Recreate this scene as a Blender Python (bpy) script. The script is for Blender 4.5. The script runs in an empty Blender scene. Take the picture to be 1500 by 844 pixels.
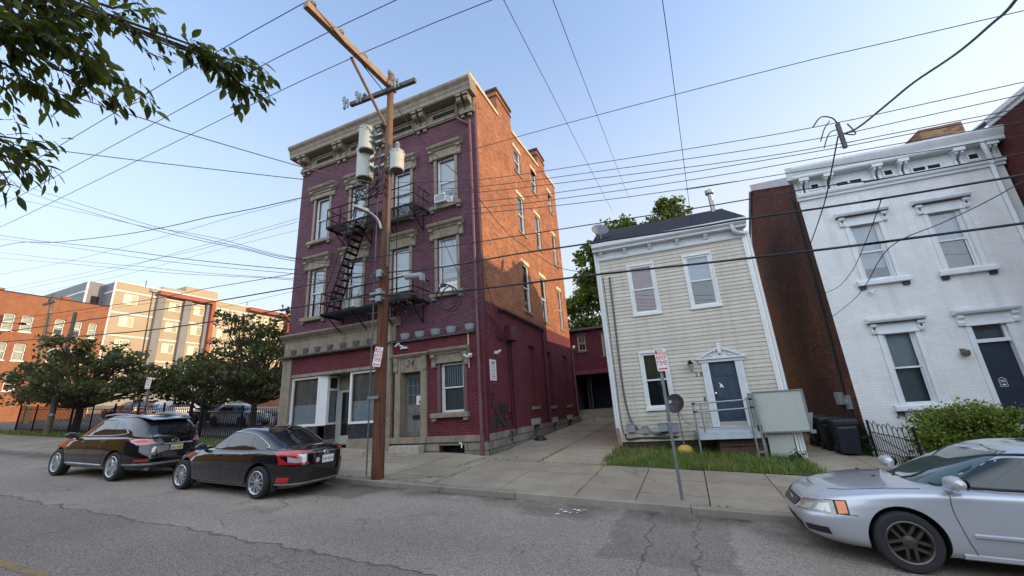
import bpy, bmesh, math, random
from mathutils import Vector, Matrix
rad = math.radians
scene = bpy.context.scene
COL = scene.collection
SL = -0.053                       # the street falls to the right
YC, YW = rad(3.617), rad(4.370)   # yaw of the cream and of the white house
DCF, DWF = 15.3 * math.cos(YC), 14.8 * math.cos(YW)
def zroad(x): return SL * x
def zwalk(x, y): return SL * x + 0.12 + 0.024 * (min(y, 60) - 8.4)
def lin(*c): return tuple(((v / 255) / 12.92 if v / 255 <= 0.04045 else ((v / 255 + 0.055) / 1.055) ** 2.4) for v in c)

# ------------------------------------------------------------------ materials
class NT:
    def __init__(s, name):
        s.m = bpy.data.materials.new(name); s.m.use_nodes = True
        s.t = s.m.node_tree; s.t.nodes.clear()
        s.out = s.n('ShaderNodeOutputMaterial')
        s.b = s.n('ShaderNodeBsdfPrincipled'); s.l(s.b.outputs[0], s.out.inputs[0])
        s.co = s.n('ShaderNodeTexCoord').outputs['Object']
    def n(s, t, **k):
        nd = s.t.nodes.new(t)
        for a, v in k.items(): setattr(nd, a, v)
        return nd
    def l(s, a, b): s.t.links.new(a, b)
    def set(s, nd, i, v):
        if hasattr(v, 'is_output'): s.l(v, nd.inputs[i])
        else: nd.inputs[i].default_value = v
    def noise(s, scale, detail=5, rough=.6, vec=None, dist=0):
        nd = s.n('ShaderNodeTexNoise'); s.set(nd, 'Vector', vec or s.co)
        nd.inputs['Scale'].default_value = scale; nd.inputs['Detail'].default_value = detail
        nd.inputs['Roughness'].default_value = rough; nd.inputs['Distortion'].default_value = dist
        return nd.outputs['Fac']
    def math(s, op, a, b=0., c=0., clamp=False):
        nd = s.n('ShaderNodeMath', operation=op, use_clamp=clamp)
        s.set(nd, 0, a); s.set(nd, 1, b); s.set(nd, 2, c); return nd.outputs[0]
    def ramp(s, f, a, b, lo=0., hi=1.):
        nd = s.n('ShaderNodeMapRange'); nd.clamp = True
        s.set(nd, 0, f); nd.inputs[1].default_value = a; nd.inputs[2].default_value = b
        nd.inputs[3].default_value = lo; nd.inputs[4].default_value = hi; return nd.outputs[0]
    def mix(s, f, a, b, mode='MIX'):
        nd = s.n('ShaderNodeMix', data_type='RGBA', blend_type=mode, clamp_factor=True)
        s.set(nd, 0, f)
        for i, v in ((6, a), (7, b)):
            if hasattr(v, 'is_output'): s.l(v, nd.inputs[i])
            else: nd.inputs[i].default_value = (v[0], v[1], v[2], 1) if not isinstance(v, float) else (v, v, v, 1)
        return nd.outputs[2]
    def xyz(s, vec=None):
        nd = s.n('ShaderNodeSeparateXYZ'); s.l(vec or s.co, nd.inputs[0]); return nd.outputs
    def comb(s, x, y, z):
        nd = s.n('ShaderNodeCombineXYZ'); s.set(nd, 0, x); s.set(nd, 1, y); s.set(nd, 2, z); return nd.outputs[0]
    def scalev(s, v):
        nd = s.n('ShaderNodeMapping'); s.l(s.co, nd.inputs[0]); nd.inputs['Scale'].default_value = v; return nd.outputs[0]
    def bump(s, h, strength=.3, dist=.01, prev=None):
        nd = s.n('ShaderNodeBump'); nd.inputs['Strength'].default_value = strength; nd.inputs['Distance'].default_value = dist
        s.l(h, nd.inputs['Height'])
        if prev is not None: s.l(prev, nd.inputs['Normal'])
        s.l(nd.outputs[0], s.b.inputs['Normal']); return nd.outputs[0]
    def fin(s, col, rough=.8, metal=0., spec=.5, coat=0.):
        if hasattr(col, 'is_output'): s.l(col, s.b.inputs['Base Color'])
        else: s.b.inputs['Base Color'].default_value = (*col, 1)
        s.set(s.b, 'Roughness', rough); s.b.inputs['Metallic'].default_value = metal
        s.b.inputs['Specular IOR Level'].default_value = spec
        s.b.inputs['Coat Weight'].default_value = coat; s.b.inputs['Coat Roughness'].default_value = .02
        return s.m
def sc3(c, k): return tuple(min(1, v * k) for v in c)

def M(name, c, r=.75, var=.18, sc=3., metal=0., bump=.0, bsc=60., spec=.4, streak=.0, coat=0.):
    t = NT(name)
    col = t.mix(t.ramp(t.noise(sc, 6), .3, .7), sc3(c, 1 - var), sc3(c, 1 + var))
    if streak:
        s = t.noise(1., 6, .65, t.scalev((4., 4., .35)))
        col = t.mix(t.ramp(s, .45, .75, 0, streak), col, sc3(c, .35))
    if bump: t.bump(t.noise(bsc, 4), bump, .01)
    return t.fin(col, t.ramp(t.noise(sc * 2.3, 3), .3, .7, max(.02, r - .08), min(1, r + .08)), metal, spec, coat)

def MBrick(name, c1, c2, cm, bw=.215, bh=.075, ms=.011, bump=.5, var=.35, soot=.0, sootc=(.02, .018, .018), msm=.1, peel=0., peelc=(.3, .1, .06), rough=.85):
    t = NT(name); x = t.xyz()
    vec = t.comb(t.math('ADD', x[0], x[1]), x[2], 0.)
    b = t.n('ShaderNodeTexBrick'); t.l(vec, b.inputs['Vector'])
    b.inputs['Color1'].default_value = (*c1, 1); b.inputs['Color2'].default_value = (*c2, 1); b.inputs['Mortar'].default_value = (*cm, 1)
    b.inputs['Scale'].default_value = 1; b.inputs['Brick Width'].default_value = bw; b.inputs['Row Height'].default_value = bh
    b.inputs['Mortar Size'].default_value = ms; b.inputs['Mortar Smooth'].default_value = msm; b.inputs['Bias'].default_value = 0.
    n1 = t.noise(1.1, 7, .65); n2 = t.noise(9, 5, .7)
    col = t.mix(t.ramp(n1, .3, .72), b.outputs['Color'], t.mix(1., b.outputs['Color'], (1 - var, 1 - var, 1 - var), 'MULTIPLY'))
    col = t.mix(t.ramp(n2, .3, .75, 0, var), col, sc3(c2, .6))
    if soot: col = t.mix(t.ramp(t.noise(.28, 6, .62, dist=.6), .36, .62, 0, soot), col, sootc)
    st = t.noise(1., 6, .65, t.scalev((2.6, 2.6, .16)))
    col = t.mix(t.ramp(st, .5, .78, 0, .35), col, sc3(c1, .35))
    if peel: col = t.mix(t.ramp(t.noise(3.3, 9, .75), .64, .70, 0, peel), col, peelc)
    h = t.math('MULTIPLY_ADD', b.outputs['Fac'], -1., t.math('MULTIPLY', n2, .8))
    t.bump(h, bump, .012)
    return t.fin(col, rough, 0, .3)

def MPane(name, tint=(.75, .8, .8), refl=.085, rough=.015):
    t = NT(name); t.t.nodes.remove(t.b)
    tr = t.n('ShaderNodeBsdfTransparent'); tr.inputs[0].default_value = (*tint, 1)
    gl = t.n('ShaderNodeBsdfGlossy'); gl.inputs['Roughness'].default_value = rough; gl.inputs[0].default_value = (.95, .97, 1, 1)
    bp = t.n('ShaderNodeBump'); bp.inputs['Strength'].default_value = .012; bp.inputs['Distance'].default_value = .02
    t.l(t.noise(1.4, 1), bp.inputs['Height']); t.l(bp.outputs[0], gl.inputs['Normal'])
    fr = t.n('ShaderNodeFresnel'); fr.inputs[0].default_value = 1.5
    f = t.math('MULTIPLY_ADD', fr.outputs[0], 1 - refl, refl, True)
    mx = t.n('ShaderNodeMixShader'); t.l(f, mx.inputs[0]); t.l(tr.outputs[0], mx.inputs[1]); t.l(gl.outputs[0], mx.inputs[2])
    t.l(mx.outputs[0], t.out.inputs[0]); return t.m

def MLeaf(name, c, var=.5, trans=.35, c2=None, dead=None):
    t = NT(name); t.t.nodes.remove(t.b)
    g = t.n('ShaderNodeNewGeometry').outputs['Random Per Island']
    col = t.mix(g, sc3(c, 1 - var), sc3(c2 or c, 1 + var))
    col = t.mix(t.ramp(t.noise(.9, 4), .35, .65, 0, .6), col, sc3(c, .5))
    if dead: col = t.mix(t.math('MULTIPLY', t.ramp(t.noise(1.3, 5, .65), .5, .66), t.ramp(g, .2, .7)), col, dead)
    d = t.n('ShaderNodeBsdfPrincipled'); t.l(col, d.inputs['Base Color']); d.inputs['Roughness'].default_value = .5
    d.inputs['Specular IOR Level'].default_value = .3
    tl = t.n('ShaderNodeBsdfTranslucent'); t.l(t.mix(1., col, (1.5, 1.6, .5), 'MULTIPLY'), tl.inputs[0])
    mx = t.n('ShaderNodeMixShader'); mx.inputs[0].default_value = trans
    t.l(d.outputs[0], mx.inputs[1]); t.l(tl.outputs[0], mx.inputs[2]); t.l(mx.outputs[0], t.out.inputs[0]); return t.m

def MCar(name, c, metal=.0, r=.3, dirtk=.3):
    t = NT(name); col = t.mix(t.ramp(t.noise(300, 1), .35, .65), sc3(c, .95), sc3(c, 1.05))
    n = t.noise(1.6, 5, .6); dirt = t.ramp(t.math('SUBTRACT', n, t.math('MULTIPLY', t.xyz()[2], .8)), .05, .5, 0, dirtk)
    col = t.mix(dirt, col, (.10, .095, .09))
    t.fin(col, t.math('ADD', t.math('MULTIPLY', dirt, .35), r), metal, .5, 1.); return t.m

# ------------------------------------------------------------------ mesh builder
class MB:
    def __init__(s): s.v = []; s.f = []; s.mi = []; s.k = 0
    def add(s, vs, fs):
        o = len(s.v); s.v += [tuple(v) for v in vs]
        for f in fs: s.f.append(tuple(i + o for i in f)); s.mi.append(s.k)
        return s
    def quad(s, a, b, c, d): return s.add([a, b, c, d], [(0, 1, 2, 3)])
    def box(s, x0, x1, y0, y1, z0, z1):
        return s.add([(x, y, z) for z in (z0, z1) for y in (y0, y1) for x in (x0, x1)],
                     [(0, 2, 3, 1), (4, 5, 7, 6), (0, 1, 5, 4), (2, 6, 7, 3), (0, 4, 6, 2), (1, 3, 7, 5)])
    def fb(s, f, u0, u1, z0, z1, d0, d1):
        return s.add([f(u, z, d) for d in (d0, d1) for z in (z0, z1) for u in (u0, u1)],
                     [(0, 2, 3, 1), (4, 5, 7, 6), (0, 1, 5, 4), (2, 6, 7, 3), (0, 4, 6, 2), (1, 3, 7, 5)])
    def prism(s, A, B):
        n = len(A)
        return s.add(list(A) + list(B), [tuple(range(n))[::-1], tuple(range(n, 2 * n))] + [(i, (i + 1) % n, n + (i + 1) % n, n + i) for i in range(n)])
    def ext(s, f, poly, u0, u1):      # polygon in (d, z) pulled along u
        return s.prism([f(u0, z, d) for d, z in poly], [f(u1, z, d) for d, z in poly])
    def ext2(s, f, poly, d0, d1):     # polygon in (u, z) pulled along d
        return s.prism([f(u, z, d0) for u, z in poly], [f(u, z, d1) for u, z in poly])
    def tube(s, pts, r, n=6, caps=True):
        pts = [Vector(p) for p in pts]; rs = r if isinstance(r, (list, tuple)) else [r] * len(pts)
        vs = []; fs = []; prev = None
        for i, p in enumerate(pts):
            d = (pts[min(i + 1, len(pts) - 1)] - pts[max(i - 1, 0)])
            d = d.normalized() if d.length > 1e-9 else Vector((0, 0, 1))
            a = prev if prev is not None else (Vector((0, 0, 1)) if abs(d.z) < .9 else Vector((1, 0, 0)))
            a = a - d * a.dot(d)
            if a.length < 1e-4: a = d.orthogonal()
            a.normalize(); b = d.cross(a); prev = a
            for k in range(n):
                w = 2 * math.pi * k / n; vs.append(p + (a * math.cos(w) + b * math.sin(w)) * rs[i])
        for i in range(len(pts) - 1):
            for k in range(n):
                fs.append((i * n + k, i * n + (k + 1) % n, (i + 1) * n + (k + 1) % n, (i + 1) * n + k))
        if caps: fs += [tuple(range(n))[::-1], tuple(range((len(pts) - 1) * n, len(pts) * n))]
        return s.add(vs, fs)
    def lathe(s, prof, M4, n=24):     # profile (r, h) turned about local z of M4
        vs = []; fs = []
        for r, h in prof:
            for k in range(n):
                w = 2 * math.pi * k / n; vs.append(M4 @ Vector((r * math.cos(w), r * math.sin(w), h)))
        for i in range(len(prof) - 1):
            for k in range(n): fs.append((i * n + k, i * n + (k + 1) % n, (i + 1) * n + (k + 1) % n, (i + 1) * n + k))
        return s.add(vs, fs)
    def wall(s, f, u0, u1, z0, z1, holes=(), th=.18, back=False):
        us = sorted({u0, u1, *[h[0] for h in holes], *[h[1] for h in holes]})
        zs = sorted({z0, z1, *[h[2] for h in holes], *[h[3] for h in holes]})
        for i in range(len(us) - 1):
            for j in range(len(zs) - 1):
                uc, zc = (us[i] + us[i + 1]) / 2, (zs[j] + zs[j + 1]) / 2
                if any(h[0] < uc < h[1] and h[2] < zc < h[3] for h in holes): continue
                s.quad(f(us[i], zs[j], 0), f(us[i + 1], zs[j], 0), f(us[i + 1], zs[j + 1], 0), f(us[i], zs[j + 1], 0))
        for a, b, c, d in [h[:4] for h in holes]:
            for p, q in (((a, c), (b, c)), ((b, c), (b, d)), ((b, d), (a, d)), ((a, d), (a, c))):
                s.quad(f(*p, 0), f(*q, 0), f(*q, -th), f(*p, -th))
            if back: s.quad(f(a, c, -th), f(b, c, -th), f(b, d, -th), f(a, d, -th))
        return s
    def build(s, name, mat, parent=None, off=(0, 0, 0), smooth=None, bevel=0):
        me = bpy.data.meshes.new(name); o = Vector(off)
        me.from_pydata([Vector(v) - o for v in s.v], [], s.f); me.validate()
        for m in (mat if isinstance(mat, (list, tuple)) else [mat]): me.materials.append(m)
        if len(me.polygons) == len(s.mi): me.polygons.foreach_set('material_index', s.mi)
        if smooth is not None:
            me.polygons.foreach_set('use_smooth', [True] * len(me.polygons)); me.set_sharp_from_angle(angle=rad(smooth))
        ob = bpy.data.objects.new(name, me); COL.objects.link(ob)
        if parent is not None: ob.parent = parent
        if bevel:
            b = ob.modifiers.new('Bevel', 'BEVEL'); b.width = bevel; b.segments = 2; b.limit_method = 'ANGLE'; b.angle_limit = rad(40)
        return ob
def tag(o, label=None, cat=None, group=None, kind=None):
    if label: o['label'] = label
    if cat: o['category'] = cat
    if group: o['group'] = group
    if kind: o['kind'] = kind
    return o
class Thing:
    def __init__(s, name, label, cat, off=(0, 0, 0), rotz=0, group=None, mat4=None):
        s.o = bpy.data.objects.new(name, None); COL.objects.link(s.o); s.o.empty_display_size = .2; s.off = Vector(off)
        if mat4 is not None: s.o.matrix_world = mat4
        else:
            s.o.location = Matrix.Rotation(rotz, 3, 'Z') @ s.off; s.o.rotation_euler = (0, 0, rotz)
        tag(s.o, label, cat, group)
    def part(s, name, mb, mat, smooth=None, bevel=0, label=None, parent=None):
        ob = mb.build(name, mat, parent or s.o, s.off, smooth, bevel)
        if label: ob['label'] = label
        return ob
def copy_thing(o, parent=None):
    c = o.copy(); COL.objects.link(c)
    if parent is not None: c.parent = parent
    for ch in list(o.children): copy_thing(ch, c)
    return c
def text_mb(body, size, f, u, z, d=.003, align='CENTER', shear=0., sx=1., ext=.001):
    cu = bpy.data.curves.new('lettering', 'FONT'); cu.body = body; cu.size = size; cu.align_x = align; cu.align_y = 'CENTER'
    cu.shear = shear; cu.extrude = ext; cu.resolution_u = 3; cu.space_line = .85
    ob = bpy.data.objects.new('lettering', cu); COL.objects.link(ob)
    dg = bpy.context.evaluated_depsgraph_get(); me = bpy.data.meshes.new_from_object(ob.evaluated_get(dg))
    mb = MB(); mb.add([f(u + v.co.x * sx, z + v.co.y, d + v.co.z) for v in me.vertices], [tuple(p.vertices) for p in me.polygons])
    bpy.data.objects.remove(ob); bpy.data.curves.remove(cu); bpy.data.meshes.remove(me); return mb
def interp(x, xs, ys):
    if x <= xs[0]: return ys[0]
    for i in range(len(xs) - 1):
        if x <= xs[i + 1]:
            t = (x - xs[i]) / (xs[i + 1] - xs[i]); return ys[i] + (ys[i + 1] - ys[i]) * t
    return ys[-1]
def smooth_path(pts, k=4):
    P = [Vector(p) for p in pts]; out = []
    for i in range(len(P) - 1):
        a, b, c, d = P[max(i - 1, 0)], P[i], P[i + 1], P[min(i + 2, len(P) - 1)]
        for j in range(k):
            t = j / k; out.append(.5 * ((2 * b) + (c - a) * t + (2 * a - 5 * b + 4 * c - d) * t * t + (3 * b - a - 3 * c + d) * t ** 3))
    out.append(P[-1]); return out
SKY_STRENGTH = .47; SUN_STRENGTH = 4.9; SKY_GAMMA = .75; SKY_TINT = (1.22, 1.18, 1.24); SKY_FILL = (3.75, 4.25, 5.0, 1); HORIZON = (1.7, 1.78, 1.84, 1); HORIZON_SUN = (2.1, 2.04, 1.96, 1)
# ------------------------------------------------------------------ palette
m_purple = MBrick('purple_painted_brick', lin(138, 93, 106), lin(114, 75, 88), lin(68, 47, 55), bump=.9, var=.42, msm=.25, ms=.014, peel=.5, peelc=lin(120, 78, 84))
m_maroon = MBrick('maroon_painted_brick', lin(142, 68, 77), lin(118, 56, 65), lin(74, 37, 45), bump=.8, var=.42, msm=.25, ms=.014, peel=.5, peelc=lin(126, 70, 80))
m_orange = MBrick('orange_brick', lin(224, 148, 102), lin(158, 92, 64), lin(156, 120, 94), bump=1., var=.5, ms=.016, peel=.45, peelc=lin(196, 150, 110))
m_darkbrick = MBrick('sooty_brown_brick', lin(170, 104, 80), lin(112, 66, 54), lin(96, 74, 64), bump=1., var=.45, ms=.015, soot=.7, sootc=(.045, .034, .033), peel=.6, peelc=lin(160, 120, 100))
m_redbrick = MBrick('dark_red_brick', lin(104, 52, 46), lin(84, 40, 38), lin(70, 46, 42), bump=.5)
m_farbrick = MBrick('sunlit_red_brick', lin(164, 106, 76), lin(144, 88, 62), lin(150, 112, 86), bump=.3, var=.2)
m_whitebrick = MBrick('white_painted_brick', lin(226, 226, 224), lin(218, 218, 217), lin(213, 213, 213), bump=.3, var=.15, msm=.4, peel=.5, peelc=lin(190, 184, 178))
m_stone = MBrick('rough_grey_stone', lin(164, 156, 144), lin(132, 126, 116), lin(98, 94, 86), bw=.55, bh=.26, ms=.02, bump=1., var=.45, peel=.7, peelc=lin(176, 168, 150))
m_brownstone_found = MBrick('dark_foundation_brick', lin(88, 72, 62), lin(72, 60, 52), lin(60, 54, 48), bump=.5)
m_trim = M('grey_green_trim_paint', lin(135, 124, 107), .7, .2, 5, bump=.15, bsc=50, streak=.5)
m_trimdark = M('weathered_trim_board', lin(98, 92, 90), .8, .35, 6, bump=.2, streak=.5)
m_coping = M('pale_yellow_coping', lin(196, 184, 148), .7, .1)
m_black = M('black_iron', lin(26, 26, 29), .75, .2, spec=.15)
m_dark = M('dark_interior', lin(30, 30, 32), .9, .2)
m_blind = M('pale_window_blind', lin(196, 204, 212), .8, .06, 8)
m_blinddim = M('dim_window_blind', lin(110, 118, 122), .8, .15, 5)
m_curtainred = M('brown_curtain', lin(142, 78, 62), .9, .3, 4)
m_curtainolive = M('olive_curtain', lin(112, 104, 74), .9, .3, 4)
m_lit = M('warm_curtain', lin(198, 150, 92), .9, .2, 4)
m_pane = MPane('window_glass')
m_shopin = M('pale_shop_interior', lin(128, 134, 138), .9, .25, 1.5)
m_panedark = MPane('shop_window_glass', (.75, .8, .8), .03)
m_panefar = MPane('far_window_glass', (.8, .8, .72), .1)
m_sash = M('white_sash_paint', lin(206, 208, 206), .5, .06)
m_sashgrey = M('grey_sash_paint', lin(168, 168, 160), .55, .08)
m_doorgrey = M('grey_green_door_paint', lin(116, 118, 110), .6, .12, streak=.2)
m_marble = M('black_marble_tile', lin(54, 54, 60), .25, .6, 14, spec=.6)
m_pipe = M('brown_painted_pipe', lin(104, 70, 76), .55, .15)
m_pipemaroon = M('maroon_painted_pipe', lin(74, 34, 44), .5, .15)
m_steel = M('galvanised_steel', lin(150, 152, 154), .4, .15, 8, metal=.7)
m_greybox = M('grey_metal_box', lin(136, 142, 146), .5, .1)
m_white = M('white_paint', lin(214, 216, 214), .5, .05)
m_whitetrim = M('white_house_trim', lin(208, 212, 214), .55, .07, streak=.12)
def siding():
    t = NT('cream_vinyl_siding'); c = lin(196, 190, 176); g = t.n('ShaderNodeNewGeometry').outputs['Random Per Island']
    col = t.mix(g, sc3(c, .9), sc3(c, 1.04)); col = t.mix(t.ramp(t.noise(1.4, 6, .65), .4, .7, 0, .3), col, lin(160, 154, 138))
    s = t.noise(1., 6, .65, t.scalev((5., 5., .3))); col = t.mix(t.ramp(s, .5, .75, 0, .35), col, lin(128, 124, 112))
    low = t.math('MULTIPLY', t.ramp(t.xyz()[2], .2, 1.6, .5, 0), t.ramp(t.noise(2.5, 5), .35, .6)); col = t.mix(low, col, lin(120, 116, 98))
    return t.fin(col, .55, 0, .35)
m_siding = siding()
m_roof = M('dark_shingles', lin(56, 56, 63), .95, .25, 18, bump=.6, bsc=30, spec=.08)
m_bluedoor = M('blue_panel_door', lin(54, 68, 84), .45, .12)
m_navydoor = M('navy_door', lin(34, 44, 62), .4, .15)
m_panel = M('pale_grey_panel', lin(172, 178, 170), .55, .05, 2, streak=.1)
m_wood = M('weathered_brown_boards', lin(86, 66, 54), .85, .3, 5)
m_plank = M('pale_stone_step', lin(160, 154, 142), .85, .25, 5, bump=.5, bsc=18)
m_text = M('black_lettering', (.012, .012, .014), .6, 0.)
m_red = M('red_sign_ink', lin(196, 40, 52), .5, .05)
m_signwhite = M('white_sign_face', lin(226, 222, 222), .45, .03)
m_poster = M('faded_ink', lin(120, 120, 124), .7, .1)
m_spray = M('black_spray_paint', (.012, .011, .012), .6, .0)
m_cmu = M('pale_block_wall', lin(206, 158, 136), .85, .1)
m_cable = M('black_cable_jacket', (.02, .02, .022), .55, .1)
m_greycable = M('grey_twisted_cable', lin(92, 90, 88), .6, .1)
m_rubber = M('tyre_rubber', (.022, .022, .024), .75, .15, 30)
m_alloy = M('silver_alloy', lin(186, 188, 192), .3, .06, metal=.75)
m_darkalloy = M('dark_alloy', lin(92, 84, 78), .35, .1, metal=.7)
m_chrome = M('chrome', lin(220, 222, 224), .12, .02, metal=1.)
m_cblack = MCar('black_car_paint', (.003, .003, .004), 0., .1, .06)
m_csilver = MCar('silver_car_paint', lin(188, 191, 196), .45, .34, .2)
m_plastic = M('black_plastic', (.02, .02, .022), .5, .1)
m_carglass = NT('tinted_car_glass').fin((.012, .016, .018), .03, 0., .75, .3)
m_greenglass = NT('green_windscreen').fin((.05, .085, .08), .03, 0., .8, .5)
m_taillight = NT('red_tail_lamp').fin((.45, .01, .015), .12, 0., .6, 1.)
m_clearlamp = NT('clear_lamp').fin(lin(196, 190, 188), .12, .3, .6, 1.)
m_pinklamp = NT('pale_red_lamp').fin(lin(190, 120, 124), .12, .2, .6, 1.)
m_hazelamp = NT('hazed_headlamp').fin(lin(150, 154, 132), .18, .2, .6, 1.)
m_amber = NT('amber_lamp').fin(lin(226, 120, 40), .2, 0., .6, 1.)
m_bark = M('tree_bark', lin(74, 62, 52), .9, .35, 8, bump=.6, bsc=30)
m_leafdark = MLeaf('dark_tree_leaf', (.098, .105, .05), .6, .4)
m_leafback = MLeaf('sunlit_tree_leaf', (.12, .15, .035), .55, .45)
m_leafnear = MLeaf('large_leaf', (.075, .10, .036), .75, .5, (.12, .135, .04))
m_leafbush = MLeaf('bush_leaf', (.17, .22, .04), .65, .35)
m_leafvine = MLeaf('vine_leaf', (.03, .055, .02), .5, .3)
m_grass = MLeaf('grass_blade', (.17, .235, .06), .6, .35, None, lin(150, 136, 84))
# ------------------------------------------------------------------ ground, road, pavements
def sheet(name, xs, ys, zf, mat, kind='structure'):
    mb = MB(); nx, ny = len(xs), len(ys)
    mb.add([(x, y, zf(x, y)) for y in ys for x in xs], [(j * nx + i, j * nx + i + 1, (j + 1) * nx + i + 1, (j + 1) * nx + i) for j in range(ny - 1) for i in range(nx - 1)])
    return tag(mb.build(name, mat), kind=kind)
def mask(t, p, x0, x1, y0, y1, soft=.05):
    a = t.ramp(p[0], x0 - soft, x0 + soft); b = t.ramp(p[0], x1 - soft, x1 + soft, 1, 0)
    c = t.ramp(p[1], y0 - soft, y0 + soft); d = t.ramp(p[1], y1 - soft, y1 + soft, 1, 0)
    return t.math('MULTIPLY', t.math('MULTIPLY', a, b), t.math('MULTIPLY', c, d))
def asphalt():
    t = NT('worn_asphalt')
    w = t.n('ShaderNodeVectorMath', operation='ADD'); t.l(t.co, w.inputs[0])
    nz = t.n('ShaderNodeTexNoise'); t.l(t.co, nz.inputs['Vector']); nz.inputs['Scale'].default_value = 2.2; nz.inputs['Detail'].default_value = 6
    sub = t.n('ShaderNodeVectorMath', operation='MULTIPLY_ADD'); t.l(nz.outputs['Color'], sub.inputs[0]); sub.inputs[1].default_value = (.5, .5, 0); sub.inputs[2].default_value = (-.25, -.25, 0)
    t.l(sub.outputs[0], w.inputs[1]); p = t.xyz(w.outputs[0])
    agg = t.noise(48, 4, .85); agg2 = t.noise(15, 5, .8); big = t.noise(.55, 6, .6)
    col = t.mix(t.ramp(agg, .36, .66), lin(98, 88, 79), lin(204, 189, 172))
    col = t.mix(t.ramp(agg2, .48, .72, 0, .55), col, lin(104, 95, 88))
    near = t.ramp(p[1], 4.66, 4.74, 1, 0)
    pale = t.ramp(t.noise(.35, 4), .4, .62)
    col = t.mix(t.math('MULTIPLY', near, .62), col, t.mix(t.ramp(agg, .38, .66), lin(72, 63, 56), lin(178, 164, 148)))
    lanes = t.ramp(t.math('ABSOLUTE', t.math('SUBTRACT', p[1], 5.55)), .1, .75, .1, 0)
    col = t.mix(lanes, col, lin(78, 76, 80))
    sq = mask(t, p, -1.45, .25, 5.9, 8.35, .03); col = t.mix(t.math('MULTIPLY', sq, .3), col, lin(66, 62, 60))
    s3 = mask(t, p, -3.2, -1.9, 7.45, 8.0, .12); col = t.mix(t.math('MULTIPLY', s3, .35), col, lin(64, 60, 57))
    s2 = mask(t, p, -14.5, -6.9, 7.2, 8.4, .05); col = t.mix(t.math('MULTIPLY', s2, .5), col, lin(88, 80, 72))
    for x in (-.9, -.25):
        j = t.ramp(t.math('ABSOLUTE', t.math('SUBTRACT', p[0], x)), .008, .02, .5, 0); yy = t.ramp(p[1], 5.3, 5.5)
        col = t.mix(t.math('MULTIPLY', j, yy), col, lin(40, 38, 38))
    oil = t.ramp(t.noise(1.3, 5, .6), .6, .74, 0, .4); oilm = mask(t, p, -.2, 6, 6.5, 8.3, .3)
    col = t.mix(t.math('MULTIPLY', oil, oilm), col, lin(58, 56, 58))
    vo = t.n('ShaderNodeTexVoronoi', feature='DISTANCE_TO_EDGE'); t.l(w.outputs[0], vo.inputs['Vector']); vo.inputs['Scale'].default_value = .62
    cr = t.math('MULTIPLY', t.ramp(vo.outputs['Distance'], .002, .008, 1, 0), t.ramp(big, .52, .62, 0, .6))
    vo2 = t.n('ShaderNodeTexVoronoi', feature='DISTANCE_TO_EDGE'); t.l(w.outputs[0], vo2.inputs['Vector']); vo2.inputs['Scale'].default_value = 2.4
    cr2 = t.math('MULTIPLY', t.ramp(vo2.outputs['Distance'], .004, .02, 1, 0), t.math('MULTIPLY', t.ramp(t.noise(.8, 3), .56, .64, 0, .5), near))
    c = t.math('MAXIMUM', cr, cr2)
    seam = t.ramp(t.math('ABSOLUTE', t.math('SUBTRACT', p[1], 4.7)), .01, .03, .7, 0); c = t.math('MAXIMUM', c, seam)
    col = t.mix(t.math('MULTIPLY', c, .65), col, lin(46, 43, 41))
    gut = t.math('MULTIPLY', t.ramp(p[1], 7.6, 8.38, 0, .85), t.ramp(t.noise(1.7, 6, .7), .32, .62)); col = t.mix(gut, col, lin(62, 56, 50))
    stain = t.math('MULTIPLY', t.ramp(t.noise(.75, 7, .68), .56, .7, 0, .55), t.ramp(p[1], 4.9, 5.6)); col = t.mix(stain, col, lin(84, 78, 74))
    drip = t.ramp(t.noise(5.5, 3, .5), .70, .76, 0, .5); col = t.mix(drip, col, lin(60, 57, 56))
    wear = t.ramp(t.noise(.25, 5), .4, .7, .85, 1.15)
    mm = t.n('ShaderNodeMix', data_type='RGBA', blend_type='MULTIPLY'); mm.inputs[0].default_value = 1; t.l(col, mm.inputs[6]); t.l(wear, mm.inputs[7])
    h = t.math('SUBTRACT', t.math('ADD', agg, t.math('MULTIPLY', agg2, .6)), t.math('MULTIPLY', c, 1.5))
    t.bump(h, 1., .014)
    return t.fin(mm.outputs[2], .88, 0, .3)
def concrete(name, c, isl=.16):
    t = NT(name); g = t.n('ShaderNodeNewGeometry').outputs['Random Per Island']
    col = t.mix(g, sc3(c, 1 - isl), sc3(c, 1 + isl))
    col = t.mix(t.ramp(t.noise(1.1, 7, .7), .36, .66, 0, .65), col, sc3(c, .55)); col = t.mix(t.ramp(t.noise(4.5, 5, .6), .6, .72, 0, .5), col, sc3(c, .5))
    col = t.mix(t.ramp(t.noise(48, 3, .7), .45, .7, 0, .35), col, sc3(c, .6))
    nz = t.n('ShaderNodeTexNoise'); t.l(t.co, nz.inputs['Vector']); nz.inputs['Scale'].default_value = 1.6; nz.inputs['Detail'].default_value = 7
    wv = t.n('ShaderNodeVectorMath', operation='MULTIPLY_ADD'); t.l(nz.outputs['Color'], wv.inputs[0]); wv.inputs[1].default_value = (.9, .9, 0); t.l(t.co, wv.inputs[2])
    vo = t.n('ShaderNodeTexVoronoi', feature='DISTANCE_TO_EDGE'); t.l(wv.outputs[0], vo.inputs['Vector']); vo.inputs['Scale'].default_value = .3
    cr = t.math('MULTIPLY', t.ramp(vo.outputs['Distance'], .003, .009, 1, 0), t.ramp(t.noise(.6, 3), .5, .56))
    col = t.mix(t.math('MULTIPLY', cr, .5), col, sc3(c, .3))
    t.bump(t.noise(36, 5, .7), .35, .01); return t.fin(col, .88, 0, .3)
m_asph = asphalt()
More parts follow.
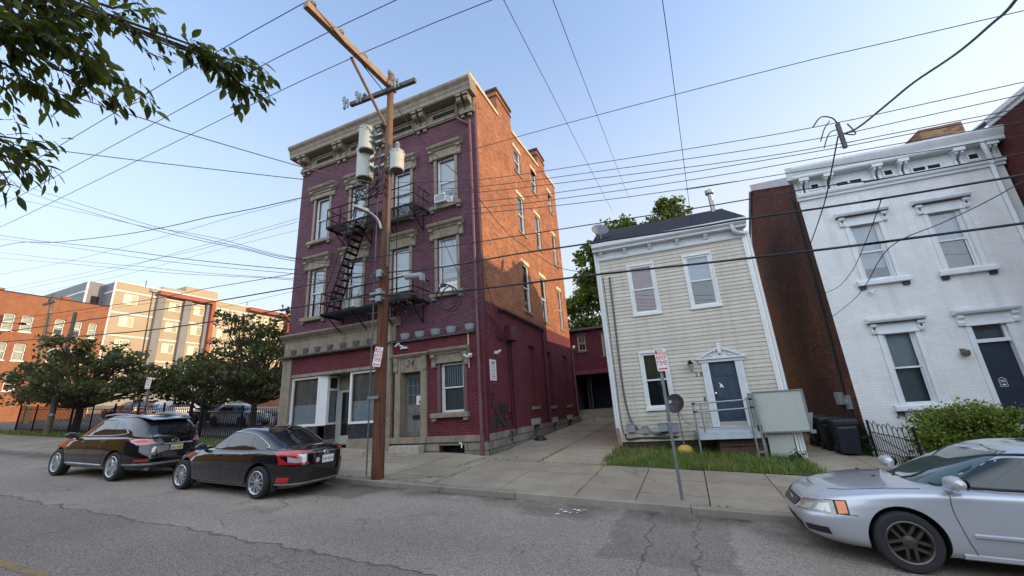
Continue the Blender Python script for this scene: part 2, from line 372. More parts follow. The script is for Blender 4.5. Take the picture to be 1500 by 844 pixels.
m_conc = concrete('pavement_concrete', lin(160, 147, 128)); m_curb = concrete('kerb_stone', lin(150, 140, 128), .1)
m_dirt = M('packed_earth', lin(72, 64, 52), .95, .3, 4, bump=.4, bsc=30)
m_lot = M('car_park_asphalt', lin(92, 90, 90), .9, .2, 2)
m_lawn = M('lawn_soil', lin(66, 78, 40), .95, .3, 6)

XS = [-420, -120] + [x * 2. for x in range(-35, 21)] + [120, 420]
def zbase(x, y):
    if y < -3.2: return SL * x + .05
    if y < 8.55: return SL * x - .03
    return zwalk(x, y) - .03
sheet('ground', XS, [-420, -60, -3.3, -3.1, 2, 8.5, 8.6, 12, 30, 60, 420], zbase, m_dirt)
sheet('road', XS, [-2.9, 0, 2.9, 5.6, 8.42], lambda x, y: SL * x, m_asph)
mb = MB(); rng = random.Random(4); x = -52.
while x < 40:
    L_ = 2.6 + rng.random() * .8; dz = (rng.random() - .5) * .012; x1 = x + L_ - .012
    def zz(a, k): return SL * a + k + dz
    mb.add([(a, y, zz(a, k)) for a in (x, x1) for y, k in ((8.4, -.1), (8.4, .105), (8.425, .125), (8.555, .125), (8.555, -.1))],
           [(0, 5, 6, 1), (1, 6, 7, 2), (2, 7, 8, 3), (3, 8, 9, 4), (0, 1, 2, 3, 4), (9, 8, 7, 6, 5)]); x += L_
tag(mb.build('kerb', m_curb), kind='structure')
def slabs(name, xl, yl, mat, gap=.011, tilt=.006, seed=1):
    rng = random.Random(seed); mb = MB()
    for i in range(len(xl) - 1):
        for j in range(len(yl) - 1):
            x0, x1, y0, y1 = xl[i] + gap, xl[i + 1] - gap, yl[j] + gap, yl[j + 1] - gap
            d = [rng.uniform(-tilt, tilt) for _ in range(4)]; V = []
            for (a, b), e in zip(((x0, y0), (x1, y0), (x1, y1), (x0, y1)), d):
                V.append((a, b, zwalk(a, b) + e))
            V += [(a, b, c - .04) for a, b, c in V]
            mb.add(V, [(0, 1, 2, 3), (0, 4, 5, 1), (1, 5, 6, 2), (2, 6, 7, 3), (3, 7, 4, 0)])
    return tag(mb.build(name, mat), kind='structure')
xl = [-52 + 1.6 * i for i in range(21)] + [-17.2, -15.6, -13.9, -12.3, -10.7, -9.1, -7.4, -5.8, -4.1, -2.42, -1.26, .02, 1.31, 2.6, 3.9] + [5.3 + 1.4 * i for i in range(20)]
xl = sorted(xl)
slabs('sidewalk', xl, [8.555, 9.2, 10.5, 11.76], m_conc, seed=3)
slabs('building_apron', [-17.2, -15.6, -13.9, -12.3, -10.7, -9.1, -7.4, -6.24], [11.78, 12.62], m_conc, seed=5)
slabs('alley_paving', [-6.24, -4.32, -2.45, -1.2], [11.78, 14.6, 17.3, 20., 22.6, 25.4, 28.4], m_conc, gap=.022, tilt=.012, seed=7)
slabs('side_path', [2.45, 3.9, 5.2], [11.78, 13.3, 15.2, 17.4, 20, 23], m_conc, gap=.014, seed=9)
sheet('car_park', [-80, -60, -40, -17.2], [13.35, 24, 60], lambda x, y: zwalk(x, y) + .004, m_lot)
sheet('grass_verge', [-46, -40, -30, -17.3], [11.78, 12.4, 13.34], lambda x, y: zwalk(x, y) + .008, m_lawn)
sheet('front_lawn', [-2.4, 0, 2.4], [11.8, 13.5, 15.35], lambda x, y: zwalk(x, y) + .006, m_lawn)
sheet('front_garden', [5.21, 8, 11.5], [11.8, 13.5, 15.6], lambda x, y: zwalk(x, y) + .02, m_dirt)
mb = MB(); mb.add([(a, b, SL * a + .004) for a, b in ((-30, 2.86), (-7.3, 2.86), (-7.3, 2.98), (-30, 2.98))], [(0, 1, 2, 3)])
def worn_yellow():
    t = NT('worn_yellow_paint'); k = t.ramp(t.noise(9, 6, .7), .42, .6)
    return t.fin(t.mix(k, lin(150, 118, 66), lin(104, 96, 84)), .8)
tag(mb.build('road_marking', worn_yellow()), kind='structure')
from mathutils import noise as mnoise
def blades(name, n, area, h=(.05, .13), seed=1, zf=zwalk, mat=None, w=.006, patchy=0.):
    rng = random.Random(seed); mb = MB()
    for _ in range(n):
        x, y = area(rng)
        if patchy and mnoise.noise((x * 1.7, y * 1.7, 3.1)) + rng.uniform(-.3, .3) < -patchy: continue
        z = zf(x, y); a = rng.uniform(0, 6.28); hh = rng.uniform(*h); ln = rng.uniform(.1, .7) * hh
        dx, dy = math.cos(a), math.sin(a); ww = w * rng.uniform(.7, 1.4); b = rng.uniform(0, 6.28); ex, ey = math.cos(b) * ln, math.sin(b) * ln
        mb.add([(x - dx * ww, y - dy * ww, z), (x + dx * ww, y + dy * ww, z), (x + ex * .5 + dx * ww * .7, y + ey * .5 + dy * ww * .7, z + hh * .6), (x + ex, y + ey, z + hh), (x + ex * .5 - dx * ww * .7, y + ey * .5 - dy * ww * .7, z + hh * .6)], [(0, 1, 2, 4), (4, 2, 3)])
    return mb.build(name, mat or m_grass)
tag(blades('lawn_grass', 17000, lambda r: (r.uniform(-2.55, 2.6), 11.8 + r.gauss(0, .06) + abs(r.gauss(0, 1)) * 1.3 if r.random() < .6 else r.uniform(11.75, 15.2)), (.03, .19), 2, mat=m_grass, w=.007, patchy=.12), 'bright green grass strip in front of the cream house', 'grass', kind='stuff')
tag(blades('verge_grass', 5500, lambda r: (r.uniform(-46, -19), r.uniform(11.9, 13.3)), (.04, .16), 3, w=.016, patchy=.1), 'dull green grass along the iron railing on the left', 'grass', kind='stuff')
def crackline(r):
    L = [((-6.24, 11.77), (-2.4, 11.77)), ((-4.32, 11.8), (-4.32, 15)), ((-6.2, 12.5), (-6.15, 14.2)), ((-8.6, 8.58), (-6, 8.58)), ((-7.0, 8.6), (-5.9, 9.3)), ((-5.8, 8.6), (-5.8, 11.6)), ((-2.42, 8.6), (-2.42, 11.6)), ((-.2, 8.58), (.4, 8.58)), ((1.31, 8.6), (1.31, 11)), ((5.2, 11.9), (5.25, 15)), ((-6.24, 10.4), (-6.2, 11.6))]
    w = [6, 3, 4, 5, 3, 2, 1, .7, .5, 5, 2]; (a, b), (c, d) = r.choices(L, w)[0]; t = r.random()
    return a + (c - a) * t + r.gauss(0, .02), b + (d - b) * t + r.gauss(0, .02)
tag(blades('crack_weeds', 1500, crackline, (.015, .07), 8, lambda x, y: zwalk(x, y) - .01, w=.006), 'small weeds growing in the pavement joints', 'weeds', kind='stuff')
# ------------------------------------------------------------------ shared house pieces
def sash_window(T, f, u0, u1, z0, z1, dp=-.09, cw=.05, mframe=None, blind=None, pane=None, rail=.5, bdepth=.14, muntin=None, label=None, lower=None, lowmat=None):
    mframe = mframe or m_sash; mb = MB(); w = u1 - u0
    mb.fb(f, u0, u0 + cw, z0, z1, dp - .07, dp + .02); mb.fb(f, u1 - cw, u1, z0, z1, dp - .07, dp + .02)
    mb.fb(f, u0 + cw, u1 - cw, z1 - cw, z1, dp - .07, dp + .017); mb.fb(f, u0 + cw, u1 - cw, z0, z0 + cw * 1.2, dp - .07, dp + .017)
    zm = z0 + (z1 - z0) * rail; s = .035
    mb.fb(f, u0 + cw, u1 - cw, zm - .025, zm + .025, dp - .055, dp)
    for a, b, d in ((zm + .025, z1 - cw, dp - .004), (z0 + cw * 1.2, zm - .025, dp - .034)):
        mb.fb(f, u0 + cw, u0 + cw + s, a, b, d - .03, d); mb.fb(f, u1 - cw - s, u1 - cw, a, b, d - .03, d)
    if muntin:
        for k in range(1, muntin): mb.fb(f, u0 + w * k / muntin - .01, u0 + w * k / muntin + .01, z0 + cw, z1 - cw, dp - .05, dp - .008)
    win = T.part('window', mb, mframe, label=label)
    pm = MB()
    for a, b, d in ((zm + .02, z1 - cw + .01, dp - .02), (z0 + cw, zm - .02, dp - .05)):
        pm.quad(f(u0 + cw, a, d), f(u1 - cw, a, d), f(u1 - cw, b, d), f(u0 + cw, b, d))
    T.part('pane', pm, pane or m_pane, parent=win)
    bm = MB(); bl = lower if lower is not None else 0.
    zc = z0 + (z1 - z0) * bl
    bm.quad(f(u0, zc, dp - bdepth), f(u1, zc, dp - bdepth), f(u1, z1, dp - bdepth), f(u0, z1, dp - bdepth))
    if bl > 0:
        bm.k = 1; bm.quad(f(u0, z0, dp - bdepth - .1), f(u1, z0, dp - bdepth - .1), f(u1, zc + .01, dp - bdepth - .1), f(u0, zc + .01, dp - bdepth - .1))
    T.part('blind', bm, [blind or m_blind, lowmat or m_dark], parent=win)
    return win
def sub(T, win, name, mb, mat, **k): return T.part(name, mb, mat, parent=win, **k)
def sill_mb(f, u0, u1, z0, z1, d=.12, feet=True):
    mb = MB(); mb.ext(f, [(-.12, z0), (d - .015, z0), (d, z0 + .02), (d, z1 - .03), (d - .02, z1), (-.12, z1 + .01)], u0, u1)
    if feet:
        for a in (u0 + .04, u1 - .2): mb.fb(f, a, a + .16, z0 - .1, z0, 0, d * .75); 
    return mb
def hood_mb(f, u0, u1, z0, z1, zc):
    # moulded slab, flat panel and two consoles
    mb = MB(); h = z1 - z0
    mb.ext(f, [(0, z1 - .2), (.12, z1 - .2), (.14, z1 - .15), (.22, z1 - .1), (.25, z1 - .04), (.25, z1), (0, z1 + .03)], u0, u1)
    mb.fb(f, u0 + .2, u1 - .2, zc, z1 - .201, 0, .07); mb.fb(f, u0 + .24, u1 - .24, zc - .001, zc + .09, 0, .1)
    for a in (u0 + .05, u1 - .21):
        mb.ext(f, [(0, z0), (.09, z0), (.11, z0 + .06), (.08, z0 + h * .35), (.12, z0 + h * .5), (.19, z1 - .3), (.19, z1 - .202), (0, z1 - .202)], a, a + .16)
    return mb
def scroll_poly(d, z0, z1):
    h = z1 - z0; P = [(0, z0), (.12 * d + .04, z0), (.2 * d + .06, z0 + .04 * h), (.24 * d + .04, z0 + .16 * h), (.2 * d, z0 + .28 * h), (.24 * d, z0 + .38 * h)]
    for k in range(7):
        a = -math.pi * .55 + k / 6 * math.pi * .95; P.append((.62 * d + .30 * d * math.cos(a), z0 + .68 * h + .22 * h * math.sin(a)))
    return P + [(.96 * d, z0 + .92 * h), (.96 * d, z1), (0, z1)]

# ------------------------------------------------------------------ the four-storey purple building
PX0, PX1, PY, PYB = -16.05, -6.27, 12.5, 24.4
def pf(u, z, d): return (u, PY - d, z)
def ps(u, z, d): return (PX1 + d, u, z)
P = Thing('corner_building', 'tall four-storey purple brick building with heavy bracketed cornice and fire escape', 'building', (-11.2, 12.5, .7))
WC = (-14.52, -12.32, -9.9, -7.7); HW = .43
up = [(c - HW, c + HW, 9.95, 12.12) for c in WC] + [(c - HW, c + HW, 6.3, 8.52) for c in WC]
SHOP = (-15.55, -10.58, .78, 3.75); DOOR = (-9.78, -8.88, 1.2, 3.46); GW = (-8.07, -7.12, 1.95, 3.63)
mb = MB().wall(pf, PX0, PX1, 4.7, 15.15, up, .22)
mb.quad(pf(PX0, 4.7, 0), pf(PX0, 15.15, 0), (PX0, PYB, 15.15), (PX0, PYB, 4.7)); mb.quad((PX0, PYB, -.5), (PX1, PYB, -.5), (PX1, PYB, 16.3), (PX0, PYB, 15.15))
mb.quad((PX0, PY, 15.1), (PX1, PY, 15.1), (PX1, PYB, 15.1), (PX0, PYB, 15.1))
P.part('front_wall', mb, m_purple)
mb = MB().wall(pf, PX0, PX1, .3, 4.7, [SHOP, DOOR, GW, (-8.12, -7.15, .4, .9)], .3)
mb.quad((PX0, PY, .3), (PX0, PYB, .3), (PX0, PYB, 4.7), (PX0, PY, 4.7))
P.part('ground_floor_wall', mb, m_maroon)
for i, c in enumerate(WC):
    for k, (z0, z1) in enumerate(((9.95, 12.12), (6.3, 8.52))):
        w = sash_window(P, pf, c - HW, c + HW, z0, z1, -.1, .05, lower=[.3, .34, .0, .28][i] if k else [.1, .3, .0, .36][i])
        if i == 0 and k == 1: pass
        for a in (c - HW - .13, c + HW + .002): sub(P, w, 'casing', MB().fb(pf, a, a + .128, z0 - .02, z1 + .02, -.02, .045), m_trim)
        sub(P, w, 'sill', sill_mb(pf, c - HW - .3, c + HW + .3, z0 - .17, z0 - .002, .16), m_trim)
        sub(P, w, 'window_hood', hood_mb(pf, c - HW - .37, c + HW + .37, z1 - .03, z1 + .62, z1 + .02), m_trim)
bm = MB(); bm.fb(pf, -14.3, -14.1, 6.42, 7.1, -.235, -.225); bm.fb(pf, -14.55, -14.32, 6.42, 7.1, -.235, -.225)
P.part('window_board', bm, m_lit)
# ground floor window
w = sash_window(P, pf, GW[0], GW[1], GW[2], GW[3], -.1, .06, lower=0., pane=m_pane, blind=m_blinddim)
cv = MB()
for k in range(9): cv.fb(pf, GW[0] + .08 + k * .095, GW[0] + .12 + k * .095, 2.85, 3.58, -.2, -.19)
sub(P, w, 'curtain', cv, m_blind)
sub(P, w, 'sill', sill_mb(pf, -8.42, -6.92, 1.78, 1.94, .18), m_trim); sub(P, w, 'window_hood', hood_mb(pf, -8.45, -6.85, 3.52, 4.17, 3.66), m_trim)
sub(P, w, 'casing', MB().fb(pf, -8.2, -8.072, 1.95, 3.64, -.02, .03), m_pipe); sub(P, w, 'casing', MB().fb(pf, -7.118, -6.99, 1.95, 3.64, -.02, .03), m_pipe)
# door with carved 24
dr = MB(); dr.fb(pf, DOOR[0], DOOR[1], 1.2, 3.46, -.3, -.26)
for a, b, c, d in ((-9.66, -9.36, 1.32, 1.72), (-9.3, -9.0, 1.32, 1.72), (-9.66, -9.36, 1.98, 2.2), (-9.3, -9.0, 1.98, 2.2)): dr.fb(pf, a, b, c, d, -.26, -.24)
for k in range(4): dr.fb(pf, -9.665 + k * .215, -9.635 + k * .215, 2.3, 3.32, -.26, -.235)
for k in range(4): dr.fb(pf, -9.66, -9.0, 2.3 + k * .33, 2.33 + k * .33, -.259, -.237)
door = P.part('front_door', dr, m_doorgrey)
pm = MB().quad(pf(-9.64, 2.32, -.255), pf(-9.0, 2.32, -.255), pf(-9.0, 3.3, -.255), pf(-9.64, 3.3, -.255)); P.part('door_light', pm, NT('door_light_glass').fin(lin(70, 80, 88), .06, 0, .7), parent=door)
P.part('mail_slot', MB().fb(pf, -9.45, -9.1, 1.78, 1.92, -.26, -.225), m_text, parent=door)
P.part('notice', MB().fb(pf, -9.28, -8.98, 2.28, 2.6, -.238, -.232), m_signwhite, parent=door); P.part('notice_mark', MB().fb(pf, -9.16, -9.1, 2.33, 2.42, -.231, -.229), m_text, parent=door)
P.part('door_knob', MB().lathe([(0, .05), (.03, .045), (.035, .02), (.02, 0)], Matrix.Translation(pf(-9.68, 2.12, -.26)) @ Matrix.Rotation(rad(90), 4, 'X'), 10), m_steel, 40, parent=door)
fr = MB(); fr.fb(pf, -10.02, -9.782, 1.18, 4.0, -.02, .09); fr.fb(pf, -8.878, -8.62, 1.18, 4.0, -.02, .09); fr.fb(pf, -9.781, -8.879, 3.462, 4.0, -.3, .07)
fr.ext(pf, [(0, 4.0), (.12, 4.0), (.16, 4.05), (.2, 4.08), (.2, 4.14), (0, 4.17)], -10.16, -8.52)
for a in (-10.06, -8.78): fr.ext(pf, [(.05, 3.52), (.14, 3.5), (.15, 3.6), (.13, 3.7), (.16, 3.85), (.18, 3.999), (.05, 3.999)], a, a + .17)
fr.fb(pf, -9.785, -9.75, 1.2, 3.46, -.26, -.02)
P.part('door_surround', fr, m_trim)
P.part('house_number', text_mb('24', .36, pf, -9.36, 3.76, .071, shear=.25, ext=.004), m_text)
# stone plinth, water table and steps
mb = MB(); mb.fb(pf, -10.2, -8.13, .1, .985, 0, .06); mb.fb(pf, -7.14, PX1 + .03, .1, .985, 0, .06); mb.fb(pf, -8.131, -7.139, .1, .5, 0, .06); mb.fb(pf, -8.131, -7.139, .88, .985, 0, .05)
P.part('stone_base', mb, m_stone)
P.part('basement_opening', MB().fb(pf, -8.1, -7.16, .5, .88, -.3, -.28), m_dark)
mb = MB(); mb.fb(pf, -10.18, -8.62, .98, 1.19, 0, .14); mb.fb(pf, -8.615, -7.55, .98, 1.18, 0, .1); mb.fb(pf, -7.545, -6.42, .98, 1.18, 0, .1); P.part('water_table', mb, m_trim, bevel=.012)
P.part('vent_pipe', MB().tube(smooth_path([(-7.3, 12.38, .95), (-7.22, 12.36, .95), (-7.2, 12.36, .9), (-7.2, 12.36, .8)], 3), .022, 8), m_white, 40)
mb = MB(); mb.box(-9.98, -8.72, 12.08, 12.44, .5, .93); P.part('stone_step', mb, m_plank, bevel=.03)
mb = MB(); mb.box(-10.3, -9.0, 11.7, 12.1, .45, .69); P.part('stone_step', mb, m_plank, bevel=.04)
# shopfront
sh = MB(); sh.fb(pf, PX0 - .02, -15.552, .5, 4.7, 0, .1); sh.fb(pf, -10.578, -10.18, .5, 5.0, 0, .12)
sh.fb(pf, PX0 - .03, -15.5, .5, 1.22, .1, .13); sh.fb(pf, -10.6, -10.16, .4, .95, .12, .16); sh.fb(pf, -10.58, -10.18, .951, 1.8, .12, .14); sh.fb(pf, -10.6, -10.16, 1.8, 1.87, .12, .17)
for k in range(4): sh.fb(pf, -10.55 + k * .1, -10.5 + k * .1, 1.9, 4.0, .12, .135)
sh.fb(pf, -10.6, -10.16, 4.02, 4.1, .12, .17)
sh.fb(pf, -15.55, -10.58, 3.74, 3.86, -.05, .07)
P.part('shopfront_pier', sh, m_trim)
fz = MB(); fz.fb(pf, PX0 - .02, -10.05, 4.72, 5.32, 0, .08)
fz.ext(pf, [(0, 5.3), (.1, 5.3), (.14, 5.38), (.2, 5.42), (.3, 5.5), (.34, 5.54), (.34, 5.6), (0, 5.66)], PX0 - .12, -9.86)
P.part('shopfront_cornice', fz, m_trim)
P.part('sign_board', MB().fb(pf, -15.6, -10.59, 3.87, 4.6, 0, .05), m_maroon)
st = MB(); st.ext(pf, [(0, 4.6), (.28, 4.58), (.32, 4.62), (.32, 4.66), (0, 4.74)], PX0 - .1, -10.2); P.part('awning_ledge', st, m_trimdark)
st = MB(); st.ext(pf, [(0, 4.63), (.14, 4.62), (.14, 4.65), (0, 4.68)], -10.18, -6.6); P.part('awning_ledge', st, m_trimdark, label='thin pale ledge above the door and window')
def corbel(u):
    mb = MB(); prof = []
    for k in range(7):
        a = math.pi * k / 6
        prof.append((.2 * math.cos(a), .0))
    V = []
    for r, z in ((.12, 4.68), (.17, 4.74), (.2, 4.86), (.21, 4.93)):
        for k in range(9): a = math.pi * k / 8; V.append(pf(u + r * math.cos(a), z, .01 + r * .9 * math.sin(a)))
    F = [(j * 9 + i, j * 9 + i + 1, (j + 1) * 9 + i + 1, (j + 1) * 9 + i) for j in range(3) for i in range(8)] + [tuple(range(27, 36)), tuple(range(9))[::-1]]
    mb.add(V, F); P.part('corbel', mb, m_greybox if u > -10.2 else m_trimdark)
for u in (-9.62, -8.95, -8.25, -7.58, -6.8, -15.5, -14.8, -14.1, -13.4, -12.7, -12.0, -11.3): corbel(u)
def shopwin(u0, u1):
    mb = MB(); z0, z1 = 1.74, 3.72; cw = .1
    mb.fb(pf, u0, u0 + cw, z0, z1, -.12, -.02); mb.fb(pf, u1 - cw, u1, z0, z1, -.12, -.02); mb.fb(pf, u0 + cw, u1 - cw, z1 - .08, z1, -.12, -.022); mb.fb(pf, u0 + cw, u1 - cw, z0, z0 + .09, -.12, -.01)
    w = P.part('shop_window', mb, m_white)
    P.part('pane', MB().quad(pf(u0 + cw, z0 + .09, -.07), pf(u1 - cw, z0 + .09, -.07), pf(u1 - cw, z1 - .08, -.07), pf(u0 + cw, z1 - .08, -.07)), m_panedark, parent=w)
    b = MB(); b.quad(pf(u0, z0, -.22), pf(u1, z0, -.22), pf(u1, z1, -.22), pf(u0, z1, -.22)); b.k = 1; b.quad(pf(u0, z0, -.18), pf(u1, z0, -.18), pf(u1, z0 + .85, -.18), pf(u0, z0 + .85, -.18)); P.part('interior', b, [m_shopin, m_blind], parent=w)
    P.part('bulkhead', MB().fb(pf, u0 + .02, u1 - .02, 1.2, 1.739, -.14, -.04), m_marble); P.part('bulkhead_base', MB().fb(pf, u0, u1, .5, 1.199, -.14, .01), m_trim)
shopwin(-15.55, -13.95); shopwin(-12.32, -10.58)
po = MB(); po.prism([pf(-13.95, 1.74, -.03), pf(-13.6, 1.74, -.12), pf(-13.6, 1.74, -.2), pf(-13.95, 1.74, -.14)], [pf(-13.95, 3.72, -.03), pf(-13.6, 3.72, -.12), pf(-13.6, 3.72, -.2), pf(-13.95, 3.72, -.14)]); P.part('corner_post', po, m_white)
RD = .72
def rt(u, z, d): return (-13.6 + d, u, z)
en = MB(); en.quad(pf(-12.32, .8, -.1), pf(-12.32, .8, -RD), pf(-12.32, 3.74, -RD), pf(-12.32, 3.74, -.1)); en.quad(pf(-13.95, 3.739, 0), pf(-12.3, 3.739, 0), pf(-12.3, 3.739, -RD), pf(-13.95, 3.739, -RD)); en.quad(pf(-13.95, 1.0, 0), pf(-12.3, 1.0, 0), pf(-12.3, 1.0, -RD), pf(-13.95, 1.0, -RD))
en.fb(pf, -13.6, -12.32, 3.12, 3.74, -RD - .02, -RD); en.fb(pf, -12.55, -12.32, .9, 3.12, -RD - .02, -RD)
P.part('entrance_recess', en, m_trim)
y0, y1 = PY + .2, PY + RD
iw = MB(); iw.fb(rt, y0, y0 + .05, 1.76, 3.7, -.06, .0); iw.fb(rt, y1 - .05, y1, 1.76, 3.7, -.06, .0); iw.fb(rt, y0 + .05, y1 - .05, 1.76, 1.84, -.06, .02); iw.fb(rt, y0 + .05, y1 - .05, 3.1, 3.18, -.06, .01); iw.fb(rt, y0 + .05, y1 - .05, 3.62, 3.7, -.06, .01)
w = P.part('recess_window', iw, m_white)
vb = MB()
for k in range(9): vb.fb(rt, y0 + .055 + k * .047, y0 + .092 + k * .047, 1.85, 3.09, -.1, -.09)
P.part('vertical_blind', vb, m_blind, parent=w)
P.part('pane', MB().quad(rt(y0 + .05, 1.84, -.03), rt(y1 - .05, 1.84, -.03), rt(y1 - .05, 3.62, -.03), rt(y0 + .05, 3.62, -.03)), m_pane, parent=w)
P.part('bulkhead', MB().fb(rt, y0 - .08, y1, 1.2, 1.759, -.04, .0), m_marble); P.part('bulkhead_base', MB().fb(rt, y0 - .08, y1, .7, 1.199, -.04, .02), m_trim)
de = MB(); de.fb(pf, -13.6, -13.44, 1.0, 3.1, -RD + .002, -RD + .07); de.fb(pf, -12.66, -12.55, 1.0, 3.1, -RD + .002, -RD + .07); de.fb(pf, -13.44, -12.66, 1.0, 1.3, -RD + .002, -RD + .06); de.fb(pf, -13.44, -12.66, 3.0, 3.1, -RD + .002, -RD + .07); de.fb(pf, -13.44, -13.34, 1.3, 3.0, -RD + .002, -RD + .06)
d_ = P.part('shop_door', de, m_sashgrey); P.part('pane', MB().quad(pf(-13.34, 1.3, -RD + .03), pf(-12.66, 1.3, -RD + .03), pf(-12.66, 3.0, -RD + .03), pf(-13.34, 3.0, -RD + .03)), m_carglass, parent=d_)
# main cornice
cx0, cx1 = PX0 - .45, PX1 + .12
cp = MB()
def corn(f, a, b): cp.ext(f, [(0, 14.6), (.46, 14.6), (.5, 14.64), (.5, 14.8), (.53, 14.86), (.56, 14.98), (.64, 15.08), (.66, 15.12), (.66, 15.22), (0, 15.34)], a, b)
corn(pf, cx0, cx1)
cp.fb(pf, PX0 - .04, PX1 + .03, 13.92, 14.02, 0, .12); cp.fb(pf, PX0 - .02, PX1 + .02, 14.02, 14.599, 0, .06); cp.fb(pf, PX0 - .05, PX1 + .04, 13.86, 13.92, 0, .08)
P.part('cornice', cp, m_trim)
for c in WC:
    v = MB(); v.fb(pf, c - .62, c + .62, 14.06, 14.1, .06, .1); v.fb(pf, c - .62, c + .62, 14.32, 14.38, .06, .1); v.fb(pf, c - .62, c - .56, 14.1, 14.32, .06, .1); v.fb(pf, c + .56, c + .62, 14.1, 14.32, .06, .1)
    v.fb(pf, c - .85, c + .85, 14.44, 14.5, .06, .11)
    vv = P.part('frieze_vent', v, m_trim); P.part('vent_grille', MB().fb(pf, c - .56, c + .56, 14.1, 14.32, .06, .072), m_dark, parent=vv)
for c in (-15.75, -13.42, -11.1, -8.83, -6.6):
    b = MB()
    for o in (-.28, .06):
        b.ext(pf, scroll_poly(.48, 13.98, 14.6), c + o, c + o + .2)
        b.fb(pf, c + o + .02, c + o + .17, 13.72, 13.858, 0, .1); b.fb(pf, c + o - .015, c + o + .215, 14.5, 14.598, .061, .49)
    b.fb(pf, c - .33, c + .31, 13.858, 13.979, .001, .16)
    P.part('bracket', b, m_trim)
# flank wall
sw = [(a, b, z0, z1) for (a, b), r in (((16.85, 17.72), ((13.62, 15.0), (10.2, 12.25), (6.2, 8.55))), ((19.42, 20.28), ((13.72, 15.2), (10.25, 12.3), (6.15, 8.58))), ((22.55, 23.3), ((13.85, 15.3), (10.22, 12.28), (6.15, 8.58)))) for z0, z1 in r]
mb = MB().wall(ps, PY + .002, PYB, 5.78, 15.45, sw, .16)
def strip(y0, y1, za, zb): mb.prism([ps(y0, 15.45, 0), ps(y1, 15.45, 0), ps(y1, zb, 0), ps(y0, za, 0)], [ps(y0, 15.45, -.3), ps(y1, 15.45, -.3), ps(y1, zb, -.3), ps(y0, za, -.3)])
strip(16.7, 20.9, 15.7, 16.05); strip(22.3, PYB, 16.3, 16.42)
mb.box(PX1 - .5, PX1, 14.95, 16.7, 15.45, 17.0); mb.box(PX1 - .5, PX1, 20.9, 22.3, 15.45, 17.3)
P.part('flank_wall', mb, m_orange)
for y0, y1, z in ((14.95, 16.7, 17.0), (20.9, 22.3, 17.3)):
    c = MB(); c.box(PX1 - .54, PX1 + .04, y0 - .04, y1 + .04, z - .35, z - .28); c.box(PX1 - .56, PX1 + .06, y0 - .06, y1 + .06, z, z + .14); c.box(PX1 - .45, PX1 - .05, y0 + .1, y1 - .1, z + .14, z + .22)
    P.part('chimney_cap', c, m_darkbrick)
blind_h = [(16.82, 17.68, 1.95, 4.58), (19.38, 20.18, 1.9, 4.54), (22.3, 23.2, 1.88, 4.6)]
mb = MB().wall(ps, PY + .001, PYB, 1.1, 5.78, blind_h, .12, back=True); P.part('painted_flank_wall', mb, m_maroon)
mb = MB(); mb.box(PX1 - .3, PX1 + .012, PY + .002, PY + .18, 1.1, 14.4); P.part('painted_corner_strip', mb, m_pipemaroon)
bo = [(16.72, 17.45, .72, 1.2), (19.42, 20.05, .72, 1.12), (22.2, 22.95, .7, 1.1)]
mb = MB().wall(lambda u, z, d: (PX1 + .05 + d, u, z), PY - .05, PYB, .1, 1.14, bo, .25, back=True); mb.quad((PX1 + .05, PY - .05, 1.14), (PX1 + .05, PYB, 1.14), (PX1, PYB, 1.14), (PX1, PY - .05, 1.14)); P.part('stone_base', mb, m_stone)
for i, (a, b, z0, z1) in enumerate(sw):
    w = sash_window(P, ps, a, b, z0, z1, -.07, .05, blind=m_blinddim, lower=.0 if i % 3 else .4)
    l = MB(); l.fb(ps, a - .1, b + .1, z1, z1 + .2, -.02, .012); sub(P, w, 'lintel', l, m_coping)
    l = MB(); l.fb(ps, a - .08, b + .08, z0 - .1, z0 - .001, -.05, .05); sub(P, w, 'sill', l, m_trim)
for a, b, z0, z1 in blind_h: P.part('blind_window_sill', MB().fb(ps, a - .06, b + .06, z0 - .13, z0 - .001, -.05, .06), m_trim)
for k, (a, b, z0, z1) in enumerate(bo):
    P.part('basement_lintel', MB().fb(ps, a - .12, b + .12, z1, z1 + .24, .0, .075), m_plank); P.part('basement_infill', MB().fb(ps, a, b, z0, z1, -.2, -.12), m_dark if k == 2 else m_trimdark)
    P.part('basement_sill', MB().fb(ps, a - .08, b + .08, z0 - .12, z0 - .001, .0, .13), m_plank)
cp = MB()
for y0, y1, za, zb in ((PY - .4, 14.94, 15.42, 15.46), (16.72, 20.88, 15.7, 16.05), (22.32, PYB + .05, 16.3, 16.42)):
    cp.prism([(PX1 + .06, y0, za), (PX1 + .06, y1, zb), (PX1 + .06, y1, zb + .16), (PX1 + .06, y0, za + .16)], [(PX1 - .34, y0, za), (PX1 - .34, y1, zb), (PX1 - .34, y1, zb + .16), (PX1 - .34, y0, za + .16)])
P.part('parapet_coping', cp, m_coping)
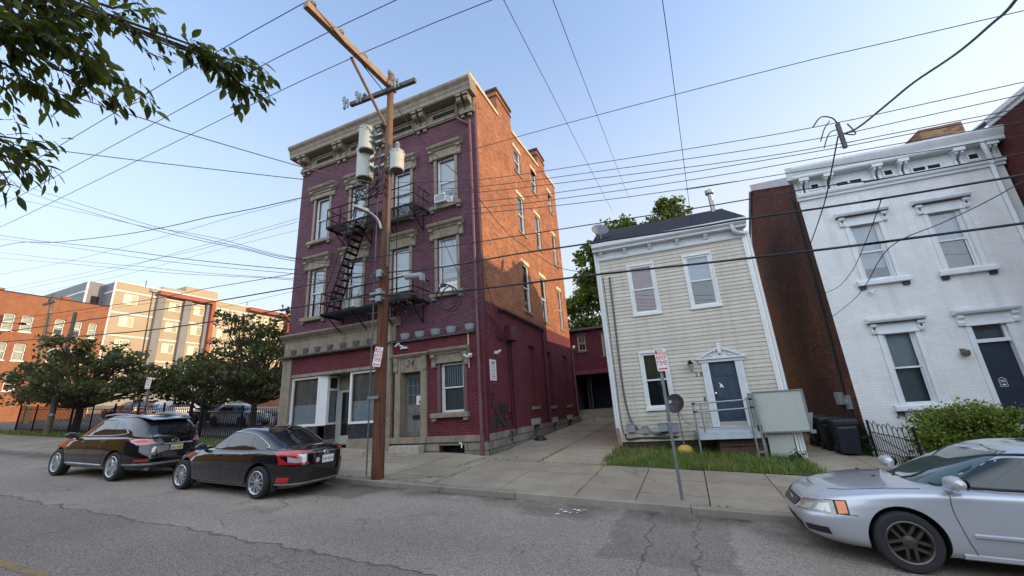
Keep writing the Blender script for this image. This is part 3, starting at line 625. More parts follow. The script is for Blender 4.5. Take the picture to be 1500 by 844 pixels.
# pipes, boxes, cables on the flank
g = smooth_path([(-7.0, 12.3, 14.55), (-7.0, 12.3, 13.95), (-6.98, 12.34, 13.72), (-6.75, 12.38, 13.5), (-6.5, 12.4, 13.3), (-6.46, 12.4, 13.05), (-6.46, 12.4, 8), (-6.46, 12.4, 2.2)], 4)
P.part('downspout', MB().tube(g, .055, 10), m_pipe, 40); P.part('downspout_foot', MB().tube([(-6.46, 12.4, 2.25), (-6.46, 12.4, 1.0), (-6.46, 12.38, .45)], .06, 10), m_pipe, 40, label='chipped lower length of the downspout')
P.part('vertical_strap', MB().fb(pf, -6.9, -6.86, 3.4, 4.6, .02, .05), m_coping)
P.part('service_pipe', MB().tube(smooth_path([(-6.2, 13.75, 5.62), (-6.18, 14, 5.68), (-6.17, 15, 5.66), (-6.17, 18.5, 5.6), (-6.17, 18.85, 5.5), (-6.17, 18.9, 5.2), (-6.17, 18.9, 1.2)], 4), .07, 8), m_pipemaroon, 40)
P.part('conduit', MB().tube([(-6.22, 14.55, 4.6), (-6.22, 14.55, 1.3)], .03, 6), m_pipemaroon, 40); P.part('conduit', MB().tube([(-6.22, 14.78, 4.6), (-6.22, 14.78, 1.0)], .035, 6), m_pipemaroon, 40)
b = MB(); b.box(-6.26, -5.98, 14.3, 14.85, 4.52, 5.1); b.box(-6.26, -5.94, 14.28, 14.95, 4.5, 4.56); P.part('meter_cabinet', b, m_pipemaroon, bevel=.012)
rng = random.Random(5)
for k in range(4):
    y = 13 + k * .25; pts = smooth_path([(-6.2, y, 5.3 - k * .1), (-6.17, y + .25, 4.7 - .1 * k), (-6.2, y + .5, 4.45), (-6.2, 14.3, 4.75)], 5); P.part('loose_cable', MB().tube(pts, .014, 5), m_pipemaroon, 60)
P.part('security_light', MB().lathe([(0, .1), (.04, .09), (.045, 0), (.02, -.03)], Matrix.Translation((-6.1, 13.3, 3.95)) @ Matrix.Rotation(rad(60), 4, 'Y'), 10).box(-6.26, -6.12, 13.25, 13.35, 3.88, 3.98), m_white, 40)
P.part('security_light', MB().lathe([(0, .12), (.045, .11), (.05, 0), (.02, -.03)], Matrix.Translation((-6.78, 12.3, 3.8)) @ Matrix.Rotation(rad(70), 4, 'Y'), 10).lathe([(0, .1), (.04, .09), (.045, 0), (.02, -.03)], Matrix.Translation((-6.92, 12.3, 3.78)) @ Matrix.Rotation(rad(60), 4, 'X'), 10).box(-6.9, -6.78, 12.3, 12.5, 3.74, 3.82), m_white, 40)
P.part('security_camera', MB().tube([(-9.98, 12.36, 4.48), (-9.78, 12.3, 4.56)], .04, 8).tube([(-9.8, 12.36, 4.5), (-9.6, 12.42, 4.4)], .03, 6).box(-9.8, -9.5, 12.4, 12.5, 4.36, 4.42), m_white, 40)
P.part('flood_lamp', MB().lathe([(0, .16), (.1, .15), (.12, .05), (.06, 0)], Matrix.Translation((-6.1, 24.2, 5.25)) @ Matrix.Rotation(rad(120), 4, 'Y'), 12), m_white, 40)
P.part('downspout', MB().tube([(-6.18, 24.3, 5.2), (-6.18, 24.3, .7)], .06, 8), m_pipe, 40, label='downspout at the rear end of the flank')
tg = MB()
def curve(pts, r=.03): tg.tube(smooth_path([ps(12.78 + a * 1.9, 1.02 + b * 1.5, .012) for a, b in pts], 4), r, 4)
for s in ([(.02, .98), (.14, .99)], [(.09, .98), (.1, .8), (.06, .68), (.01, .72), (.02, .85), (.06, .9)], [(.22, .78), (.17, .72), (.16, .6), (.2, .52), (.26, .56)], [(.3, .5), (.34, .76), (.38, .76), (.42, .52)], [(.31, .62), (.42, .62)],
          [(.46, .5), (.48, .72), (.55, .7), (.54, .6), (.47, .6)], [(.54, .6), (.58, .5), (.5, .46)], [(.62, .72), (.62, .5)], [(.62, .6), (.72, .62)], [(.72, .74), (.73, .48)], [(.7, .5), (.8, .52), (.98, .5)],
          [(.05, .42), (.04, .3), (.09, .22), (.13, .32), (.1, .44), (.05, .42)], [(.02, .2), (.14, .46)], [(.2, .2), (.18, .4), (.24, .46), (.27, .32), (.22, .26)], [(.27, .2), (.3, .46), (.35, .3), (.4, .46), (.44, .2)],
          [(.5, .42), (.46, .3), (.52, .2), (.6, .28), (.58, .4), (.5, .42)], [(.6, .2), (.66, .38), (.72, .36), (.7, .25)], [(.74, .2), (.78, .4), (.9, .38), (1., .42)]): curve(s)
for s in ([(.72, -.02), (.78, .1), (.84, .0), (.78, -.12), (.72, -.02)], [(.86, .1), (.84, -.15), (.92, -.2)], [(.9, .05), (.97, -.02)]): tg.tube(smooth_path([ps(12.78 + a * 1.9, 1.0 + b * 1.5, .06) for a, b in s], 4), .016, 4)
P.part('graffiti', tg, m_spray)
pl = Thing('wall_sign', 'white notice board with several short lines of print, at the corner of the maroon flank', 'sign', (PX1, 13.1, 2.95))
pl.part('board', MB().fb(ps, 12.84, 13.34, 2.93, 3.66, .001, .02), m_signwhite)
tx = MB()
for k, (wd, th) in enumerate(((.3, .05), (.26, .05), (.34, .018), (.34, .018), (.36, .018), (.3, .03), (.34, .018), (.32, .018), (.3, .03), (.34, .018))): tx.fb(ps, 13.09 - wd / 2, 13.09 + wd / 2, 3.55 - k * .062, 3.55 - k * .062 + th, .021, .022)
pl.part('lettering', tx, m_poster)
# fire escapes
for zb, zt, nm in ((9.84, 10.66, 'upper'), (6.03, 6.87, 'lower')):
    x0, x1, dy = -13.06, -8.55, 1.0; fl = MB()
    for k in range(11): fl.fb(pf, x0, x1, zb - .02, zb, .06 + k * .09, .095 + k * .09)
    fl.fb(pf, x0, x1, zb - .1, zb + .0, dy - .015, dy + .015); fl.fb(pf, x0 - .02, x0 + .02, zb - .1, zb + .01, 0, dy); fl.fb(pf, x1 - .02, x1 + .02, zb - .1, zb + .01, 0, dy)
    for a in (x0 + .25, x0 + 1.6, x1 - 1.6, x1 - .25): fl.tube([pf(a, zb - .06, dy - .05), pf(a, zb - .75, .02)], .025, 5); fl.tube([pf(a, zb - .75, .02), pf(a, zb - .05, .02)], .02, 5)
    e = P.part('fire_escape', fl, m_black, label=nm + ' fire escape platform')
    r = MB()
    for z in (zt, zb + .42): r.tube([pf(x0, z, .0), pf(x0, z, dy), pf(x1, z, dy), pf(x1, z, .0)], .024, 5)
    for a in [x0 + i * (x1 - x0) / 6 for i in range(7)]: r.tube([pf(a, zb, dy), pf(a, zt, dy)], .021, 5)
    for d in (.35, .7):
        for a in (x0, x1): r.tube([pf(a, zb, d), pf(a, zt, d)], .014, 5)
    P.part('railing', r, m_black, parent=e)
ld = MB()
for o in (.42, .98):
    ld.tube([pf(-11.4, 9.84, o), pf(-12.75, 6.05, o)], .034, 5); ld.tube([pf(-11.4, 10.7, o), pf(-12.9, 6.85, o)], .015, 5)
for k in range(1, 14):
    t = k / 14; u = -11.4 - 1.35 * t; z = 9.84 - 3.79 * t; ld.fb(pf, u - .09, u + .09, z - .015, z + .015, .42, .98)
P.part('fire_ladder', ld, m_black)
ld = MB()
for a in (-9.75, -9.4): ld.tube([pf(a, 9.84, .9), pf(a, 6.9, .9)], .018, 5)
P.part('drop_rods', ld, m_black)
P.part('conduit', MB().tube(smooth_path([(-10.25, 12.33, 6.0), (-10.25, 12.3, 5.2), (-10.24, 12.3, 3.9), (-10.24, 12.34, 3.2)], 3), .02, 5), m_steel, 40, label='thin conduit down the right shopfront pier')
def ac_unit(u, z, w, h, d, label, wide=False):
    T = Thing('air_conditioner', label, 'air conditioner', (u, PY - d / 2 + .1, z), group='window air conditioners')
    T.part('case', MB().fb(pf, u - w / 2, u + w / 2, z, z + h, -.1, d), m_white, bevel=.015)
    gr = MB()
    for k in range(7): gr.fb(pf, u - w / 2 + .04, u + w / 2 - .04, z + .05 + k * (h - .1) / 7, z + .05 + k * (h - .1) / 7 + .02, d, d + .008)
    T.part('grille', gr, m_greybox)
    s = MB(); s.fb(pf, u - .38, u - w / 2, z, z + h, -.13, -.1); s.fb(pf, u + w / 2, u + .38, z, z + h, -.13, -.1); T.part('side_panel', s, m_signwhite)
ac_unit(-7.82, 9.98, .52, .36, .3, 'white air conditioner in the rightmost top-floor window of the purple house')
ac_unit(-12.3, 9.98, .56, .38, .3, 'white air conditioner above the upper fire escape platform, behind the street lamp')
ac_unit(-12.3, 6.33, .6, .4, .35, 'white air conditioner above the lower fire escape platform, beside the ladder')
T = Thing('window_guard', 'white scalloped guard panel at the bottom of the rightmost third-floor window', 'window guard', (-7.7, 12.5, 6.3))
g = MB()
for k in range(5): g.lathe([(0, .0), (.085, .0), (.085, .02), (0, .02)], Matrix.Translation(pf(-8.04 + k * .17, 6.62, -.06)) @ Matrix.Rotation(rad(90), 4, 'X'), 16)
g.fb(pf, -8.1, -7.3, 6.33, 6.62, -.08, -.06); T.part('panel', g, m_signwhite)
T = Thing('planter_box', 'long dark planter box on the right end of the lower fire escape', 'planter', (-9.2, 11.9, 6.04))
b = MB(); b.fb(pf, -9.9, -8.7, 6.04, 6.3, .6, .95); b.fb(pf, -9.93, -8.67, 6.27, 6.32, .57, .98); T.part('trough', b, m_plastic, bevel=.01)
rng = random.Random(3); lv = MB()
for k in range(260):
    u = rng.uniform(-9.9, -8.6); z = 6.35 - abs(rng.gauss(0, .28)); d = rng.uniform(.6, 1.05); a = rng.uniform(0, 6.28); s = .06
    lv.add([pf(u, z, d), pf(u + s * math.cos(a), z - s, d + s * .3), pf(u + s * .3, z - s * 1.8, d), pf(u - s * .6 * math.cos(a), z - s, d)], [(0, 1, 2, 3)])
T.part('dry_vine', lv, M('dry_stems', lin(70, 48, 46), .9, .3))
# ------------------------------------------------------------------ cream clapboard house
def cf(u, z, d): return (u, DCF - d, z)
Cr = Thing('clapboard_house', 'narrow two-storey cream sided house with dark shingle roof and blue door', 'house', (1.05, DCF, .3), YC)
cw = [(-.4, .5, 4.98, 6.82), (1.59, 2.48, 4.98, 6.86), (-.43, .43, 1.65, 3.53)]; CD = (1.73, 2.53, .98, 3.0)
mb = MB(); z = .58; ex = .135
while z < 7.3:
    z1 = min(z + ex, 7.32); ivs = [(-1.52, 3.68)]
    for h in cw + [CD]:
        if z1 > h[2] + .01 and z < h[3] - .01:
            n = []
            for a, b in ivs:
                if h[0] > a and h[1] < b: n += [(a, h[0]), (h[1], b)]
                else: n.append((a, b))
            ivs = n
    for a, b in ivs:
        mb.add([cf(a, z, .03), cf(b, z, .03), cf(b, z1, .008), cf(a, z1, .008), cf(a, z, .004), cf(b, z, .004)], [(0, 1, 2, 3), (4, 5, 1, 0)])
    z = z1
Cr.part('siding', mb, m_siding)
sb = MB(); yb = DCF + 5.4
sb.quad((-1.52, DCF, -.2), (-1.52, yb, -.2), (-1.52, yb, 7.5), (-1.52, DCF, 7.5)); sb.quad((3.68, DCF, -.2), (3.68, yb, -.2), (3.68, yb, 7.5), (3.68, DCF, 7.5)); sb.quad((-1.52, yb, -.2), (3.68, yb, -.2), (3.68, yb, 7.5), (-1.52, yb, 7.5))
for u in (-1.52, 3.68): sb.add([(u, DCF, 7.5), (u, yb, 7.5), (u, yb, 7.6), (u, DCF + 2.6, 9.5), (u, DCF, 7.8)], [(0, 1, 2, 3, 4)])
Cr.part('side_wall', sb, m_siding)
Cr.part('foundation', MB().fb(cf, -1.5, 3.66, -.3, .579, -.4, -.02), m_brownstone_found)
Cr.part('corner_board', MB().fb(cf, -1.56, -1.44, .5, 7.4, 0, .05), m_white); Cr.part('corner_board', MB().fb(cf, 3.6, 3.72, .5, 7.4, 0, .05), m_white)
mb = MB(); mb.fb(cf, -1.56, 3.72, 7.25, 7.62, 0, .04); mb.ext(cf, [(0, 7.25), (.07, 7.25), (.09, 7.3), (0, 7.33)], -1.56, 3.72); Cr.part('frieze_board', mb, m_whitetrim)
mb = MB(); mb.ext(cf, [(0, 7.58), (.3, 7.58), (.3, 7.66), (.34, 7.66), (.42, 7.72), (.44, 7.86), (.40, 7.86), (.38, 7.76), (.1, 7.78), (0, 7.9)], -1.62, 3.78); Cr.part('gutter', mb, m_whitetrim)
for u in (-1.32, -.42, .5, 1.47, 2.45, 3.4):
    mb = MB(); mb.ext(cf, [(.04, 7.4), (.1, 7.4), (.13, 7.46), (.2, 7.5), (.22, 7.579), (.04, 7.579)], u - .06, u + .06); Cr.part('eave_bracket', mb, m_whitetrim)
mb = MB(); ro = [(-1.62, DCF - .38, 7.85), (3.78, DCF - .38, 7.85), (3.72, DCF + 2.6, 9.55), (-1.56, DCF + 2.6, 9.55)]
mb.prism(ro, [(a, b, c + .05) for a, b, c in ro]); ro = [(-1.62, DCF + 2.6, 9.55), (3.78, DCF + 2.6, 9.55), (3.78, yb + .3, 7.5), (-1.62, yb + .3, 7.5)]; mb.prism(ro, [(a, b, c + .05) for a, b, c in ro])
Cr.part('roof', mb, m_roof)
mb = MB(); mb.box(-1.45, 2.6, yb, yb + 7.5, -.2, 5.6); mb.prism([(-1.6, yb, 5.6), (2.75, yb, 5.6), (2.75, yb, 6.4), (-1.6, yb, 6.0)], [(-1.6, yb + 7.6, 5.6), (2.75, yb + 7.6, 5.6), (2.75, yb + 7.6, 6.4), (-1.6, yb + 7.6, 6.0)]); Cr.part('shade_wing', mb, m_siding)  # unseen wing added to keep sun off the purple building's lower rear flank
Cr.part('roof_vent_pipe', MB().tube([(3.35, DCF + 2.3, 9.3), (3.35, DCF + 2.3, 10.25)], .09, 12).lathe([(.0, .2), (.17, .2), (.17, .04), (.09, .0)], Matrix.Translation((3.35, DCF + 2.3, 10.2)), 14), m_steel, 40)
Cr.part('roof_vent_pipe', MB().tube([(2.2, DCF + 2.4, 9.3), (2.2, DCF + 2.4, 9.72)], .04, 8), m_plastic, 40)
for i, (a, b, z0, z1) in enumerate(cw):
    w = sash_window(Cr, cf, a, b, z0, z1, .0, .07, m_white, [m_curtainred, m_blind, m_curtainolive][i], lower=[0, .5, .5][i], bdepth=.1)
    c = MB(); c.fb(cf, a - .05, b + .05, z1 + .001, z1 + .09, .0, .06); c.fb(cf, a - .05, a - .002, z0 - .05, z1, .0, .055); c.fb(cf, b + .002, b + .05, z0 - .05, z1, .0, .055); c.fb(cf, a - .07, b + .07, z0 - .09, z0 - .001, .0, .08)
    sub(Cr, w, 'casing', c, m_white)
c = MB(); c.fb(cf, CD[0], CD[1], 1.09, 2.99, -.06, -.02)
for a, b in ((1.82, 2.08), (2.18, 2.44)):
    for z0, z1 in ((1.2, 1.68), (1.8, 2.42), (2.55, 2.82)):
        c.fb(cf, a, b, z0, z1, -.02, -.008); c.fb(cf, a + .04, b - .04, z0 + .04, z1 - .04, -.008, .0)
d = Cr.part('front_door', c, m_bluedoor)
Cr.part('kick_plate', MB().fb(cf, CD[0], CD[1], .98, 1.1, -.06, -.005), m_sashgrey, parent=d)
Cr.part('door_knob', MB().lathe([(0, .07), (.035, .06), (.035, .03), (.015, 0)], Matrix.Translation(cf(1.79, 2.0, -.015)) @ Matrix.Rotation(rad(90), 4, 'X'), 12).lathe([(0, .03), (.03, .03), (.03, 0)], Matrix.Translation(cf(1.79, 1.86, -.015)) @ Matrix.Rotation(rad(90), 4, 'X'), 12), m_chrome, 40, parent=d)
Cr.part('door_sticker', MB().add([cf(1.93, 2.34, .004), cf(1.98, 2.24, .004), cf(1.93, 2.18, .004), cf(2.0, 2.2, .004), cf(2.07, 2.16, .004), cf(2.03, 2.28, .004)], [(0, 1, 5), (1, 2, 3), (1, 3, 4, 5)]), m_signwhite, parent=d)
c = MB(); c.fb(cf, 1.5, 1.728, .95, 3.02, .0, .07); c.fb(cf, 2.532, 2.76, .95, 3.02, .0, .07); c.fb(cf, 1.44, 2.82, 3.021, 3.12, .0, .1)
for a in (1.55, 2.58): 
    for k in range(3): c.fb(cf, a + k * .05, a + .025 + k * .05, 1.1, 2.9, .07, .08)
c.ext2(cf, [(1.38, 3.12), (2.88, 3.12), (2.88, 3.17), (1.38, 3.17)], .0, .16); c.ext2(cf, [(1.45, 3.171), (2.81, 3.171), (2.13, 3.5)], .0, .06)
c.ext2(cf, [(1.38, 3.172), (1.5, 3.172), (2.13, 3.48), (2.13, 3.55)], .0, .14); c.ext2(cf, [(2.88, 3.172), (2.76, 3.172), (2.13, 3.48), (2.13, 3.55)], .0, .139)
dc = Cr.part('door_surround', c, m_whitetrim)
c = MB(); I4 = lambda u, z, d: Matrix.Translation(cf(u, z, d)) @ Matrix.Rotation(rad(90), 4, 'X')
c.lathe([(0, .06), (.05, .05), (.06, .0)], I4(2.13, 3.6, .1), 12); c.ext2(cf, [(2.09, 3.3), (2.17, 3.3), (2.2, 3.56), (2.06, 3.56)], .06, .15)
for sx in (-1, 1):
    c.tube([cf(2.13 + sx * (.1 + .07 * math.cos(a)), 3.34 + .07 * math.sin(a), .11) for a in [k * .5 for k in range(10)]], .022, 6)
    c.tube([cf(2.13 + sx * .22, 3.26, .1), cf(2.13 + sx * .3, 3.24, .1), cf(2.13 + sx * .36, 3.22, .09)], .02, 5)
Cr.part('pediment_ornament', c, m_white, 50, parent=dc)
c = MB(); c.fb(cf, 1.13, 1.2, 2.95, 3.15, .0, .05); c.tube([cf(1.165, 3.1, .04), cf(1.165, 3.16, .12), cf(1.165, 3.1, .17)], .015, 6)
c.lathe([(0, .18), (.1, .1), (.09, .07), (.03, .06)], Matrix.Translation(cf(1.165, 2.95, .17)), 8); c.lathe([(.03, .0), (.0, -.06)], Matrix.Translation(cf(1.165, 2.8, .17)), 8); 
lp = Cr.part('wall_lamp', c, m_black); Cr.part('lamp_glass', MB().lathe([(.09, .2), (.05, .0)], Matrix.Translation(cf(1.165, 2.8, .17)), 8), m_panelglass if 'm_panelglass' in globals() else m_greybox, parent=lp)
Cr.part('house_number', text_mb('2 8', .2, cf, 1.38, 2.66, .034, ext=.004), M('bronze_numerals', lin(96, 88, 74), .5, .1))
Cr.part('doorbell', MB().fb(cf, 1.4, 1.44, 1.78, 1.9, .02, .05), m_plastic)
# downspouts
g = smooth_path([cf(3.3, 7.7, .35), cf(3.34, 7.5, .3), cf(3.5, 7.4, .2), cf(3.74, 7.36, .1), cf(3.8, 7.2, .06), cf(3.8, 5, .06), cf(3.8, .45, .06)], 4); Cr.part('downspout', MB().tube(g, .06, 8), m_white, 40)
Cr.part('downspout', MB().tube([cf(-1.56, 7.6, .1), cf(-1.56, 1.0, .08), cf(-1.5, .5, .1)], .045, 8), m_whitetrim, 40, label='thin pale downspout on the left corner of the cream house')
Cr.part('rusty_foot', MB().tube([cf(-1.55, 1.05, .09), cf(-1.48, .46, .12)], .05, 8), M('rusty_pipe', lin(150, 118, 96), .8, .3), 40)
c = MB().tube(smooth_path([cf(-1.12, 6.55, .06), cf(-1.14, 5, .06), cf(-1.18, 3, .06), cf(-1.16, 2.0, .06), cf(-1.06, 1.3, .07), cf(-.86, 1.0, .1)], 5), .032, 7); Cr.part('service_conduit', c, m_greycable, 50)
Cr.part('service_conduit', MB().tube(smooth_path([cf(-1.36, 6.6, .05), cf(-1.38, 3, .05), cf(-1.36, .9, .05), cf(-.9, .72, .06), cf(.3, .74, .06)], 4), .014, 5), m_greycable, 50)
for u0, u1, z0, z1, lb in ((-1.2, -.95, .9, 1.17, 'leftmost grey meter box'), (-.72, -.52, .84, 1.06, 'small grey meter box'), (-.16, .12, .88, 1.14, 'tilted grey meter box'), (.13, .42, .84, 1.12, 'rightmost grey meter box')):
    b = MB(); b.fb(cf, u0, u1, z0, z1, .03, .15); b.fb(cf, u0 - .01, u1 + .01, z1, z1 + .02, .03, .17); Cr.part('meter_box', b, m_greybox, bevel=.01, label=lb)
c = MB()
for k in range(5): c.tube(smooth_path([cf(-.5 + k * .1, .95 - k * .02, .06), cf(-.35 + k * .08, .8, .1), cf(-.1 + k * .05, .78 + k * .03, .08), cf(.0, .95, .06)], 4), .012, 5)
c.tube(smooth_path([cf(-1.3, .85, .05), cf(-1.25, .66, .07), cf(-.8, .7, .06), cf(-.4, .68, .06), cf(.0, .66, .05), cf(.4, .7, .05)], 4), .02, 5)
Cr.part('loose_cable', c, m_cable, 50)
# porch
pd = 1.3
c = MB(); c.fb(cf, .92, 2.62, .83, .93, .03, pd); c.fb(cf, .92, 2.62, .69, .829, pd - .04, pd); 
Cr.part('porch_deck', c, M('porch_paint', lin(176, 186, 192), .55, .08, streak=.15), bevel=.008)
c = MB()
for k, z in enumerate((.2, .42, .6)): c.fb(cf, 1.5, 2.66, z - .12, z + .06, .1, 1.15 - k * .06); c.fb(cf, 1.48, 2.68, z + .061, z + .1, .1, 1.2 - k * .06)
Cr.part('porch_step', c, m_wood)
Cr.part('porch_post', MB().box(2.4, 2.5, DCF - .5, DCF - .4, .1, .7), m_wood)
c = MB(); c.tube([cf(.93, .18, pd + .03), cf(.93, 1.78, pd + .03)], .028, 8); c.tube([cf(1.14, .92, pd + .02), cf(1.14, 1.74, pd + .02)], .022, 8)
for z in (1.74, 1.5): c.tube([cf(.93, z, pd + .03), cf(2.52, z + .04, pd + .03)], .024, 8)
c.tube([cf(2.42, .1, pd + .06), cf(2.42, 1.85, pd + .06)], .028, 8); c.tube([cf(2.6, .1, pd + .08), cf(2.6, 1.9, pd + .08)], .028, 8); c.fb(cf, 2.42, 2.6, .3, .36, pd + .05, pd + .09)
Cr.part('porch_railing', c, m_steel, 40)
c = MB(); c.fb(cf, .9, 1.0, 1.72, 1.77, pd - .01, pd + .07); c.fb(cf, .9, 1.02, 1.48, 1.53, pd - .01, pd + .07); c.fb(cf, 2.44, 2.56, 1.76, 1.81, pd - .01, pd + .07); c.fb(cf, 2.44, 2.56, 1.52, 1.57, pd - .01, pd + .07); Cr.part('rail_clamp', c, m_plastic)
Lf = Thing('wheelchair_lift', 'pale grey boxy lift panel standing at the right end of the cream house porch', 'wheelchair lift', (3.2, DCF - 1.3, .2), YC)
c = MB(); c.fb(cf, 2.66, 3.86, .86, 1.95, 1.2, 1.26); c.fb(cf, 2.62, 2.66, .86, 1.95, .62, 1.26); pn = Lf.part('panel', c, m_panel)
c = MB(); c.fb(cf, 2.62, 3.9, 1.951, 1.985, 1.18, 1.29); c.fb(cf, 2.62, 3.9, .82, .859, 1.18, 1.31); c.fb(cf, 2.622, 2.658, .86, 1.95, 1.262, 1.29); c.fb(cf, 3.862, 3.898, .86, 1.95, 1.18, 1.29); c.fb(cf, 2.6, 2.64, .9, 1.95, .55, .62); c.fb(cf, 3.84, 3.96, .78, .87, 1.2, 1.34); Lf.part('panel_frame', c, m_steel)
c = MB(); c.fb(cf, 2.78, 3.42, .1, .82, 1.1, 1.14); Lf.part('lower_panel', c, m_panel)
c = MB(); c.fb(cf, 3.46, 3.52, .1, .82, 1.0, 1.1); c.fb(cf, 3.55, 3.62, .1, .82, .95, 1.05); c.fb(cf, 3.64, 3.7, .1, .82, .9, 1.0); c.fb(cf, 2.6, 2.75, .1, .82, .9, .95); Lf.part('leg', c, m_white)
c = MB(); c.prism([cf(3.86, 1.25, .9), cf(4.12, 1.3, .9), cf(4.0, .85, .9), cf(3.86, .85, .9)], [cf(3.86, 1.25, .7), cf(4.12, 1.3, .7), cf(4.0, .85, .7), cf(3.86, .85, .7)]); Lf.part('ramp_flap', c, m_greybox)
Lf.part('switch_box', MB().fb(cf, 2.55, 2.66, .9, 1.05, 1.27, 1.33), m_plastic)
# roof dish and standing dish
def dish_mb(c, R_, n, dep=.12):
    z = Vector(n).normalized(); q = z.to_track_quat('Z', 'Y').to_matrix().to_4x4(); m = Matrix.Translation(c) @ q
    return MB().lathe([(R_ * k / 6, dep * (k / 6) ** 2) for k in range(7)] + [(R_ * 1.02, dep), (R_ * 1.0, dep - .02)] + [(R_ * k / 6, dep * (k / 6) ** 2 - .015) for k in range(5, -1, -1)], m, 28), m
Dt = Thing('satellite_dish', 'grey satellite dish fixed on the left edge of the dark roof', 'satellite dish', (-1.28, DCF + .5, 8.1), YC)
mb, m4 = dish_mb((-1.28, DCF + .35, 8.66), .34, (.25, -.75, .45)); Dt.part('reflector', mb, M('weathered_grey_dish', lin(104, 110, 116), .6, .1), 40)
Dt.part('mast', MB().tube([(-1.28, DCF + .5, 8.2), (-1.28, DCF + .48, 8.62)], .03, 8), m_steel, 40)
e = m4 @ Vector((0, .1, .5)); Dt.part('feed_arm', MB().tube([m4 @ Vector((0, -.33, .1)), m4 @ Vector((0, -.2, .4)), e], .018, 6).box(e.x - .04, e.x + .04, e.y - .05, e.y + .05, e.z - .04, e.z + .04), m_greybox)
Ds = Thing('satellite_dish', 'dark round satellite dish on a thin mast with a yellow weighted foot, in the grass', 'satellite dish', (-.42, 14.3, .3))
mb, m4 = dish_mb((-.45, 14.34, 1.76), .3, (-.35, -.85, .28), .08); Ds.part('reflector', mb, M('dark_dish_face', lin(52, 52, 60), .45, .12), 40)
fd = lambda u, z, d: m4 @ Vector((u, z, .085 + d - .06 * 0))
Ds.part('faded_mark', text_mb('dish', .17, lambda u, z, d: m4 @ Vector((u, z, .035 + d)), .0, .05, .01, shear=.2), M('faded_red_mark', lin(120, 62, 62), .6, .2))
Ds.part('feed_arm', MB().tube([m4 @ Vector((.0, -.28, .06)), m4 @ Vector((0, -.2, .28)), m4 @ Vector((0, -.04, .36))], .014, 6).lathe([(0, .0), (.05, .0), (.05, .08), (0, .08)], m4 @ Matrix.Translation((0, -.03, .3)), 10), m_steel, 40)
Ds.part('mast', MB().tube([(-.4, 14.4, .28), (-.42, 14.38, 1.5), (-.43, 14.36, 1.68)], .022, 8), m_steel, 40)
Ds.part('weighted_foot', MB().lathe([(.0, .22), (.1, .22), (.2, .16), (.24, .08), (.22, -.04)], Matrix.Translation((-.4, 14.4, .3)), 12), M('yellow_foot', lin(190, 160, 76), .8, .2), 40)
Ds.part('cable', MB().tube(smooth_path([(-.4, 14.36, 1.6), (-.25, 14.5, 1.2), (.0, 14.8, 1.05), (.4, 15.1, .9)], 4), .008, 5), m_cable)
# ------------------------------------------------------------------ white brick house
WX0, WX1 = 5.62, 10.92
def wf(u, z, d): return (u, DWF - d, z)
def ws(u, z, d): return (WX0 - d, u, z)
Wt = Thing('white_brick_house', 'white painted brick house with bracketed cornice, dark sooty flank and navy door', 'house', (8.3, DWF, 0), YW)
wo = [(6.74, 7.52, 5.04, 6.9), (8.75, 9.53, 5.04, 6.9), (6.69, 7.47, 1.36, 3.42)]; WD = (8.74, 9.5, .72, 3.42)
Wt.part('front_wall', MB().wall(wf, WX0, WX1, -.6, 8.8, wo + [WD], .2), m_whitebrick)
yr = 21.3; mb = MB(); mb.add([ws(DWF, -.6, 0), ws(yr, -.6, 0), ws(yr, 8.2, 0), ws(20.75, 9.1, 0), ws(19.05, 10.8, 0), ws(DWF, 8.85, 0)], [(0, 1, 2, 3, 4, 5)])
mb.quad((WX1, DWF, -.6), (WX1, yr, -.6), (WX1, yr, 8.2), (WX1, DWF, 8.8)); mb.quad((WX0, yr, -.6), (WX1, yr, -.6), (WX1, yr, 8.2), (WX0, yr, 8.2))
Wt.part('flank_wall', mb, m_darkbrick)
Wt.part('roof', MB().quad((WX0, DWF, 8.82), (WX1, DWF, 8.82), (WX1, 19.05, 10.7), (WX0, 19.05, 10.75)).quad((WX0, 19.05, 10.75), (WX1, 19.05, 10.7), (WX1, yr, 8.2), (WX0, yr, 8.2)), m_roof)
mb = MB(); mb.prism([(WX0 - .05, DWF + .1, 8.75), (WX0 - .05, 19.0, 10.68), (WX0 - .05, 19.0, 10.98), (WX0 - .05, DWF + .1, 9.05)], [(WX0 + .2, DWF + .1, 8.75), (WX0 + .2, 19.0, 10.68), (WX0 + .2, 19.0, 10.98), (WX0 + .2, DWF + .1, 9.05)]); Wt.part('parapet_flashing', mb, m_whitetrim)
Wt.part('downspout', MB().tube([(WX0 - .06, 19.1, 10.7), (WX0 - .06, 20.8, 9.1), (WX0 - .06, 21.2, 8.3), (WX0 - .06, 21.2, 0)], .06, 6), m_greybox, label='grey downspout at the rear of the sooty flank')
mb = MB(); ux0, ux1 = WX0 - .12, WX1 + .1
mb.ext(wf, [(0, 8.72), (.3, 8.72), (.33, 8.76), (.33, 8.84), (.36, 8.9), (.4, 8.98), (.43, 9.05), (.43, 9.12), (0, 9.24)], ux0, ux1)
mb.prism([(WX0 - .12, DWF, 8.72), (WX0 - .28, DWF - .3, 8.72), (WX0 - .3, DWF - .43, 9.12), (WX0 - .14, DWF, 9.24)], [(WX0 - .11, DWF + .0, 8.72), (WX0 - .11, DWF - .3, 8.72), (WX0 - .11, DWF - .43, 9.12), (WX0 - .11, DWF, 9.24)])
mb.ext(wf, [(0, 8.02), (.07, 8.02), (.07, 8.09), (.13, 8.12), (.15, 8.18), (.15, 8.23), (0, 8.28)], ux0 + .08, ux1 - .08); mb.fb(wf, WX0 - .02, WX1 + .02, 8.27, 8.719, 0, .03)
Wt.part('cornice', mb, m_whitetrim)
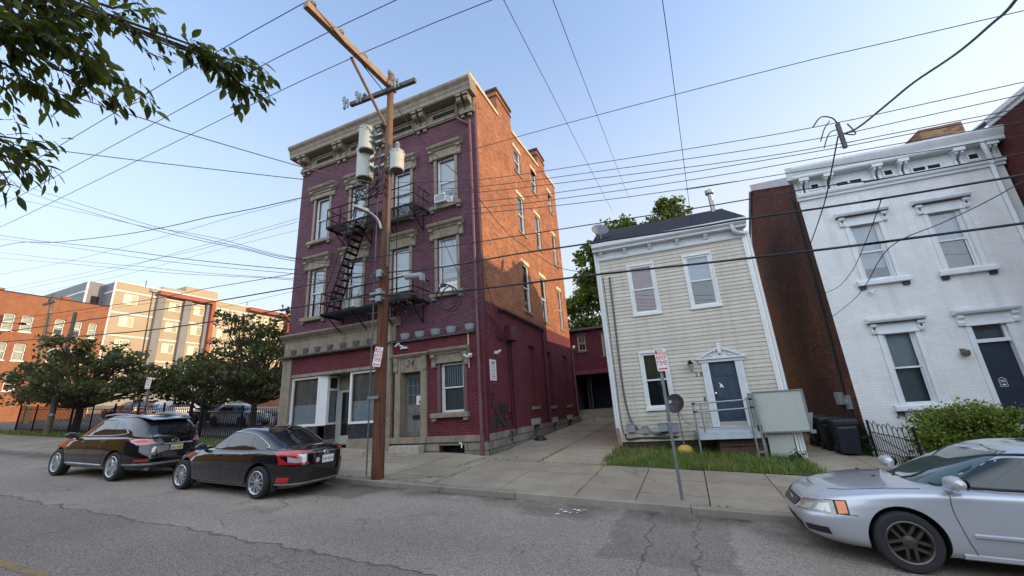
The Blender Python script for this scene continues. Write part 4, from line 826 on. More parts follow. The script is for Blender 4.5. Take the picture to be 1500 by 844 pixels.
for u in (5.82, 6.52, 7.84, 8.52, 9.9, 10.68):
    b = MB(); b.ext(wf, [(.03, 8.2), (.1, 8.2), (.12, 8.26), (.1, 8.4), (.16, 8.5), (.27, 8.56), (.27, 8.62), (.03, 8.62)], u - .1, u - .035); b.ext(wf, [(.03, 8.2), (.1, 8.2), (.12, 8.26), (.1, 8.4), (.16, 8.5), (.27, 8.56), (.27, 8.62), (.03, 8.62)], u + .035, u + .1); b.fb(wf, u - .14, u + .14, 8.62, 8.719, .03, .31)
    br = Wt.part('bracket', b, m_whitetrim); Wt.part('bracket_recess', MB().fb(wf, u - .034, u + .034, 8.25, 8.6, .031, .05), m_text, parent=br)
for a, b_ in ((6.06, 6.26), (8.08, 8.28), (10.2, 10.42), (6.76, 7.44), (8.8, 9.48)):
    v = MB(); z0, z1 = (8.36, 8.52) if b_ - a < .3 else (8.3, 8.42); v.fb(wf, a - .05, b_ + .05, z0 - .05, z0, .03, .06); v.fb(wf, a - .05, b_ + .05, z1, z1 + .04, .03, .06); v.fb(wf, a - .05, a, z0, z1, .03, .06); v.fb(wf, b_, b_ + .05, z0, z1, .03, .06)
    if b_ - a > .3: v.fb(wf, (a + b_) / 2 - .03, (a + b_) / 2 + .03, z0, z1, .03, .058)
    vv = Wt.part('attic_vent', v, m_whitetrim); Wt.part('vent_grille', MB().fb(wf, a, b_, z0, z1, .031, .036), m_dark, parent=vv)
def white_hood(u0, u1, z1):
    mb = MB(); mb.ext(wf, [(0, z1 - .12), (.16, z1 - .12), (.2, z1 - .06), (.2, z1), (0, z1 + .03)], u0, u1); mb.fb(wf, u0 + .16, u1 - .16, z1 - .44, z1 - .121, .0, .04); mb.fb(wf, u0 + .2, u1 - .2, z1 - .46, z1 - .41, .0, .07)
    for a in (u0 + .06, u1 - .2): mb.ext(wf, [(0, z1 - .44), (.07, z1 - .44), (.09, z1 - .36), (.06, z1 - .28), (.12, z1 - .22), (.12, z1 - .121), (0, z1 - .121)], a, a + .14)
    return mb
def hood_set(win, u0, u1, z1):
    h = sub(Wt, win, 'window_hood', white_hood(u0, u1, z1), m_whitetrim)
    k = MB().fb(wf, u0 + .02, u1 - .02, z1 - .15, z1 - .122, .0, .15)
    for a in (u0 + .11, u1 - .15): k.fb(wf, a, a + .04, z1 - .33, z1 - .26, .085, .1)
    Wt.part('hood_shadow_board' if False else 'hood_shade_strip', k, m_plastic, parent=win)  # black strip under the hood slab stands in for its shade
for i, (a, b, z0, z1) in enumerate(wo):
    w = sash_window(Wt, wf, a, b, z0, z1, -.07, .06, m_whitetrim, m_blind, lower=[.22, .5, .5][i], rail=.5, lowmat=[m_dark, m_blinddim, m_greybox][i])
    sub(Wt, w, 'casing', MB().fb(wf, a - .12, a - .002, z0, z1 + .03, -.03, .03), m_whitetrim); sub(Wt, w, 'casing', MB().fb(wf, b + .002, b + .12, z0, z1 + .03, -.03, .03), m_whitetrim)
    uc = (a + b) / 2; hood_set(w, uc - .69, uc + .69, 7.32 if i < 2 else 3.84)
    sub(Wt, w, 'sill', sill_mb(wf, uc - .66, uc + .66, z0 - .16, z0 - .002, .13, False), m_whitetrim)
    for q in (uc - .62, uc + .46): sub(Wt, w, 'sill_block', MB().fb(wf, q, q + .16, z0 - .27, z0 - .162, .002, .06), m_plastic)
c = MB(); c.fb(wf, WD[0], WD[1], .72, 2.9, -.16, -.12); d = Wt.part('front_door', c, m_navydoor)
for z0, z1 in ((.85, 1.45), (1.6, 2.75)): Wt.part('door_panel', MB().fb(wf, WD[0] + .1, WD[1] - .1, z0, z1, -.121, -.112), m_navydoor, parent=d)
s = MB(); s.ext2(wf, [(8.96, 1.7), (9.12, 1.7), (9.12, 1.9), (9.04, 1.95), (8.96, 1.9)], -.111, -.108); st = Wt.part('door_sticker', s, m_signwhite, parent=d)
s = MB(); s.ext2(wf, [(8.97, 1.71), (9.11, 1.71), (9.11, 1.895), (9.04, 1.938), (8.97, 1.895)], -.108, -.106); s.k = 1; s.fb(wf, 8.99, 9.09, 1.86, 1.875, -.106, -.104); s.fb(wf, 8.99, 9.09, 1.82, 1.835, -.106, -.104); s.fb(wf, 9.0, 9.08, 1.74, 1.77, -.106, -.104); Wt.part('sticker_print', s, [m_navydoor, m_signwhite], parent=d)
c = MB(); c.fb(wf, WD[0], WD[1], 2.9, 3.0, -.16, -.02); c.fb(wf, WD[0] - .12, WD[0] - .002, .7, 3.45, -.1, .03); c.fb(wf, WD[1] + .002, WD[1] + .2, .7, 3.45, -.1, .03); c.fb(wf, WD[0], WD[0] + .06, 3.0, 3.42, -.14, -.05); c.fb(wf, WD[1] - .06, WD[1], 3.0, 3.42, -.14, -.05)
ds = Wt.part('door_surround', c, m_whitetrim); Wt.part('door_hood', white_hood(8.42, 9.86, 3.84), m_whitetrim, parent=ds); Wt.part('transom_glass', MB().quad(wf(WD[0], 3.0, -.1), wf(WD[1], 3.0, -.1), wf(WD[1], 3.42, -.1), wf(WD[0], 3.42, -.1)), m_pane, parent=ds); Wt.part('transom_blind', MB().quad(wf(WD[0], 3.0, -.19), wf(WD[1], 3.0, -.19), wf(WD[1], 3.42, -.19), wf(WD[0], 3.42, -.19)), m_blinddim, parent=ds)
mb = MB()
for k in range(4): mb.fb(wf, 8.6, 9.9, -.5, .7 - k * .17, .002 if k == 0 else .3 * k - .0, .3 * (k + 1))
Wt.part('front_steps', mb, m_plank, bevel=.01)
c = MB(); c.fb(wf, 8.32, 8.42, 2.62, 2.78, 0, .04); c.lathe([(0, .2), (.09, .16), (.1, .1), (.07, .02), (.03, 0)], Matrix.Translation(wf(8.37, 2.56, .12)), 8); Wt.part('wall_lamp', c, M('tarnished_lamp', lin(96, 84, 70), .5, .2), 40)
Wt.part('security_camera', MB().tube([wf(6.72, 4.7, .02), wf(6.74, 4.66, .12), wf(6.68, 4.6, .2)], .03, 8).tube([wf(6.74, 4.68, .1), wf(6.86, 4.72, .12)], .022, 6), m_white, 40)
Wt.part('downspout', MB().tube(smooth_path([wf(10.45, 8.75, .3), wf(10.5, 8.45, .25), wf(10.62, 8.1, .12), wf(10.62, 7.8, .06), wf(10.62, 4, .06), wf(10.62, -.3, .06)], 4), .06, 8), m_whitetrim, 40)
mb = MB(); cy = DWF + 1.6; mb.box(10.35, 11.55, cy, cy + .9, 8.6, 10.55); Wt.part('chimney', mb, MBrick('weathered_chimney_brick', lin(188, 150, 112), lin(140, 84, 64), lin(150, 126, 104), bump=.8, peel=.8, peelc=lin(132, 70, 56))); 
c = MB(); c.box(WX0 - .16, WX0 - .01, 15.5, 15.85, 1.42, 1.8); Wt.part('meter_box', c, m_greybox, bevel=.012); Wt.part('meter_box', MB().lathe([(0, .12), (.09, .1), (.1, 0)], Matrix.Translation((WX0 - .02, 15.25, 1.5)) @ Matrix.Rotation(rad(-90), 4, 'Y'), 12).box(WX0 - .09, WX0, 15.15, 15.35, 1.3, 1.7), m_greybox, 40, label='small pale meter near the front corner')
Wt.part('service_conduit', MB().tube([(WX0 - .05, 15.05, 8.2), (WX0 - .05, 15.2, 4), (WX0 - .05, 15.35, 1.7)], .03, 6).tube([(WX0 - .05, 15.25, 1.3), (WX0 - .05, 15.15, .3)], .025, 6), m_cable, 50)
# ------------------------------------------------------------------ neighbour on the far right
Nb = Thing('brick_house', 'dark red brick house at the right edge, standing forward of the white house', 'house', (14, 12.4, -.3), YW)
NX = WX1 + .06
mb = MB(); mb.box(NX, 24, 12.4, 22, -1.2, 9.3); mb.box(17.5, 26, 12.6, 19.0, 9.3, 13.2); Nb.part('wall', mb, m_redbrick)  # taller second box is unseen, added to cast shade on the orange flank
mb = MB(); mb.box(NX - .06, NX + .3, 12.1, 14.7, 9.301, 9.42); mb.box(NX - .14, NX + .3, 12.0, 14.6, 9.42, 9.55); mb.box(NX - .03, NX + .2, 12.1, 22, 9.55, 9.6); Nb.part('cornice', mb, m_whitetrim)
# ------------------------------------------------------------------ rear building across the alley
Rb = Thing('rear_building', 'low maroon building with a dark open bay at the end of the alley', 'building', (-4.6, 28.5, .9))
def rf(u, z, d): return (u, 28.5 - d, z)
ro = [(-6.78, -6.2, 5.45, 6.56), (-5.05, -4.4, 4.95, 6.52), (-3.2, -2.6, 5.4, 6.5)]; bay = (-7.2, -2.6, 1.42, 3.8)
mb = MB().wall(rf, -8.5, -.5, .0, 6.95, ro + [bay], .2); mb.quad((-8.5, 28.5, 6.95), (-.5, 28.5, 6.95), (-.5, 36, 7.4), (-8.5, 36, 7.4)); Rb.part('wall', mb, m_maroon)
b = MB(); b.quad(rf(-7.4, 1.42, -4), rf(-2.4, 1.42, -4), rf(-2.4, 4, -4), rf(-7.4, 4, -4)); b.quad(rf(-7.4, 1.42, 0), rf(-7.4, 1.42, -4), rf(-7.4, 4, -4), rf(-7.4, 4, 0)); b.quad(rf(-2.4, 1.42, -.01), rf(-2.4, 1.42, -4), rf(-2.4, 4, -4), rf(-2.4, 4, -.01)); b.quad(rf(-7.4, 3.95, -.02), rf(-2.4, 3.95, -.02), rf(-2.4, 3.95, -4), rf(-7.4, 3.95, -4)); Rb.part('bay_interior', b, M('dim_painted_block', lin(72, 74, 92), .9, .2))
b = MB(); b.box(-6.9, -6.75, 30.5, 32, 1.42, 3.6); b.box(-6.3, -6.25, 29, 29.05, 1.42, 3.7); b.box(-4.6, -3.4, 31.6, 32.3, 2.0, 2.15); Rb.part('stored_boards', b, m_trimdark)
mb = MB(); mb.fb(rf, -7.6, -2.2, .9, 1.42, -4, .15); mb.fb(rf, -7.6, -2.2, .6, 1.1, .151, .6); Rb.part('loading_ledge', mb, m_conc)
Rb.part('beam', MB().fb(rf, -7.4, -2.3, 3.801, 4.08, .0, .1), M('red_painted_beam', lin(116, 56, 60), .6, .2))
mb = MB(); mb.prism([rf(-8.7, 6.9, .35), rf(-.3, 6.9, .35), rf(-.3, 7.05, .35), rf(-8.7, 7.05, .35)], [rf(-8.7, 7.1, -3), rf(-.3, 7.1, -3), rf(-.3, 7.3, -3), rf(-8.7, 7.3, -3)]); Rb.part('eave', mb, m_trimdark)
for i, (a, b, z0, z1) in enumerate(ro):
    w = sash_window(Rb, rf, a, b, z0, z1, -.06, .06, m_sashgrey, m_lit, lower=.45 if i == 0 else 0., bdepth=.08, muntin=2)
    l = MB(); l.fb(rf, a - .1, b + .1, z1, z1 + .14, 0, .04); l.fb(rf, a - .1, b + .1, z0 - .12, z0 - .001, 0, .08); sub(Rb, w, 'lintel_and_sill', l, m_trimdark)
# ------------------------------------------------------------------ left background
Bb = Thing('brick_block', 'sunlit orange-red brick block with pale windows at the left edge', 'building', (-60, 12, 3.3))
def bf(u, z, d): return (-60 + d, u, z)
bw = []
cols = [(9.0, 9.8), (11.2, 12.0), (13.4, 14.2), (15.85, 16.6), (17.05, 17.85), (19.4, 20.15), (20.75, 21.5), (22.05, 22.75)]
for a, b in cols:
    for z0, z1 in ((12.15, 13.78), (9.3, 10.95), (6.4, 8.1)): bw.append((a, b, z0, z1))
mb = MB().wall(bf, -6, 23.45, 2.0, 15.9, bw, .25); mb.quad((-60, 23.45, 2), (-75, 23.45, 2), (-75, 23.45, 15.9), (-60, 23.45, 15.9)); mb.quad((-60, -6, 15.8), (-60, 23.4, 15.8), (-75, 23.4, 15.8), (-75, -6, 15.8)); mb.box(-60.6, -59.96, 9, 15.4, 15.9, 16.2); mb.box(-61, -60.3, 19.6, 20.3, 15.9, 16.4)
Bb.part('wall', mb, m_farbrick)
for a, b, z0, z1 in bw:
    m = MB(); m.fb(bf, a, a + .07, z0, z1, -.15, -.08); m.fb(bf, b - .07, b, z0, z1, -.15, -.08); m.fb(bf, a, b, z1 - .07, z1, -.15, -.08); m.fb(bf, a, b, z0, z0 + .07, -.15, -.08); m.fb(bf, a, b, (z0 + z1) / 2 - .04, (z0 + z1) / 2 + .04, -.15, -.08); m.fb(bf, a - .06, b + .06, z0 - .12, z0 - .002, -.1, .06)
    w = Bb.part('window', m, m_white); p = MB().quad(bf(a, z0 + .04, -.11), bf(b, z0 + .04, -.11), bf(b, z1, -.11), bf(a, z1, -.11)); Bb.part('pane', p, m_panefar, parent=w)
    p = MB(); zm = z0 + (z1 - z0) * (.35 if (a + z0) % 1 > .4 else .05); p.quad(bf(a, zm, -.2), bf(b, zm, -.2), bf(b, z1, -.2), bf(a, z1, -.2)); p.k = 1; p.quad(bf(a, z0, -.22), bf(b, z0, -.22), bf(b, zm, -.22), bf(a, zm, -.22)); Bb.part('blind', p, [m_blind, m_dark], parent=w)
Bb.part('parapet_cap', MB().fb(bf, -6, 23.5, 15.9, 15.98, -.4, .05), m_roof)
m_apt = M('beige_lap_siding', lin(168, 152, 126), .7, .05, 1); m_aptg = M('grey_and_shaded_siding', lin(124, 124, 124), .7, .06, 1); m_aptlow = M('grey_render', lin(150, 146, 138), .8, .08); m_aptred = M('red_frame_panel', lin(150, 76, 58), .6, .08); m_aptwin = M('cream_window_panel', lin(226, 222, 190), .6, .06)
A = Thing('apartment_block', 'long five-storey beige apartment block with grey bays and red frames, behind the trees', 'building', (-72, 40, 4))
def af(u, z, d): return (-72 + d, u, z)
AY0, AY1 = 28.2, 62.
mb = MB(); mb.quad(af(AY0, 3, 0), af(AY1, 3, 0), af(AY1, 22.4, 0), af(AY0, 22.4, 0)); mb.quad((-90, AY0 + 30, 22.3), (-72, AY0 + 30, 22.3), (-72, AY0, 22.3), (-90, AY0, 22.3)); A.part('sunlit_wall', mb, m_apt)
mb = MB(); mb.quad((-72, AY0, 3), (-74.45, AY0, 3), (-74.45, AY0, 22.4), (-72, AY0, 22.4)); mb.quad((-74.45, AY0, 3), (-74.45, 26.3, 3), (-74.45, 26.3, 22.4), (-74.45, AY0, 22.4)); mb.quad((-74.45, 26.3, 3), (-88, 26.3, 3), (-88, 26.3, 22.4), (-74.45, 26.3, 22.4)); mb.quad((-88, 26.3, 22.35), (-74.5, 26.3, 22.35), (-74.5, 40, 22.35), (-88, 40, 22.35)); A.part('shaded_wall', mb, m_aptg)  # grey colour on these faces puts their shade into the siding
mb = MB(); mb.fb(af, AY0 - .05, AY1, 22.4, 22.6, -.4, .08)
for z in (21.1, 17.95, 14.75, 11.5, 8.2): mb.fb(af, AY0, AY1, z, z + .2, .0, .05)
mb.box(-74.5, -72, AY0 - .06, AY0, 20.9, 21.1); mb.box(-88, -74.4, 26.24, 26.3, 20.9, 21.1); mb.box(-72.1, -71.93, AY0 - .08, AY0 + .1, 4, 22.4); mb.box(-74.6, -74.4, 26.2, 26.4, 4, 22.4); A.part('band_course', mb, m_white)
A.part('upper_window', MB().box(-74.42, -74.38, 26.9, 27.7, 18.4, 20.4), m_dark)
for a, b in ((33.3, 34.3), (36.9, 37.9), (40.2, 40.7)):
    c = MB(); c.fb(af, a, b, 3, 21.7, .0, .5); A.part('grey_bay', c, m_aptg)
c = MB(); c.fb(af, 33.2, 41.2, 21.5, 22.1, .0, 1.0); c.fb(af, 40.7, 41.25, 10.5, 21.5, .0, 1.0); A.part('red_frame', c, m_aptred); A.part('red_frame', MB().fb(af, 47.2, 55.5, 21.7, 22.3, .0, 1.0).fb(af, 55, 55.5, 12, 21.7, .0, 1.0), m_aptred)
A.part('roof_penthouse', MB().box(-78, -73, 37.5, 42.5, 22.4, 24.2), m_apt)
A.part('raised_parapet', MB().box(-73, -71.9, 33.8, 40, 22.6, 23.0), m_apt)
A.part('lower_wall', MB().fb(af, AY0, AY1, 3, 8.1, .0, .03), m_aptlow)
wins = []
for z0 in (19.4, 16.15, 12.9, 9.6):
    for a in (29.4, 35.0, 38.5, 42.5, 44.6, 48.6, 50.6, 53.0, 57.0): wins.append((a, a + 1.65, z0, z0 + 1.45))
for a, b, z0, z1 in wins:
    m = MB(); m.fb(af, a, b, z0, z1, .0, .06); w = A.part('window', m, m_aptwin)
    p = MB(); p.fb(af, a + (b - a) * .55, b - .1, z0 + .1, z1 - .1, .06, .07); A.part('pane', p, m_panefar if False else M('far_blind', lin(150, 146, 128), .3, .2) if 'far_blind' not in bpy.data.materials else bpy.data.materials['far_blind'], parent=w)
for y in (31.6, 47.0): A.part('roof_lamp', MB().tube([af(y, 22.5, .1), af(y, 23.4, .1)], .05, 5), m_black)
# low buildings and wall behind the car park
Lw = Thing('low_brick_building', 'low orange brick building seen under the tree crowns behind the car park', 'building', (-46, 48, 4))
Lw.part('wall', MB().box(-70, -24, 48, 56, 1.5, 7.5), m_farbrick); Lw.part('roof_edge', MB().box(-70.2, -23.8, 47.8, 56.2, 7.5, 7.8), m_trimdark)
Pw = Thing('block_wall', 'pale pinkish block retaining wall at the far left behind the railing', 'wall', (-66, 10, 3.5))
mb = MB()
for k in range(4): mb.box(-66.3, -65.9, -6, 22 , 3.2 + k * .42, 3.6 + k * .42)
mb.box(-66.25, -65.95, -6, 22, 3.0, 4.9); Pw.part('blocks', mb, m_cmu)
# railing along the pavement
m_rail = m_black
Rl = Thing('iron_railing', 'long black iron railing along the car park on the left', 'fence', (-30, 13, 1.9))
def rail_run(T, a, b, h, step, rpost, zf, picket=.012, post_every=2.4, hoop=False):
    a, b = Vector(a), Vector(b); L_ = (b - a).length; n = int(L_ / step); mb = MB(); pm = MB()
    for k in range(n + 1):
        p = a + (b - a) * (k / n); z = zf(p.x, p.y); mb.box(p.x - picket, p.x + picket, p.y - picket, p.y + picket, z + .08, z + h)
    for hh in (.18, h - .2):
        mb.tube([(p.x, p.y, zf(p.x, p.y) + hh) for p in [a + (b - a) * (k / 12) for k in range(13)]], .018, 4)
    m = max(1, round(L_ / post_every))
    for k in range(m + 1):
        p = a + (b - a) * (k / m); z = zf(p.x, p.y); T.part('post', MB().box(p.x - rpost, p.x + rpost, p.y - rpost, p.y + rpost, z - .1, z + h + .12), m_rail)
    T.part('railing_panel', mb, m_rail)
rail_run(Rl, (-41.9, 13), (-23.1, 13), 1.62, .16, .035, zwalk); rail_run(Rl, (-22.2, 13), (-16.3, 13), 1.45, .13, .035, zwalk)
g = MB()
for x in (-23.1, -22.25): g.box(x - .05, x + .05, 12.95, 13.05, zwalk(x, 13), zwalk(x, 13) + 1.95)
g.box(-23.1, -22.25, 12.97, 13.03, zwalk(-22.7, 13) + 1.8, zwalk(-22.7, 13) + 1.88); Rl.part('gate_frame', g, m_rail)
# utility and light poles on the left
m_pole2 = M('weathered_pole_wood', lin(112, 98, 84), .9, .2, 4, bump=.3)
U = Thing('utility_pole', 'weathered grey utility pole with crossarm in front of the brick block', 'utility pole', (-53.2, 17, 2.5))
U.part('pole', MB().tube([(-53.2, 17, 2.2), (-54.3, 17, 15.0)], [.2, .15], 10), m_pole2, 40); U.part('crossarm', MB().fb(lambda u, z, d: (u, 17 - d, z), -55.4, -53.1, 14.0, 14.2, .1, .25), m_pole2)
U.part('lamp_arm', MB().tube([(-53.8, 17, 10.9), (-51, 16, 12.3), (-50.2, 15.8, 12.4)], .05, 6), m_steel); U.part('insulator', MB().lathe([(.1, 0), (.14, .2), (.08, .4)], Matrix.Translation((-54.5, 16.9, 14.2)), 8).lathe([(.1, 0), (.12, .3), (.06, .4)], Matrix.Translation((-53.9, 16.9, 14.6)), 8), m_trimdark, 40)
U = Thing('street_lamp', 'dark street lamp head on a long arm at the far left', 'street lamp', (-57.5, 15, 3.5))
U.part('arm', MB().tube([(-63, 14, 11.6), (-59.5, 15.5, 12.7), (-57.6, 16.3, 12.5)], .05, 6), m_steel); U.part('lamp_head', MB().lathe([(0, .0), (.28, .06), (.2, .2), (0, .26)], Matrix.Translation((-57.3, 16.4, 12.3)), 10), m_black, 40); U.part('post', MB().tube([(-63, 14, 3.2), (-63, 14, 11.7)], .1, 8), m_steel)
U = Thing('utility_pole', 'slim leaning dark pole rising out of the left tree', 'utility pole', (-36.25, 12.6, 2.1))
U.part('pole', MB().tube([(-36.25, 12.6, 1.9), (-36.45, 12.6, 9.75)], [.17, .1], 10), m_pole2, 40); U.part('pole_band', MB().tube([(-36.28, 12.6, 3.2), (-36.29, 12.6, 3.3)], .18, 8).box(-36.3, -35.9, 12.5, 12.6, 7.0, 7.15), m_steel, 40)
U = Thing('light_pole', 'very thin pale light pole in front of the apartment block', 'light pole', (-37.1, 17, 2.2))
U.part('pole', MB().tube([(-37.1, 17, 2.1), (-37.45, 17, 12.4)], .045, 6), m_greycable, 40); U.part('lamp_head', MB().box(-37.6, -37.3, 16.8, 17.2, 12.35, 12.55), m_greybox)
# signs
def parking_sign(label, x, y, zt, h, w, post=None, tilt=0., yaw=0.):
    T = Thing('parking_sign', label, 'parking sign', (x, y, zt - h))
    c, s = math.cos(yaw), math.sin(yaw)
    def f(u, z, d):
        du, dz = u * math.cos(tilt) + z * math.sin(tilt), z * math.cos(tilt) - u * math.sin(tilt)
        return (x + du * c + d * s, y + du * s - d * c, zt - h / 2 + dz)
    pts = []; r = w * .12
    for cx, cz, a0 in ((w / 2 - r, h / 2 - r, 0), (-w / 2 + r, h / 2 - r, 90), (-w / 2 + r, -h / 2 + r, 180), (w / 2 - r, -h / 2 + r, 270)):
        pts += [(cx + r * math.cos(rad(a0 + k * 30)), cz + r * math.sin(rad(a0 + k * 30))) for k in range(4)]
    b = T.part('sign_plate', MB().ext2(f, pts, 0, .006), m_signwhite)
    k = h / .46
    T.part('red_lettering', text_mb('NO\nPARKING', .075 * k, f, .02, h * .33, .007), m_red, parent=b)
    T.part('red_lettering', text_mb('ANY\nTIME', .125 * k, f, 0, -.02 * k, .007), m_red, parent=b)
    ar = MB(); z = -h * .4; ar.ext2(f, [(-w * .3, z - .012), (w * .3, z - .012), (w * .3, z + .012), (-w * .3, z + .012)], .006, .0075)
    for sgn in (-1, 1): ar.ext2(f, [(sgn * w * .3, z - .03), (sgn * w * .42, z), (sgn * w * .3, z + .03)], .006, .0076)
    ar.ext2(f, [(-w * .42, h * .27), (-w * .25, h * .27), (-w * .25, h * .43), (-w * .42, h * .43)], .006, .0075)
    T.part('red_arrow', ar, m_red, parent=b)
    if post: T.part('post', post, m_steel)
    return T
parking_sign('white no parking any time sign fixed to the brown utility pole', -7.23, 8.26, 3.72, .5, .29, None, .2, -.1)
pm = MB(); z0 = zwalk(-.45, 8.8) - .05
pm.ext2(lambda u, z, d: (-.445 + u, 8.82 - d, z), [(-.03, z0), (.03, z0), (.03, 2.95), (-.03, 2.95)], -.012, .0); pm.ext2(lambda u, z, d: (-.445 + u, 8.82 - d, z), [(-.012, z0), (.012, z0), (.012, 2.95), (-.012, 2.95)], .0, .02)
parking_sign('white no parking any time sign on its own steel post in the pavement', -.41, 8.78, 2.98, .46, .24, pm, -.05, .6)
pm = MB().box(-27.32, -27.2, 13.0, 13.08, 1.6, 4.1)
parking_sign('far no parking sign on a post behind the black sport utility vehicle', -27.22, 12.95, 4.78, .62, .5, pm, .1)
# ------------------------------------------------------------------ wooden utility pole with transformers
def pole_wood():
    t = NT('creosoted_pole_wood'); g = t.noise(1., 6, .7, t.scalev((26., 26., .9))); k = t.noise(1.2, 6, .65)
    col = t.mix(t.ramp(g, .3, .7), lin(64, 42, 36), lin(122, 84, 64)); col = t.mix(t.ramp(k, .45, .68, 0, .7), col, lin(92, 46, 34))
    z = t.xyz()[2]; col = t.mix(t.ramp(z, 6, 10.5, 0, .55), col, lin(134, 112, 92)); col = t.mix(t.ramp(t.noise(9, 3), .62, .7, 0, .7), col, lin(36, 26, 24))
    t.bump(g, .6, .012); return t.fin(col, .88, 0, .2)
m_polewood = pole_wood()
X0, Y0 = -7.42, 8.6
U = Thing('utility_pole', 'tall brown wooden utility pole with transformers and a long timber arm', 'utility pole', (X0, Y0, .5))
zb = zwalk(X0, Y0)
U.part('pole', MB().tube([(X0, Y0, zb - .3), (X0 + .02, Y0, 4), (X0 + .05, Y0, 8.5), (X0 + .08, Y0, 12.85)], [.16, .145, .125, .10], 14), m_polewood, 40)
U.part('arm_timber', MB().prism([(-7.36, 8.75, 12.18), (-7.2, 8.75, 12.18), (-7.2, 8.75, 12.38), (-7.36, 8.75, 12.38)], [(-7.4, 5.3, 12.08), (-7.24, 5.3, 12.08), (-7.24, 5.3, 12.28), (-7.4, 5.3, 12.28)]), M('arm_timber_wood', lin(146, 122, 98), .85, .2, 5), bevel=.01)
U.part('arm_brace', MB().tube([(-7.38, 8.45, 10.75), (-7.42, 6.95, 12.08)], .045, 6), M('brace_wood', lin(132, 106, 88), .85, .2, 5))
U.part('crossarm', MB().prism([(-8.9, 8.4, 12.08), (-8.9, 8.52, 12.08), (-8.9, 8.52, 12.22), (-8.9, 8.4, 12.22)], [(-6.25, 8.4, 11.96), (-6.25, 8.52, 11.96), (-6.25, 8.52, 12.1), (-6.25, 8.4, 12.1)]), m_trimdark, bevel=.008)
def insulator(x, y, z, h=.22, r=.07):
    U.part('insulator', MB().lathe([(.02, 0), (.02, h * .3), (r, h * .35), (r * .7, h * .5), (r, h * .6), (r * .6, h * .8), (r * .5, h), (0, h)], Matrix.Translation((x, y, z)), 10), m_greybox, 40)
for y in (5.5, 6.44, 7.38): insulator(-7.3, y, 12.28 + (y - 8) * .02, .3, .08)
insulator(-7.42, 8.62, 12.83, .3, .07); insulator(-7.05, 8.46, 12.06, .28); insulator(-8.3, 8.46, 12.18, .2)
for x, y in ((-8.45, 8.3), (-9.0, 8.3), (-6.95, 8.34)):
    U.part('fuse_cutout', MB().tube([(x, y, 12.3), (x + .05, y - .05, 11.85)], .045, 8).tube([(x + .12, y, 12.25), (x + .14, y, 11.9)], .03, 6).box(x - .06, x + .12, y - .03, y + .03, 12.12, 12.2).box(x - .1, x + .0, y - .03, y + .02, 12.25, 12.4), m_greybox, 40)
m_xf = M('pale_transformer_paint', lin(176, 176, 166), .5, .1, 3, streak=.2); m_xfd = M('transformer_underside', lin(96, 92, 88), .7, .2)
def transformer(x, y, z0, z1, r, lab, bush=False):
    h = z1 - z0; m = Matrix.Translation((x, y, z0))
    b = MB().lathe([(0, .03), (r * .9, .0), (r, .02), (r, h * .93), (r * 1.04, h * .93), (r * 1.04, h * .97), (r * .8, h), (0, h * 1.03)], m, 26)
    for k in range(8): a = k * .785; b.box(x + r * math.cos(a) - .02, x + r * math.cos(a) + .02, y + r * math.sin(a) - .02, y + r * math.sin(a) + .02, z0 + h * .86, z0 + h * .95)
    t = U.part('transformer', b, m_xf, 40, label=lab)
    U.part('base_plate', MB().lathe([(0, -.004), (r * .88, -.004)], m, 20), m_xfd, parent=t)
    if bush: U.part('bushing', MB().lathe([(.07, 0), (.1, .05), (.06, .1), (.09, .15), (.05, .2), (.08, .25), (.04, .34), (0, .36)], Matrix.Translation((x, y, z1)), 10), m_greybox, 40, parent=t)
    hx = X0 + (.1 if x > X0 else -.1)
    U.part('hanger', MB().box(min(x, hx), max(x, hx), y + .0, y + .12, z0 + h * .55, z0 + h * .62).box(min(x, hx), max(x, hx), y + .0, y + .12, z0 + h * .25, z0 + h * .32), m_steel, parent=t)
    for k in range(3): U.part('terminal', MB().lathe([(.05, 0), (.06, .05), (.03, .1)], Matrix.Translation((x + (.22 if x < X0 else -.22), y - .06, z0 + h * (.3 + .2 * k))) @ Matrix.Rotation(rad(90 if x < X0 else -90), 4, 'Y'), 8), m_greybox, 40, parent=t)
transformer(-8.08, 8.42, 10.0, 10.85, .245, 'upper pale transformer left of the pole'); transformer(-8.3, 8.62, 9.18, 10.35, .26, 'lower larger transformer left of the pole'); transformer(-6.98, 8.55, 9.05, 9.72, .21, 'small transformer right of the pole', True)
wr = MB(); rng = random.Random(8)
for k in range(16):
    a = (-8.2 + rng.uniform(-.5, .3), 8.3 + rng.uniform(-.1, .2), 8.75 + rng.uniform(-.25, .25)); b = (-7.6 + rng.uniform(-.1, .3), 8.45, 8.9 + rng.uniform(-.5, .9)); m = [(a[i] + b[i]) / 2 for i in range(3)]; m[2] -= rng.uniform(.1, .4)
    wr.tube(smooth_path([a, m, b], 4), .014, 4)
for k in range(3): wr.tube([(-8.0 + .18 * math.cos(a) + k * .03, 8.2, 8.2 + .3 * math.sin(a) - k * .06) for a in [i * .4 for i in range(17)]], .012, 4)
U.part('jumper_wires', wr, m_cable)
for z in (8.95, 8.7, 8.45, 8.2): U.part('spool_insulator', MB().lathe([(.03, 0), (.05, .03), (.03, .06), (.05, .09), (.03, .12)], Matrix.Translation((X0 + .18, 8.4, z)), 8), m_pipemaroon, 40); U.part('spool_insulator', MB().lathe([(.03, 0), (.05, .03), (.03, .06), (.05, .09), (.03, .12)], Matrix.Translation((X0 - .2, 8.42, z + .05)), 8), m_pipemaroon, 40)
U.part('ground_wire_guard', MB().tube([(X0 - .15, 8.45, 10), (X0 - .2, 8.46, 4), (X0 - .22, 8.45, .6)], .02, 6), m_greycable)
